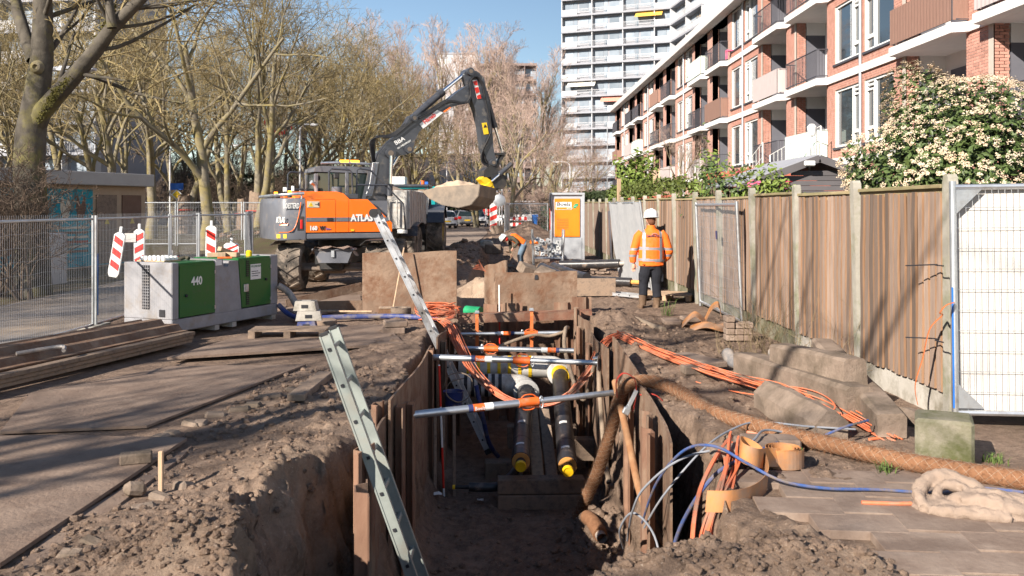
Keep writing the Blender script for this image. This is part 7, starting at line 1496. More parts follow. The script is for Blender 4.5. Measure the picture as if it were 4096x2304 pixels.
def shrub(name, label, c, R, n, leaf, m, sd, flowers=None, lump=.22, stems=7, group=None):
    rs_ = np.random.RandomState(sd); t = thing(name, label, 'shrub', (c[0], c[1], 0), 0, group); Pp, d = blob(n, R, rs_, lump, .45, sd); Pp = Pp + [0, 0, c[2]]; k = Pp[:, 2] > .1; Pp = Pp[k]; d = d[k]
    N_ = d + rs_.normal(0, .6, d.shape) + [0, 0, .35]; N_ /= np.linalg.norm(N_, axis=1, keepdims=True); V, F_ = leaves_np(Pp, N_, leaf * (.6 + .7 * rs_.rand(len(Pp))), rs_)
    o = link('foliage', mesh_np('foliage', V, F_, False), M[m], t); o['kind'] = 'stuff'; br = []
    for q in range(stems):
        a = rs_.rand() * 6.28; e = np.array([math.cos(a) * R[0] * .6, math.sin(a) * R[1] * .6, c[2] + R[2] * .5]); s0 = np.array([math.cos(a) * .12, math.sin(a) * .12, 0]); br.append(([tuple(s0 + (e - s0) * w + rs_.normal(0, .03, 3) * (w > 0)) for w in (0, .33, .66, 1)], [.03, .024, .018, .01]))
    V, F_ = tubes_np(br, 5); link('stems', mesh_np('stems', V, F_), M['twig_dark'], t)
    if flowers:
        nf, fr_, per, fs_, fm = flowers; Pf, df = blob(nf, R, rs_, lump, .97, sd); Pf = Pf * 1.02 + [0, 0, c[2]]; kk = Pf[:, 2] > .6; Pf = Pf[kk]; df = df[kk]; nf = len(Pf)
        Q = np.repeat(Pf, per, 0); D = np.repeat(df, per, 0) + [0, 0, .5]; D /= np.linalg.norm(D, axis=1, keepdims=True); w = rs_.normal(0, 1, Q.shape); w -= D * (w * D).sum(1, keepdims=True) * .6; w /= np.linalg.norm(w, axis=1, keepdims=True); rr = np.repeat(fr_ * (.5 + .8 * rs_.rand(nf)), per)
        Q = Q + w * (rr * rs_.rand(len(rr)) ** .5)[:, None] + D * (rr * .35)[:, None]; V, F_ = leaves_np(Q, D + rs_.normal(0, .35, D.shape), np.full(len(Q), fs_) * (.7 + .6 * rs_.rand(len(Q))), rs_, .2, .9); o = link('blossom', mesh_np('blossom', V, F_, False), M[fm], t); o['kind'] = 'stuff'
    return t
shrub('flowering_shrub', 'large round evergreen shrub covered in white flower clusters behind the fence', (6.5, 13.0, 1.95), (1.5, 1.5, 1.78), 24000, .05, 'leaf_vib', 3, (3400, .05, 24, .0095, 'flower_white'), .17, 12)
shrub('laurel_bush', 'bright green upright bush in front of the brick block end', (5.15, 36, 2.4), (.95, .9, 1.5), 3500, .10, 'leaf_lime', 5, None, .3)
shrub('camellia', 'evergreen camellia with bright pink flowers leaning over the fence', (4.70, 16.2, 1.75), (.72, .8, .72), 2600, .055, 'leaf_lime', 8, (34, .06, 14, .028, 'flower_pink'), .35)
shrub('holly_bush', 'loose glossy green bush with upright shoots over the fence', (4.55, 18.6, 1.75), (.65, .9, .95), 2600, .055, 'leaf_vib', 9, None, .45)
shrub('holly_bush', 'tall airy green shoots standing between the camellia and the hedge', (4.65, 20.8, 1.9), (.5, .8, 1.1), 1500, .06, 'leaf_lime', 12, None, .5)
def hedge(name, label, a, b, w, h, n, m, sd, leaf=.06):
    rs_ = np.random.RandomState(sd); a = np.array(a); b = np.array(b); t_ = rs_.rand(n); Pp = a[None] + (b - a)[None] * t_[:, None]; L = np.linalg.norm(b - a); dx = np.array([(b - a)[1], -(b - a)[0]]) / L
    side = rs_.randint(3, size=n); off_ = np.where(side == 0, -w / 2, np.where(side == 1, w / 2, rs_.uniform(-w / 2, w / 2, n))) + rs_.normal(0, .06, n); z = np.where(side == 2, h, rs_.uniform(0.2, h, n)) + rs_.normal(0, .07, n) + .12 * np.sin(t_ * L * 1.3 + sd)
    P3 = np.stack([Pp[:, 0] + dx[0] * off_ - a[0], Pp[:, 1] + dx[1] * off_ - a[1], z], -1); N_ = rs_.normal(0, 1, P3.shape) + [0, 0, .6]; N_ /= np.linalg.norm(N_, axis=1, keepdims=True); V, F_ = leaves_np(P3, N_, leaf * (.6 + .8 * rs_.rand(n)), rs_); t = thing(name, label, 'hedge', (a[0], a[1], 0)); o = link('foliage', mesh_np('foliage', V, F_, False), M[m], t); o['kind'] = 'stuff'
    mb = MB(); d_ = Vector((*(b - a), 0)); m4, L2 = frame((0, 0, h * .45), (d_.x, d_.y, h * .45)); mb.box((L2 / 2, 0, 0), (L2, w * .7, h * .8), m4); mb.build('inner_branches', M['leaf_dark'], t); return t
hedge('garden_hedge', 'clipped yellow-green hedge behind the plank fence', (4.75, 22.5), (4.55, 37), .8, 2.45, 6000, 'leaf_hedge', 3)
hedge('garden_hedge', 'tall dark green hedge at the end of the plank fence', (3.9, 44.2), (6.5, 52), 1.4, 2.4, 3500, 'leaf_dark', 4, .12)
for (u, v, Y, lab) in [(619, 178, 33, 'pale wooden post with a slanted white top behind the hedge'), (655.5, 178, 30, 'pale wooden post standing in the hedge')]:
    q = P(u, v, Y); mb = MB(); mb.box((0, 0, 1.4), (.14, .14, 2.9), None, .01); o = mb.build('wooden_post', M['wood_new']); o.location = (q.x, Y, 0); tag(o, lab, 'post')
blk('red_board_fence', 'low red-painted board fence behind the plank fence', 'board fence', 4.5, 29, 1.1, (.05, 9, 2.1), 0, 0, 0, 'roof_red', .01)
# ------------------------------------------------------------------ bare trees
def rot_to(d, ang, az):
    d = d / (np.linalg.norm(d) + 1e-9); a = np.cross(d, [0.3, 0.2, 1.0] if abs(d[2]) < .95 else [1., 0, 0]); a /= np.linalg.norm(a); b = np.cross(d, a)
    return d * math.cos(ang) + (a * math.cos(az) + b * math.sin(az)) * math.sin(ang)
def grow(rs_, p, d, L, r, lev, spec, big, small):
    n = spec['seg'][min(lev, len(spec['seg']) - 1)]; pts = [p.copy()]; rr = [r]; dd = d.copy(); tip = max(r * spec['taper'], spec['rmin'])
    for i in range(n):
        dd = dd + rs_.normal(0, spec['wob'], 3) * (0.5 if lev == 0 else 1) + np.array([0, 0, spec['up'][min(lev, len(spec['up']) - 1)]]); dd /= np.linalg.norm(dd); p = p + dd * L / n; pts.append(p.copy()); rr.append(r + (tip - r) * (i + 1) / n)
    (big if r > spec['thr'] else small).append(([tuple(q) for q in pts], rr))
    if lev >= spec['lev']: return
    k = spec['kids'][lev]; k = k if isinstance(k, int) else rs_.randint(k[0], k[1] + 1); az0 = rs_.rand() * 6.28; t0 = spec['start'][min(lev, len(spec['start']) - 1)]
    for c in range(k):
        t = t0 + (1 - t0) * (c + .3 + .6 * rs_.rand()) / k; t = min(t, 1.0); f = t * n; i = min(int(f), n - 1); q = np.array(pts[i]) + (np.array(pts[i + 1]) - np.array(pts[i])) * (f - i); rad_ = rr[i] + (rr[i + 1] - rr[i]) * (f - i)
        dl = np.array(pts[i + 1]) - np.array(pts[i]); ang = rad(rs_.uniform(*spec['ang'][min(lev, len(spec['ang']) - 1)])); az = az0 + c * 2.4 + rs_.normal(0, .4)
        grow(rs_, q, rot_to(dl, ang, az), L * rs_.uniform(*spec['len'][min(lev, len(spec['len']) - 1)]) * (1.15 - .45 * t), max(rad_ * spec['rk'], spec['rmin']), lev + 1, spec, big, small)
def tree_meshes(seed, spec, H_):
    rs_ = np.random.RandomState(seed); big = []; small = []
    for s in range(spec.get('stems', 1)):
        d = np.array([rs_.normal(0, spec.get('lean', .05)), rs_.normal(0, spec.get('lean', .05)), 1.0]); p0 = np.array([rs_.normal(0, .12), rs_.normal(0, .12), -.1]) if spec.get('stems', 1) > 1 else np.array([0, 0, -.1]); grow(rs_, p0, d / np.linalg.norm(d), H_ * spec['trunk'], spec['r0'], 0, spec, big, small)
    b0 = big[0]; b0[1][0] *= 1.35
    Vb, Fb = tubes_np(big, 8); Vs, Fs = tubes_np(small, 3); return mesh_np('trunk', Vb, Fb), mesh_np('crown', Vs, Fs, False)
S_ash = dict(lev=5, seg=[6, 6, 5, 4, 3, 3], kids=[(5, 7), (5, 6), (4, 5), 5, 3], start=[.30, .25, .2, .15, .15], ang=[(22, 48), (28, 55), (30, 60), (30, 65), (25, 60)], len=[(.62, .85), (.5, .7), (.5, .7), (.45, .7), (.5, .8)], wob=.13, up=[.02, .05, .04, .05, .06, .06], taper=.42, rk=.62, rmin=.0062, thr=.03, trunk=.60, r0=.27)
S_ash2 = dict(S_ash, stems=2, lean=.16, r0=.21, kids=[(4, 6), (5, 6), (4, 5), 5, 3])
S_pop = dict(S_ash, ang=[(12, 26), (14, 30), (18, 36), (20, 40), (20, 45)], up=[.02, .10, .10, .10, .10, .08], trunk=.78, kids=[(9, 11), 5, 4, 4, 3], start=[.18, .2, .2, .15, .15], len=[(.32, .5), (.45, .65), (.5, .7), (.5, .7), (.5, .8)], rmin=.011, r0=.24)
S_thick = dict(S_ash, stems=6, lean=.35, r0=.05, trunk=.55, rmin=.006, lev=4, kids=[(5, 6), 4, 4, 3], thr=.02)
VAR = {}
for nm, sd, sp_, H_ in (('a', 1, S_ash, 13.5), ('b', 2, S_ash2, 13.5), ('c', 5, S_ash, 14.5), ('p', 7, S_pop, 20), ('q', 9, S_pop, 19), ('t', 4, S_thick, 4.2), ('s', 12, dict(S_ash, lev=3, rmin=.012, kids=[(5, 6), 4, 4], r0=.24), 13)): VAR[nm] = (tree_meshes(sd, sp_, H_), H_)
def tree(v, u, Y, h, label, bark='bark_pale', tw='twig_olive', rz=None, x=None, group='bare trees along the street', name='bare_tree'):
    (tm_, cm_), H_ = VAR[v]; X = x if x is not None else (u - CU) / F * Y; s = h / H_; t = thing(name, label, 'tree', (X, Y, -.05), U(0, 6.28) if rz is None else rz, group); t.scale = (s * U(.95, 1.05), s * U(.95, 1.05), s)
    for nm, me, m in (('trunk', tm_, bark), ('crown', cm_, tw)):
        o = bpy.data.objects.new(nm, me); col.objects.link(o); o.parent = t
        if len(me.materials) == 0: me.materials.append(None)
        o.material_slots[0].link = 'OBJECT'; o.material_slots[0].material = M[m]
        if nm == 'crown': o['kind'] = 'stuff'
    return t
tl = 'bare olive-barked street tree among others behind the excavator'
tree('a', 206, 38, 14.5, 'pale-barked bare tree with upright fork rising behind the upright beacon', rz=.6); tree('b', 257, 46, 15.5, 'bare twin-stemmed tree with a planked trunk beside the excavator tail', rz=2.3); tree('c', 184, 60, 15, 'bare tree with a planked trunk behind the far mesh fence', rz=1.0)
for v, u, Y, h in [('a', 150, 52, 15), ('b', 228, 56, 14.5), ('c', 290, 60, 15), ('a', 318, 66, 15), ('b', 340, 60, 14), ('c', 368, 74, 15), ('a', 395, 80, 15), ('b', 128, 70, 16), ('c', 100, 58, 15), ('a', 62, 62, 16), ('b', 22, 54, 15), ('c', -20, 48, 15), ('a', 172, 84, 17), ('b', 275, 84, 17), ('c', 232, 92, 18), ('a', 305, 96, 18), ('b', 200, 100, 18), ('c', 80, 88, 17), ('a', 345, 92, 17), ('b', 30, 80, 17), ('c', 120, 44, 13), ('b', 413, 62, 11)]: tree(v, u, Y, h, tl, tw='twig_olive' if Y < 80 else 'twig')
pl_ = 'slender pinkish bare tree in the far row at the end of the street'
for v, u, Y, h in [('p', 420, 100, 20), ('q', 440, 106, 22), ('p', 458, 110, 23), ('q', 476, 104, 21), ('p', 492, 112, 23), ('q', 508, 108, 22), ('p', 524, 102, 19), ('q', 400, 112, 23), ('p', 380, 116, 24), ('q', 358, 108, 22), ('p', 336, 114, 22), ('q', 538, 118, 19), ('p', 550, 124, 16), ('p', 531, 116, 21), ('q', 514, 120, 22), ('q', 310, 120, 22), ('p', 285, 118, 21), ('q', 466, 130, 24), ('p', 430, 128, 24), ('q', 500, 132, 24), ('p', 258, 122, 22), ('q', 225, 126, 22)]: tree(v, u, Y, h, pl_, 'bark_pale', 'twig_pink', group='bare trees far down the street')
for v, u, Y, h, lab in [('a', 556, 88, 9, 'small spreading bare tree before the pale tower'), ('b', 585, 92, 9.5, 'small bare tree at the corner of the brick block'), ('c', 566, 70, 7.5, 'low bare tree behind the orange cabinet'), ('a', 512, 70, 11, 'ivy-footed bare tree behind the red and white barrier'), ('b', 478, 78, 11, 'bare tree behind the raised excavator bucket'), ('c', 690, 50, 6.5, 'thin leafless garden tree before the brick block'), ('a', 545, 82, 10, 'bare tree beside the white hatchback')]: tree(v, u, Y, h, lab, 'bark_pale', 'twig_pink')
# trees standing outside the frame whose branches shade the site
for v, x, y, h in [('s', -8.8, 0.3, 13), ('s', -12.5, -5.0, 12), ('s', -15.0, -6.5, 14), ('s', -15.5, -1.5, 13), ('b', -20.5, 0.0, 13), ('c', -23.5, 8.0, 14), ('a', -23.0, 4.0, 14), ('b', -23.0, 12.0, 13), ('a', -20.0, 16.0, 14)]: tree(v, 0, y, h, 'bare street tree beyond the side road whose branches shade the site', x=x)
for v, u, Y, h in [('t', 150, 74, 5), ('t', 200, 76, 5), ('t', 250, 78, 5), ('t', 300, 80, 5), ('t', 340, 84, 5), ('t', 110, 72, 5), ('t', 60, 66, 5), ('t', 20, 60, 5), ('t', 175, 92, 7), ('t', 225, 90, 7), ('t', 275, 92, 7), ('t', 325, 95, 7), ('t', 380, 98, 6), ('t', 540, 78, 4.5), ('t', 565, 80, 4.5), ('t', 590, 74, 4.5), ('t', 610, 76, 4.5), ('t', 575, 64, 3.6), ('t', 604, 60, 3.4), ('t', 555, 92, 5), ('t', 520, 95, 5)] + [('t', 20 + 30 * k, 104 + (k % 3) * 4, 10) for k in range(14)]: tree(v, u, Y, h, 'leafless brown thicket bush in the undergrowth behind the trees', 'twig_dark', 'twig_dark' if u < 400 else 'twig_pink', group='thicket bushes behind the site', name='thicket_bush')
hedge('evergreen_thicket', 'dark evergreen undergrowth behind the street trees', (-34, 96), (-16, 100), 3, 5.0, 5000, 'leaf_dark', 6, .25); hedge('evergreen_thicket', 'dark evergreen undergrowth at the end of the street', (-15, 118), (6, 118), 3, 4.2, 4000, 'leaf_dark', 7, .25); hedge('low_shrubbery', 'reddish-brown low shrubbery beside the pale tower', (3.0, 70), (11, 66), 2.0, 2.2, 3000, 'twig_dark', 8, .12)
# ------------------------------------------------------------------ the big forked tree by the mural hut
bt_ = thing('forked_tree', 'big dark forked tree with mossy limbs beside the painted hut', 'tree', (P(33, 300, 19).x, 19, -.05)); TB0 = Vector(bt_.location)
def ppath(l, Y=19, dy=0): return [tuple(P(u, v, Y + dy * i / max(1, len(l) - 1)) - TB0) for i, (u, v) in enumerate(l)]
main = [(ppath([(33, 305), (33, 280), (32, 240), (31, 200), (29, 165), (31, 132), (36, 100), (42, 60), (43, 20), (42, -20), (44, -80), (50, -150)]), [.42, .36, .33, .32, .31, .30, .26, .225, .2, .18, .14, .08]),
    (ppath([(35, 128), (42, 112), (58, 94), (78, 72), (96, 50), (112, 28), (130, 10), (150, -10), (185, -50), (220, -100)], 19, -1.2), [.21, .195, .18, .165, .15, .135, .12, .10, .075, .04]),
    (ppath([(34, 60), (25, 35), (18, 12), (12, -15), (2, -60)], 19, .6), [.15, .13, .12, .10, .06]), (ppath([(112, 28), (110, 10), (108, -12), (100, -60)], 18.1), [.10, .085, .075, .04])]
small = []; rs_ = np.random.RandomState(31); sp2 = dict(S_ash, lev=3, kids=[4, 4, 4], rmin=.006, thr=.03); big2 = []
for pth, rr in main:
    for i in range(2, len(pth)):
        for k in range(2 if pth is not main[0][0] or i > 7 else 1):
            if pth is main[0][0] and i < 7: continue
            d = rot_to(np.array(pth[i]) - np.array(pth[i - 1]), rad(rs_.uniform(35, 75)), rs_.rand() * 6.28); grow(rs_, np.array(pth[i]), d, rs_.uniform(1.2, 2.6), rr[i] * .3, 0, sp2, big2, small)
V_, F_ = tubes_np(main[:1], 18); V2, F2 = tubes_np(main[1:] + big2, 10); o = link('trunk', mesh_np('trunk', np.concatenate([V_, V2]), np.concatenate([F_, F2 + len(V_)])), M['bark'], bt_)
V_, F_ = tubes_np(small, 3); o = link('crown', mesh_np('crown', V_, F_, False), M['twig_olive'], bt_); o['kind'] = 'stuff'
mb = MB(); c = P(36, 67, 18.72) - TB0; mb.lathe([(.04, 0), (.055, .05), (.10, .04), (.13, 0), (.15, -.06)], 14, TM(c, PI / 2, 0, 0)); mb.build('branch_scar', M['bark_pale'], bt_, True)
rs_ = np.random.RandomState(8); mp_ = []
for (u0, v0, u1, v1) in ((40, 122, 60, 88), (48, 105, 70, 80), (98, 45, 112, 22), (104, 32, 116, 10)):
    for k in range(220):
        t_ = rs_.rand(); c = P(u0 + (u1 - u0) * t_ + rs_.normal(0, 2), v0 + (v1 - v0) * t_ + rs_.normal(0, 2), 18.7 - .5 * t_) - TB0; mp_.append(tuple(c + Vector((0, -.06, .02))))
mp_ = np.array(mp_); N_ = rs_.normal(0, 1, mp_.shape) + [0, -1, .5]; N_ /= np.linalg.norm(N_, axis=1, keepdims=True); V_, F_ = leaves_np(mp_, N_, np.full(len(mp_), .035), rs_); mat('moss', (0.06, 0.058, 0.014), (0.11, 0.092, 0.018), 0.95); o = link('moss', mesh_np('moss', V_, F_, False), M['moss'], bt_); o['kind'] = 'stuff'
for k, (x, y, h) in enumerate([(-10.4, 18.6, 3.6), (-9.5, 18.0, 2.6)]):
    t = tree('t', 0, y, h, 'leafless dark thicket of thin stems around the big forked tree', 'twig_dark', 'twig_dark', x=x, group='thicket round the forked tree', name='thicket_bush')
# ------------------------------------------------------------------ painted hut
A = Vector((-15.3, 19.0)); Bq = Vector((-11.75, 29.7)); an = math.atan2(Bq.y - A.y, Bq.x - A.x); LL = (Bq - A).length
hut = thing('painted_hut', 'flat-roofed brick utility hut painted with a cyan and brown mural', 'hut', (A.x, A.y, 0), an)
mb = MB(); mb.box((LL / 2, 2.0, 1.25), (LL, 4, 2.5)); mb.build('wall', M['mural_brick'], hut); mb = MB(); mb.box((LL / 2 - .1, 1.95, 2.68), (LL + .5, 4.4, .40), None, .02); mb.build('roof', M['mural_roof'], hut)
def mpan(poly, m, d=.012): mb = MB(); mb.prism(poly, 0, d, TM((0, -.001, 0), PI / 2)); return mb.build('mural_panel', M[m], hut)
x0 = 3.2
mpan([(x0, .25), (LL - 2.3, .25), (LL - 2.3, 2.35), (x0, 2.35)], 'mural_cyan', .006); mpan([(x0 - 3, .25), (x0 - .02, .25), (x0 - .02, 2.35), (x0 - 3, 2.35)], 'mural_cream', .006)
for (x, w, z0, z1, m) in [(4.6, 1.1, .3, 2.1, 'mural_brown'), (5.7, 1.0, .5, 2.3, 'mural_brown'), (7.0, .5, 1.3, 2.3, 'mural_red'), (7.9, .4, 1.5, 2.2, 'mural_cream'), (8.5, .4, 1.5, 2.2, 'mural_brown'), (3.5, .7, .3, 1.3, 'mural_brown')]: mpan([(x - w / 2, z0 + .3), (x - w / 4, z0), (x + w / 4, z0), (x + w / 2, z0 + .3), (x + w / 2, z1 - .4), (x + w / 3, z1), (x, z1 - .35), (x - w / 3, z1), (x - w / 2, z1 - .4)], m, .014)
for k in range(6): mpan([(6.3, 1.25 - k * .14), (LL - 2.5, 1.25 - k * .14), (LL - 2.5, 1.18 - k * .14), (6.3, 1.18 - k * .14)], ['mural_cream', 'mural_brown', 'mural_cream', 'mural_red', 'mural_cream', 'mural_brown'][k], .013)
for k in range(8): mpan([(.6 + k * .3, .5 + (k % 3) * .4), (.85 + k * .3, .5 + (k % 3) * .4), (.85 + k * .3, 1.4 + (k % 2) * .5), (.6 + k * .3, 1.4 + (k % 2) * .5)], ['mural_yellow', 'mural_cyan', 'ink', 'mural_red'][k % 4], .013)
mpan([(3.2, .05), (LL - .1, .05), (LL - .1, .35), (3.2, .35)], 'mural_cyan', .016)
for k, x in enumerate((LL - 1.75, LL - .65)): mb = MB(); mb.box((x, -.01, 1.15), (.85, .06, 2.1)); d_ = mb.build('door', M['mural_brown' if k else 'wood_dirty'], hut); mpan([(x - .1, 1.3), (x + .1, 1.3), (x, 1.5)], 'mural_yellow', .05)
blk('grey_cabinet', 'grey metal street cabinet standing at the painted hut', 'cabinet', -10.9, 21.5, .6, (.9, .5, 1.2), an, 0, 0, 'galv_panel', .01)
# ------------------------------------------------------------------ planked trunks, far fences, signs, lamps
def guard(u, Y, label, r=.5, h=2.6, n=14):
    X = (u - CU) / F * Y; t = thing('trunk_guard', label, 'trunk guard', (X, Y, 0))
    for k in range(n):
        a = k * 2 * PI / n; mb = MB(); mb.box((0, 0, h / 2), (.03, .17, h * U(.92, 1.05)), TM((r * math.cos(a), r * math.sin(a), 0), 0, -.06, a)); mb.build('plank', M['wood_dirty'], t)
    mb = MB(); mb.tube([((r + .03) * math.cos(a), (r + .03) * math.sin(a), h * .62) for a in np.linspace(0, 6.28, 17)[:-1]], .04, 6, closed=True); mb.build('strap', M['strap_red'], t); return t
guard(257, 46, 'ring of weathered planks strapped round the twin-stemmed tree'); guard(184, 60, 'ring of planks round a trunk behind the far mesh fence'); guard(243, 50, 'ring of planks round the trunk beyond the excavator tail', .4, 2.3)
for i in range(4): heras((-17.8 + i * 2.9, 41 + i * .4), (-15.0 + i * 2.9, 41.4 + i * .4), 2.0, 'pale mesh fence panel in the far row round the planked trees, %s from the hut' % ['first', 'second', 'third', 'fourth'][i], nv=40, wr=.004, r=.03)
def lamp(x, y, h, arm, label, head=.6):
    t = thing('street_lamp', label, 'street lamp', (x, y, 0)); mb = MB(); mb.tube(spline([(0, 0, 0), (0, 0, h * .6), (0, 0, h * .93), (arm * .25, 0, h), (arm, 0, h + .08)], 5), .06, 8); mb.build('pole', M['tower_white'], t, True); mb = MB(); s = 1 if arm > 0 else -1
    mb.prism([(0, 0), (head * .5, -.06), (head, .02), (head, .08), (.1, .12)], -.14, .14, TM((arm, 0, h + .02), PI / 2, 0, 0 if s > 0 else PI)); mb.build('lamp_head', M['tower_white'], t); return t
lamp(P(40, 0, 25).x, 25, 5.55, .5, 'grey street lamp reaching out from behind the big forked tree', 1.0); lamp(P(447, 0, 84).x, 84, 6.0, 1.0, 'thin white street lamp behind the raised bucket'); lamp(P(570, 0, 78).x, 78, 5.6, -.9, 'thin white street lamp before the pale tower'); lamp(P(226, 0, 70).x, 70, 6.5, .4, 'white street lamp behind the pale-barked tree'); lamp(P(170, 0, 66).x, 66, 6.0, .4, 'white street lamp next to the blue route sign'); lamp(P(300, 0, 58).x, 58, 7.0, .6, 'thin grey lamp standard above the excavator tail')
t = thing('road_sign', 'blue route sign above a yellow diamond sign on a thin pole', 'road sign', (P(177, 0, 62).x, 62, 0)); mb = MB(); mb.tube([(0, 0, 0), (0, 0, 3.4)], .04, 8); mb.build('pole', M['galv'], t, True); mb = MB(); mb.box((0, -.05, 3.2), (.9, .03, .45)); mb.build('blue_board', M['sign_blue'], t); mb = MB(); mb.box((0, -.05, 0), (.55, .03, .55), TM((0, 0, 2.65), 0, PI / 4)); b_ = mb.build('diamond', M['white_paint'], t); mb = MB(); mb.box((0, -.07, 0), (.4, .02, .4), TM((0, 0, 2.65), 0, PI / 4)); mb.build('diamond_centre', M['yellow_paint'], b_)
for u, Y in ((486, 82), (502, 66)): 
    X = P(u, 0, Y).x; mb = MB(); mb.tube([(0, 0, 0), (0, 0, 4.3 if u > 490 else 3.2)], .05, 8); o = mb.build('sign_pole', M['tower_white'], None, True); o.location = (X, Y, 0); tag(o, 'plain white pole %s' % ('beside the round sign' if u > 490 else 'behind the parked cars'), 'pole')
# red and white tape between the trees
mb = MB(); n = 24; A = P(263, 122, 47); B = P(292, 129, 50)
for k in range(n):
    a = A.lerp(B, k / n); b = A.lerp(B, (k + 1) / n); a.z -= .5 * math.sin(PI * k / n); b.z -= .5 * math.sin(PI * (k + 1) / n)
    if k % 2: mb.add([a, b, b + Vector((0, 0, .2)), a + Vector((0, 0, .2))], [(0, 1, 2, 3)])
tag(mb.build('barrier_tape', M['red_paint']), 'red and white barrier tape strung between the bare trees', 'barrier tape')
# ------------------------------------------------------------------ people
def loft(mb, secs, n=16):
    """secs: (centre, half width x, half depth y, axis tilt about x) ellipses stacked along a path"""
    vs = []; fs = []
    for c, a, b in secs:
        for j in range(n): t = 2 * PI * j / n; vs.append((c[0] + a * math.cos(t), c[1] + b * math.sin(t), c[2]))
    k = len(secs)
    for i in range(k - 1): fs += [(i * n + j, i * n + (j + 1) % n, (i + 1) * n + (j + 1) % n, (i + 1) * n + j) for j in range(n)]
    fs += [tuple(range(n - 1, -1, -1)), tuple((k - 1) * n + j for j in range(n))]; mb.add(vs, fs)
def ball(mb, c, r, n=12): mb.lathe([(max(.001, math.sin(PI * i / 8)), -math.cos(PI * i / 8)) for i in range(9)], n, TM(c) @ Matrix.Diagonal((*r, 1)), cap=False)
def hand(mb, w, d, s=1.0, curl=.6, side=1, M4=None):
    """palm at w, fingers along d, five separate fingers"""
    w = Vector(w); d = Vector(d).normalized(); a = d.cross(Vector((0, 1, 0))).normalized() if abs(d.y) < .9 else Vector((1, 0, 0)); n = d.cross(a)
    mb.tube([w, w + d * .05 * s, w + d * .095 * s], [.026 * s, .036 * s, .036 * s], 10)
    for k, L in enumerate((.065, .075, .07, .055)):
        b = w + d * .085 * s + a * (k - 1.5) * .019 * s; p1 = b + d * L * .5 * s; p2 = p1 + (d * (1 - curl) + n * curl) * L * .35 * s; p3 = p2 + (d * (1 - 1.6 * curl) + n * curl * 1.4).normalized() * L * .3 * s; mb.tube([b, p1, p2, p3], [.010 * s, .0095 * s, .009 * s, .007 * s], 6)
    b = w + d * .03 * s + a * side * .03 * s; mb.tube([b, b + (a * side * .7 + d * .7 + n * .3) * .035 * s, b + (a * side * .6 + d * 1.5 + n * .7) * .042 * s], [.013 * s, .011 * s, .008 * s], 6)
def helmet(parent, M4, m='helmet'):
    mb = MB(); mb.lathe([(.128, 0), (.130, .02), (.126, .06), (.112, .10), (.085, .133), (.045, .15), (.002, .154)], 24, M4 @ Matrix.Diagonal((1, 1.18, 1, 1)), cap=False); mb.lathe([(.128, .002), (.143, -.004), (.145, -.010), (.128, -.008)], 24, M4 @ Matrix.Diagonal((1, 1.2, 1, 1)), cap=False)
    mb.add([(-.09, .13, 0), (.09, .13, 0), (.07, .21, -.02), (-.07, .21, -.02)], [(0, 1, 2, 3)], M4); mb.box((0, 0, .15), (.03, .2, .012), M4, .004); return mb.build('helmet', M[m], parent, True)
wk = thing('person', 'person in orange hi-vis jacket, dark trousers and white helmet standing beside the plank fence', 'person', (2.66, 16.6, -.02)); wk.rotation_euler = (0, 0, rad(4))
# skin: head, neck, hands in one continuous mesh (hidden core joins them)
mb = MB(); ball(mb, (0, .02, 1.63), (.078, .098, .115)); mb.tube([(0, .0, 1.42), (0, .01, 1.58)], .055, 12); ball(mb, (-.08, .02, 1.62), (.015, .025, .035)); ball(mb, (.08, .02, 1.62), (.015, .025, .035)); ball(mb, (0, .12, 1.615), (.015, .022, .022)); ball(mb, (0, .10, 1.56), (.03, .015, .012))
loft(mb, [((0, 0, .95), .13, .09), ((0, 0, 1.2), .15, .09), ((0, 0, 1.38), .17, .08), ((0, 0, 1.44), .06, .06)])
mb.tube([(-.16, 0, 1.38), (-.27, 0, 1.1), (-.31, .04, .84)], [.05, .04, .028], 8); mb.tube([(.16, 0, 1.38), (.30, 0, 1.1), (.25, .10, .90)], [.05, .04, .028], 8); hand(mb, (-.31, .04, .82), (-.03, .05, -1), 1.0, .45, 1); hand(mb, (.25, .10, .88), (-.2, .6, -.6), 1.0, .7, -1)
body = link('body', remesh(mb, .008, 'body', 3), M['skin'], wk)
mb = MB(); ball(mb, (0, .0, 1.65), (.086, .10, .105)); ball(mb, (0, -.05, 1.575), (.07, .055, .06)); o = link('hair', remesh(mb, .01, 'hair', 2), M['hair'], wk)
# jacket
mb = MB(); loft(mb, [((0, .0, .775), .225, .145), ((0, 0, .80), .232, .15), ((0, 0, .84), .225, .145), ((0, 0, .87), .238, .155), ((0, 0, 1.0), .235, .155), ((0, 0, 1.15), .232, .155), ((0, 0, 1.28), .235, .15), ((0, 0, 1.38), .215, .13), ((0, 0, 1.43), .14, .10), ((0, 0, 1.46), .085, .085), ((0, 0, 1.52), .078, .082)], 20)
mb.tube([(-.17, 0, 1.38), (-.245, 0, 1.30), (-.295, -.01, 1.14), (-.325, .0, 1.03), (-.335, .02, .95), (-.325, .04, .84)], [.085, .085, .078, .075, .07, .058], 14); mb.tube([(.17, 0, 1.38), (.245, 0, 1.30), (.30, -.01, 1.14), (.335, .0, 1.04), (.325, .06, .95), (.265, .10, .88)], [.085, .085, .078, .075, .068, .056], 14)
jm = remesh(mb, .011, 'jacket', 4); jm.materials.append(M['hivis']); jm.materials.append(M['reflective']); nv = len(jm.polygons); ct = np.empty(nv * 3, np.float32); jm.polygons.foreach_get('center', ct); ct = ct.reshape(-1, 3)
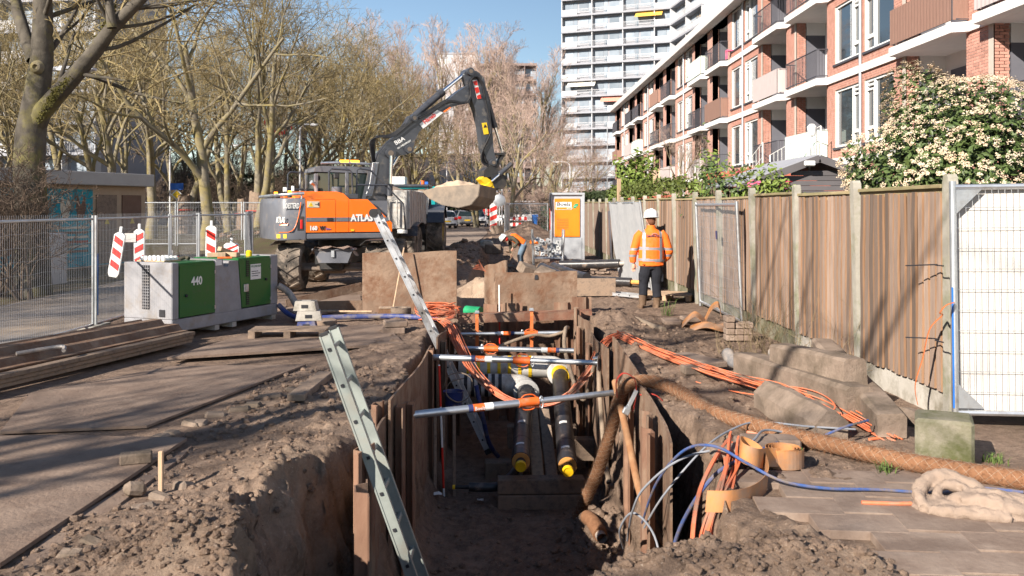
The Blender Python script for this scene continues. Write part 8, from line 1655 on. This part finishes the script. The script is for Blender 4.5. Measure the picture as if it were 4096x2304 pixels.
x, y, z = ct[:, 0], ct[:, 1], ct[:, 2]; tor = np.abs(x) < .25; st_ = (tor & (np.abs(np.abs(x) - .155) < .026) & (z > .885)) | (tor & (np.abs(z - 1.095 + .03 * x) < .025)) | ((np.abs(x) < .27) & (np.abs(z - .885 + .05 * x) < .025)) | ((np.abs(x) > .25) & (np.abs(z - 1.085) < .024)) | ((np.abs(x) > .265) & (np.abs(z - .965) < .022)); jm.polygons.foreach_set('material_index', st_.astype(np.int32)); jm.update(); jo = link('jacket', jm, None, wk)
txt('lettering', 'blauwd bv', .065, M['sign_dark_blue'], jo, TM((-.13, -.158, 1.315), PI / 2), .003, .2, .9); mb = MB(); mb.tube([(.03 + .05 * math.cos(a), -.155, 1.345 + .03 * math.sin(a)) for a in np.linspace(.2, 3.2, 10)], .006, 5); mb.build('emblem', M['reflective'], jo)
for s in (-1, 1): mb = MB(); mb.box((s * .17, -.135, .815), (.05, .01, .022), None, .004); mb.build('waist_tab', M['orange_paint'], jo)
mb = MB(); mb.tube([(-.075, 0, .80), (-.115, .0, .62), (-.135, .02, .45), (-.145, .0, .30), (-.15, -.01, .24)], [.12, .108, .088, .078, .085], 14); mb.tube([(.075, 0, .80), (.105, 0, .62), (.10, .02, .45), (.105, 0, .27), (.11, -.01, .20)], [.12, .108, .088, .080, .09], 14); loft(mb, [((0, 0, .72), .17, .12), ((0, 0, .84), .185, .125), ((0, 0, .90), .18, .12)])
for s, zz in ((-1, .58), (1, .56)): mb.box((s * .205, 0, zz), (.04, .13, .16), None, .02)
link('trousers', remesh(mb, .011, 'trousers', 4), M['navy'], wk)
for s, xx, zt, rz in ((-1, -.155, .27, .5), (1, .105, .23, -.1)):
    mb = MB(); mb.tube([(xx, 0, zt), (xx, 0, .14), (xx, .0, .06)], [.078, .066, .062], 14); loft(mb, [((xx + (-.03 if s < 0 else 0), .06, .0), .055, .135), ((xx + (-.03 if s < 0 else 0), .06, .05), .055, .135), ((xx, .05, .085), .048, .10), ((xx, .01, .12), .05, .06)]); link('boot', remesh(mb, .01, 'boot', 2), M['boots'], wk)
helmet(wk, TM((0, .01, 1.665), -.08))
# bending worker digging
w2_ = thing('person', 'person in orange vest, grey work trousers and white helmet bending over a shovel', 'person', (.64, 32.5, gh(.64, 32.5) + .0))
mb = MB(); ball(mb, (-.66, -.05, 1.08), (.105, .085, .10)); mb.tube([(-.50, -.03, 1.12), (-.62, -.05, 1.09)], .055, 10); ball(mb, (-.72, -.05, 1.0), (.03, .05, .03)); mb.tube([(-.1, 0, .95), (-.45, 0, 1.12)], .10, 10)
mb.tube([(-.42, -.16, 1.12), (-.22, -.24, .96), (-.36, -.2, .78)], [.05, .04, .03], 8); mb.tube([(-.44, .16, 1.08), (-.46, .16, .85), (-.42, .1, .52)], [.05, .04, .03], 8); hand(mb, (-.36, -.2, .79), (-.35, .2, -.7), 1.05, .8); hand(mb, (-.42, .1, .54), (0, -.1, -1), 1.05, .8)
link('body', remesh(mb, .01, 'body', 3), M['skin'], w2_)
mb = MB(); mb.tube([(.02, 0, .92), (-.15, 0, 1.03), (-.33, 0, 1.15), (-.46, 0, 1.18)], [.155, .165, .165, .11], 16); vs_ = remesh(mb, .012, 'vest', 4); link('vest', vs_, M['hivis'], w2_)
mb = MB(); mb.tube([(-.42, -.13, 1.16), (-.30, -.25, 1.08), (-.20, -.28, .97), (-.28, -.25, .86), (-.35, -.21, .80)], [.085, .078, .065, .055, .045], 12); mb.tube([(-.44, .13, 1.12), (-.47, .18, .95), (-.45, .15, .75), (-.42, .11, .56)], [.08, .07, .055, .042], 12); mb.tube([(-.46, -.12, 1.14), (-.46, .12, 1.12)], .085, 12); mb.tube([(-.47, 0, 1.15), (-.55, -.02, 1.11)], .08, 12); link('sleeves', remesh(mb, .012, 'sleeves', 3), M['sleeve_brown'], w2_)
mb = MB(); mb.tube([(.0, -.10, .90), (-.05, -.12, .70), (-.13, -.12, .48), (-.11, -.12, .25), (-.13, -.12, .07)], [.135, .115, .09, .075, .075], 14); mb.tube([(.02, .10, .90), (-.02, .12, .70), (-.08, .13, .48), (-.05, .13, .25), (-.06, .13, .07)], [.135, .115, .09, .075, .075], 14); mb.tube([(-.12, 0, .92), (.10, 0, .90)], .14, 14); jt = remesh(mb, .012, 'trousers', 4); jt.materials.append(M['jeans']); jt.materials.append(M['navy']); nv = len(jt.polygons); ct = np.empty(nv * 3, np.float32); jt.polygons.foreach_get('center', ct); ct = ct.reshape(-1, 3); jt.polygons.foreach_set('material_index', ((ct[:, 0] < -.13) & (ct[:, 2] < .55) & (ct[:, 2] > .22)).astype(np.int32)); link('trousers', jt, None, w2_)
for yy, xx in ((-.12, -.16), (.13, -.09)): mb = MB(); mb.tube([(xx + .05, yy, .06), (xx - .12, yy, .045)], [.06, .05], 10); mb.tube([(xx + .04, yy, .04), (xx + .04, yy, .16)], .065, 10); link('boot', remesh(mb, .012, 'boot', 2), M['boots'], w2_)
mb = MB(); ball(mb, (-.60, -.05, 1.09), (.085, .088, .085)); link('red_scarf', mb.mesh('red_scarf', True), M['red_paint'], w2_)
helmet(w2_, TM((-.70, -.05, 1.12), 0, -.9, 0) @ TM((0, 0, 0), 0, 0, PI / 2))
t = thing('shovel', 'wooden-handled shovel held by the bending worker', 'shovel', (.64, 32.5, w2_.location.z)); mb = MB(); mb.tube([(-.30, -.12, .92), (-.42, .0, .52), (-.52, .06, .16)], .016, 8); mb.build('handle', M['wood_new'], t, True); mb = MB(); mb.prism([(-.1, 0), (.1, 0), (.1, .2), (0, .28), (-.1, .2)], -.004, .004, TM((-.52, .06, .2), PI + .3, 0, .4)); mb.build('blade', M['bucket_steel'], t)
# ------------------------------------------------------------------ parked cars, barriers, bins
def car(name, label, x, y, rz, m, L=4.1, W=1.75, Hh=1.48, hatch=True):
    t = thing(name, label, 'car', (x, y, .03), rz); h = Hh
    def sec(prof, w0, w1, nm, mm, z0=0):
        mb = MB(); n = len(prof); vs = [(s * (w0 + (w1 - w0) * (z - .25) / (h - .25)) / 2 * (1 - .10 * (abs(yy) / (L / 2)) ** 4), yy, z) for s in (-1, 1) for yy, z in prof]; mb.add(vs, [tuple(range(n)), tuple(reversed(range(n, 2 * n)))] + [(i, n + i, n + (i + 1) % n, (i + 1) % n) for i in range(n)]); return mb.build(nm, M[mm], t, False)
    r = -L / 2; f = L / 2
    sec([(r, .45), (r + .04, .25), (f - .08, .22), (f, .42), (f - .02, .68), (f - .2, .80), (f - 1.1, .93), (r + .15, .98), (r + .02, .90)], W, W * .9, 'body', m)
    sec([(r + .10, .96), (r + .45, h - .06), (r + .8, h), (f - 2.0, h), (f - 1.55, h - .08), (f - .95, .92)], W * .96, W * .62, 'greenhouse', 'glass_dark'); sec([(r + .38, h - .10), (r + .45, h - .02), (r + .8, h + .015), (f - 2.0, h + .015), (f - 1.65, h - .05), (f - 2.0, h - .04), (r + .8, h - .05)], W * .93, W * .64, 'roof', m)
    for s in (-1, 1):
        for yy in (r + .25, r + 1.35, f - 1.5): mb = MB(); mb.bar((s * W * .47, yy, .95), (s * W * .33, yy + (.25 if yy < 0 else -.3), h - .03), .09, .06); mb.build('pillar', M[m], t)
        mb = MB(); mb.box((s * W * .40, r - .0, .82), (.3, .08, .22), None, .03); mb.build('tail_lamp', M['lamp_red'], t); mb = MB(); mb.box((s * W * .38, f - .05, .66), (.34, .1, .16), None, .03); mb.build('headlight', M['glass_dark'], t)
        mb = MB(); mb.box((s * W * .53, f - 1.35, 1.0), (.18, .1, .13), None, .03); mb.build('mirror', M[m], t)
        for yy in (r + .75, f - .8):
            mb = MB(); mb.lathe([(.20, -.10), (.31, -.10), (.325, -.06), (.325, .06), (.31, .10), (.20, .10)], 20, TM((s * W * .46, yy, .325), 0, PI / 2)); w_ = mb.build('tyre', M['black_rubber'], t, True); mb = MB(); mb.lathe([(.21, -.09), (.19, -.105), (.03, -.10), (.02, .10), (.19, .105), (.21, .09)], 14, TM((s * W * .465, yy, .325), 0, PI / 2)); mb.build('rim', M['galv'], w_, True)
    mb = MB(); mb.box((0, r - .025, .60), (.52, .02, .12)); mb.build('number_plate', M['plate_yellow'], t); mb = MB(); mb.box((0, r - .02, .34), (W * .8, .04, .14), None, .02); mb.build('bumper', M['ink'], t); mb = MB(); mb.box((0, f - .03, .42), (W * .7, .08, .2), None, .03); mb.build('grille', M['ink'], t)
    mb = MB(); mb.add([(-W * .40, r + .10, 1.0), (W * .40, r + .10, 1.0), (W * .34, r + .40, h - .12), (-W * .34, r + .40, h - .12)], [(0, 1, 2, 3)]); mb.v = [(a, b - .02, c) for a, b, c in mb.v]; mb.build('rear_window', M['glass_dark'], t); return t
car('parked_car', 'pearly white hatchback with dark rear window parked by the street', P(443, 0, 76).x, 76, rad(14), 'car_white'); car('parked_car', 'silver-grey hatchback parked between the two white cars', P(462, 0, 82).x, 82, rad(16), 'car_silver'); car('parked_car', 'white car facing the site parked beyond the grey hatchback', P(474, 0, 86).x, 86, rad(196), 'car_white', 4.4, 1.85, 1.65); car('parked_car', 'white car seen from the side behind the wheeled bins', P(557, 0, 96).x, 96, rad(84), 'car_white'); car('parked_car', 'dark blue car standing behind the white car at the bins', P(563, 0, 104).x, 104, rad(70), 'car_dark', 4.2, 1.75, 1.7)
t = car('delivery_van', 'white delivery van parked behind the tractor', P(432, 0, 92).x, 92, rad(10), 'car_white', 5.2, 2.0, 2.3); t['category'] = 'van'; t = car('delivery_van', 'white van half hidden behind the far barrier boards', P(520, 0, 100).x, 100, rad(80), 'car_white', 5.4, 2.0, 2.4); t['category'] = 'van'
def board(u0, u1, v, Y, label, th=.25, n=7):
    a = P(u0, v, Y); b = P(u1, v, Y); t = thing('barrier_board', label, 'barrier', (a.x, Y, 0)); L = b.x - a.x
    for k in range(n): mb = MB(); mb.box((L * (k + .5) / n, 0, a.z), (L / n, .04, th)); mb.build('red_block' if k % 2 == 0 else 'white_block', M['red_paint' if k % 2 == 0 else 'white_paint'], t)
    for x in (L * .1, L * .9): mb = MB(); mb.box((x, .05, a.z / 2), (.06, .05, a.z)); mb.build('post', M['galv'], t)
board(507, 527, 218.6, 66, 'upper red and white barrier board before the dirt heap'); board(507, 527, 224.5, 65.8, 'lower red and white barrier board before the dirt heap'); board(483, 494, 210.5, 92, 'upper red and white barrier board beyond the parked cars', .3, 5); board(483, 494, 214, 91.8, 'lower red and white barrier board beyond the parked cars', .3, 5)
q = P(493.5, 228, 62); beacon((q.x, 62, .1), 'red and white beacon board beside the round sign back', .5, 1.9, (0, 0), .05, 0, 1)
t = thing('round_sign', 'grey back of a round sign on a post in a concrete foot', 'road sign', (P(499.5, 0, 62).x, 62, 0)); mb = MB(); mb.tube([(0, 0, .3), (0, 0, 2.75)], .045, 8); mb.build('post', M['tower_white'], t, True); mb = MB(); mb.lathe([(.42, 0), (.42, .03), (.40, .04)], 24, TM((0, -.03, 2.25), PI / 2)); mb.build('disc', M['galv_panel'], t, True); mb = MB(); mb.lathe([(.62, 0), (.62, .5), (.55, .55)], 16); mb.build('concrete_foot', M['concrete_dirty'], t, True)
heras((P(508, 0, 58).x, 58), (P(548, 0, 58).x, 58.6), 2.0, 'mesh fence panel before the dirt heap near the orange cabinet', nv=40, wr=.004, r=.035); heras((P(505, 0, 57).x, 56), (P(509, 0, 58).x, 58.5), 2.0, 'stack of mesh panels standing edge-on beside the round sign', nv=30, wr=.006, r=.05)
def bin_(u, Y, m, label):
    t = thing('wheeled_bin', label, 'bin', (P(u, 0, Y).x, Y, 0)); mb = MB(); mb.add([(s * a, d, z) for z, a, e in ((.05, .22, .26), (1.0, .29, .36)) for s in (-1, 1) for d in (-e, e)], [(0, 1, 3, 2), (4, 6, 7, 5), (0, 2, 6, 4), (1, 5, 7, 3), (0, 4, 5, 1), (2, 3, 7, 6)]); mb.build('body', M[m], t); mb = MB(); mb.box((0, 0, 1.04), (.64, .78, .08), None, .03); mb.build('lid', M[m], t)
    for s in (-1, 1): mb = MB(); mb.tube([(s * .27, .3, .1), (s * .2, .3, .1)], .1, 12); mb.build('wheel', M['black_rubber'], t, True)
bin_(535, 84, 'bin_blue', 'blue wheeled bin at the kerb end of the row'); bin_(540.5, 84.5, 'bin_green', 'green wheeled bin between two blue bins'); bin_(544, 87, 'bin_blue', 'blue wheeled bin behind the green one'); bin_(549, 82, 'bin_green', 'green wheeled bin half hidden by the orange cabinet')
# site clutter beyond the pit
blk('white_sack', 'pale stone block on the dug soil before the far street', 'stone', P(487, 0, 36).x, 36, .35, (.5, .4, .3), .3, .1, .1, 'concrete', .08); blk('concrete_block', 'small concrete fence block on the dug soil beside the pale stone', 'concrete block', P(493, 0, 34).x, 34, .25, (.6, .3, .35), .1, 0, 0, 'concrete_dirty', .03)
for k in range(6): a = U(-.6, .6); mb = MB(); mb.tube(spline([(-.33, 15.6, .72), (-.42, 15.55, .76 + .02 * k), (-.55 + .02 * k, 15.5, .78 + .03 * k * U(.5, 1))], 3), .004, 5); tag(mb.build('wire_end', M['cable_orange'], None, True), 'frayed orange cable end sticking out beside the short askew plate', 'cable', 'frayed cable ends')
print('script seconds', time.time() - _T0)
